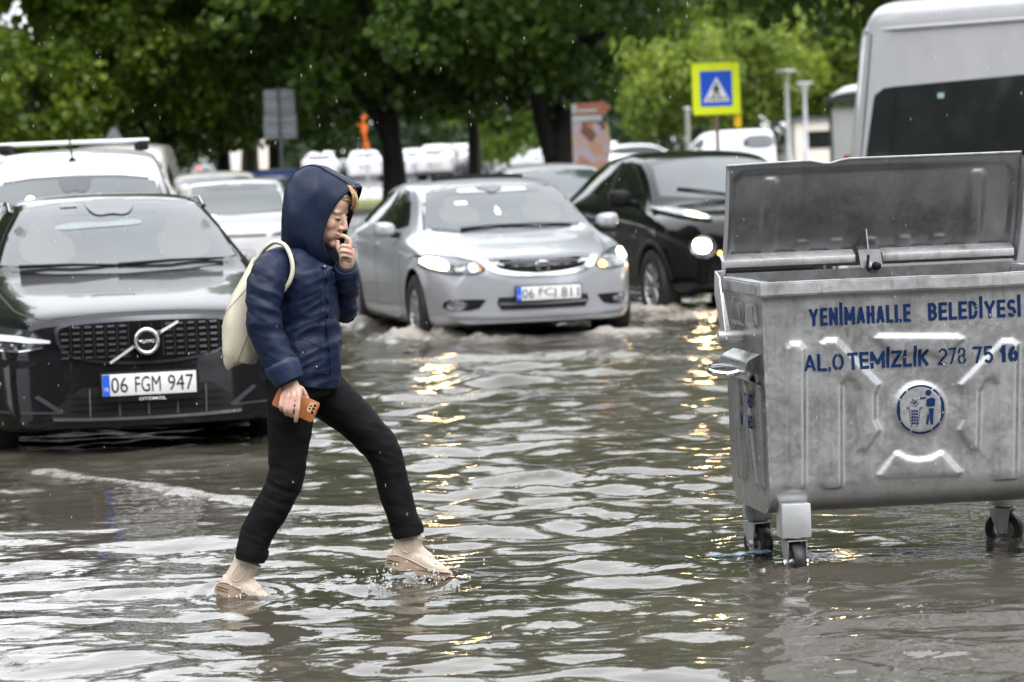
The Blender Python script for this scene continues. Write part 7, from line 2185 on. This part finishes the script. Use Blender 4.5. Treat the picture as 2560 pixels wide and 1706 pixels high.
        # chunky sole, thick heel, arch, lugs
        prof = [(-.012, .010), (.0, .0), (.072, .0), (.082, .016), (.100, .022), (.116, .008), (.126, .0), (.205, .0), (.240, .008), (.262, .024), (.268, .040), (.250, .044), (.205, .040), (.150, .044), (.105, .056), (.062, .064), (.030, .068), (.002, .060), (-.014, .036)]
        prof = chaikin(prof, 1)
        V, F = [], []
        m = len(prof)
        for j, sy in enumerate((-1, -.93, .93, 1)):
            for x, z in prof:
                xx = min(max(x, 0), .262)
                wdt = .036 + .012 * math.sin(min(1, xx / .19) * 1.57) if xx < .19 else .048 * math.sqrt(max(.02, 1 - ((xx - .19) / .080) ** 2))
                inset = 0.0 if abs(sy) < .95 else .004
                zc = .03
                V.append(Vector((x * (1 - inset), sy * wdt, zc + (z - zc) * (1 - inset * 12))))
        for j in range(3):
            for i in range(m):
                i2 = (i + 1) % m
                F.append((j * m + i, j * m + i2, (j + 1) * m + i2, (j + 1) * m + i))
        F.append(tuple(range(m))); F.append(tuple(reversed(range(3 * m, 4 * m))))
        so = mesh_obj('sole', [B @ v for v in V], F, M_SOLE, ub, True, 40)
        for lx in (.012, .040, .066, .135, .165, .195, .222):
            bm = bmesh.new(); box_mesh(bm, (lx, 0, -.003), (.014, .078 if lx > .1 else .066, .010), .002); bm.transform(B)
            bm_obj('lug', bm, M_SOLE, so, True)
        # welt line, heel grooves
        tube('welt', [B @ Vector((x, -(.037 + .012 * math.sin(min(1, x / .19) * 1.57)) if x < .19 else -.049 * math.sqrt(max(.05, 1 - ((x - .19) / .080) ** 2)), z)) for x, z in ((.0, .056), (.03, .063), (.062, .060), (.105, .052), (.150, .040), (.205, .036), (.245, .040), (.262, .038))], .003 * k, M_RUBB, so, 6)
        for zz in (.022, .034):
            tube('heel_groove', [B @ Vector((x, -.041, zz + .003)) for x in (-.006, .02, .045)], .0022 * k, principled('groove', (.2, .14, .10), .6, noise_amt=.1), so, 5)
        # elastic gore and top trim
        gore = chaikin([(ank.x - .030, ank.z - .004), (ank.x + .022, ank.z - .004), (.080, .098), (.070, .082), (.046, .082), (.036, .098)], 1)
        bm = bmesh.new(); bm.faces.new([bm.verts.new((a, -.3, b_)) for a, b_ in gore])
        for ax_ in (0, 2):
            for c_ in np.arange(-.1, .3, .008):
                co_ = [0, 0, 0]; no_ = [0, 0, 0]; co_[ax_] = c_; no_[ax_] = 1
                bmesh.ops.bisect_plane(bm, geom=bm.verts[:] + bm.edges[:] + bm.faces[:], plane_co=co_, plane_no=no_)
        bt = BVHTree.FromPolygons([Vector(c_) for c_ in cc], [tuple(p.vertices) for p in me.polygons])
        for v_ in bm.verts:
            h_, n_, i_, d_ = bt.ray_cast(Vector((v_.co.x, -.3, v_.co.z)), Vector((0, 1, 0)))
            if h_ is None: h_, n_, i_, d_ = bt.find_nearest(Vector((v_.co.x, -.04, v_.co.z)))
            v_.co = h_ + Vector((0, -.0015, 0))
        bm.transform(B); bm_obj('elastic_gore', bm, M_ELAST, ub, True)
        edge = [gore[i] for i in range(len(gore))] + [gore[0]]
        ep = []
        for a, b_ in edge:
            h_, n_, i_, d_ = bt.ray_cast(Vector((a, -.3, b_)), Vector((0, 1, 0)))
            if h_ is None: h_, n_, i_, d_ = bt.find_nearest(Vector((a, -.04, b_)))
            ep.append(B @ (h_ + Vector((0, -.002, 0))))
        tube('gore_piping', ep, .0022 * k, M_RUBB, ub, 5)
        V, F = tube_data([B @ Vector((ank.x - .001, 0, ank.z - .008)), B @ Vector((ank.x, 0, ank.z + .006))], [(.062 * k, .048 * k)] * 2, 24); mesh_obj('top_trim', V, F, M_TRIM, ub, True, 50)
        return ub
    boot((415, 2632), (92, 2522), -.08, (268, 2345))
    boot((1400, 2492), (1046, 2408), .09, (1178, 2215))
    return root
person()

# ------------------------------------------------------------------ telephone held in the hand
def telephone():
    o = Vector((-.803, 12.235, 0))
    e = empty('telephone', o + S(560, 1433, -.247), 0, 'telephone in a tan leather case held in the woman\'s lowered hand', 'phone')
    e.rotation_euler = (0, math.radians(28.4 - 2.2), 0)
    M_TAN = principled('tan_leather', (.36, .135, .042), .45, noise_amt=.18, noise_scale=40, bump=.15, bump_scale=300)
    prism_obj('case', rrect(.163, .079, .011, 6), -.005, .006, M_TAN, e, bev=.002)
    isl = prism_obj('camera_surround', [(x + .058, z + .012) for x, z in rrect(.030, .040, .009)], -.0066, -.005, principled('tan_light', (.60, .36, .2), .35, noise_amt=.1), e)
    for cx, cz, rr in ((.066, .024, .0052), (.066, .011, .0052), (.066, -.002, .0052), (.053, .017, .0032), (.053, .006, .0032)):
        V, F = lathe_data([(.0005, -.0082), (rr * .72, -.0082), (rr, -.0078), (rr, -.005)], 18, 'y')
        mesh_obj('lens', [(x + cx, y, z + cz) for x, y, z in V], F, principled('lens_black', (.006, .006, .007), .08, noise_amt=.1), isl, True, 40)
    return e
telephone()

# ------------------------------------------------------------------ cream backpack
def backpack():
    o = Vector((-.803, 12.235, 0))
    e = empty('backpack', o + S(235, 1000), 0, 'cream leather backpack hanging from the woman\'s shoulder', 'backpack')
    off = S(235, 1000)
    M_CREAM = principled('cream_leather', (.64, .59, .47), .42, noise_amt=.06, noise_scale=14, bump=.12, bump_scale=180)
    M_STITCH = principled('cream_stitch', (.30, .26, .19), .6, noise_amt=.1)
    V, F = stube([(222, 1236, .0, 66, .085), (218, 1222, .0, 88, .105), (226, 1180, .0, 99, .118), (231, 1090, .0, 103, .128), (236, 1000, .0, 104, .132), (250, 900, 0, 88, .128), (270, 810, 0, 62, .118), (287, 735, 0, 38, .104), (305, 668, 0, 20, .088), (312, 645, 0, 13, .08)], 36, 6, 3.2)
    V2 = []
    for v in V:
        v = Vector(v)
        # straight cut base that slopes, slack leather
        v += Vector((mnoise.noise(v * 9) * .006, mnoise.noise(v * 9 + Vector((4, 1, 2))) * .006, mnoise.noise(v * 7 + Vector((8, 8, 1))) * .004))
        V2.append(v - off)
    bag = mesh_obj('bag', V2, F, M_CREAM, e, True, 50)
    bvh = BVHTree.FromPolygons(V2, F)
    def seam(pts):
        C = catmull(pts, 6); P = []
        for a, b_ in C:
            p = S(a, b_) - off
            h, n_, i, d = bvh.ray_cast(Vector((p.x, -1, p.z)), Vector((0, 1, 0)))
            if h is None: h, n_, i, d = bvh.find_nearest(Vector((p.x, -.1, p.z)))
            P.append(h + Vector((0, -.0008, 0)))
        tube('seam', P, .0016, M_STITCH, bag, 5)
    seam([(136, 962), (180, 905), (230, 850), (268, 805)])
    seam([(215, 1225), (245, 1150), (268, 1090), (285, 1040)])
    # shoulder strap: a flat loop over the near shoulder
    sp = catmull([(318, 650, -.07), (345, 622, -.10), (385, 570, -.14), (440, 538, -.165), (495, 556, -.185), (528, 610, -.205), (541, 680, -.212), (528, 745, -.212), (500, 790, -.205), (470, 830, -.19)], 6)
    P = [S(a, b_, y) - off for a, b_, y in sp]
    V, F = tube_data(P, [(.0085, .015)] * len(P), 10)
    mesh_obj('strap', V, F, M_CREAM, e, True, 60)
    # folded lip at the mouth
    lp = [S(312, 648, y) - off + Vector((-.006 * math.cos(y * 20), 0, .004)) for y in np.linspace(-.078, .078, 12)]
    tube('lip', lp, [(.006, .006)] * 12, M_CREAM, e, 8, ref=(0, 0, 1))
backpack()
# ------------------------------------------------------------------ small things: rain, splash, blue scrap under the bin
def rain():
    R = rng(31)
    V, F = [], []
    for _ in range(340):
        y = 9.0 + 7.5 * R.random() ** 1.2
        x = R.uniform(-.16, .16) * y; z = 1.66 + R.uniform(-.165, .042) * y
        if z < .03: continue
        l, w = R.uniform(.004, .011), R.uniform(.0004, .0008)
        o = len(V)
        V += [(x, y, z + l), (x + w, y, z), (x, y + w, z), (x - w, y, z), (x, y - w, z), (x, y, z - l * .7)]
        F += [(o, o + 1, o + 2), (o, o + 2, o + 3), (o, o + 3, o + 4), (o, o + 4, o + 1), (o + 5, o + 2, o + 1), (o + 5, o + 3, o + 2), (o + 5, o + 4, o + 3), (o + 5, o + 1, o + 4)]
    m = principled('rain_water', (.8, .82, .85), .05, ior=1.33, noise_amt=.02)
    tag(mesh_obj('rain', V, F, m, None, True), 'fine falling raindrops in front of the street', 'rain', kind='stuff')
rain()
def splash():
    R = rng(14); parts = []
    for (cx, cy, n, sp, hh) in ((-.32, 12.2, 70, .10, .05), (-.50, 12.2, 60, .10, .035), (-1.03, 12.1, 26, .08, .02)):
        for _ in range(n):
            a, r = R.uniform(0, 6.28), abs(R.normal(0, sp))
            s = R.uniform(.0012, .0042)
            parts.append(ellipsoid((cx + r * math.cos(a), cy + r * .7 * math.sin(a), abs(R.normal(0, hh)) + .003), (s, s, s * R.uniform(1, 2.2)), None, 6))
    V, F = merge(*parts)
    m = principled('splash_water', (.62, .62, .60), .06, ior=1.33, noise_amt=.05)
    tag(mesh_obj('splash', V, F, m, None, True), 'drops of water thrown up round the woman\'s boots', 'splash', kind='stuff')
splash()
def scrap():
    e = empty('plastic_scrap', (.86, 12.72, 0), .3, 'pale blue plastic scrap floating by the rear castor of the bin', 'litter')
    n = 14; V, F = [], []
    for i in range(n):
        for j in range(6):
            x, y = (i / (n - 1) - .5) * .26, (j / 5 - .5) * .09 * (1 - .5 * abs(i / (n - 1) - .5))
            V.append((x, y, .012 + .010 * mnoise.noise(Vector((x * 18, y * 22, 3)))))
    for i in range(n - 1):
        for j in range(5): F.append((i * 6 + j, i * 6 + j + 1, (i + 1) * 6 + j + 1, (i + 1) * 6 + j))
    o_ = len(V); V += [(x, y, z - .003) for x, y, z in V]
    F += [tuple(k + o_ for k in reversed(f_)) for f_ in list(F)]
    mesh_obj('sheet', V, F, principled('scrap_blue', (.12, .22, .27), .2, noise_amt=.5, noise_scale=30), e, True)
scrap()
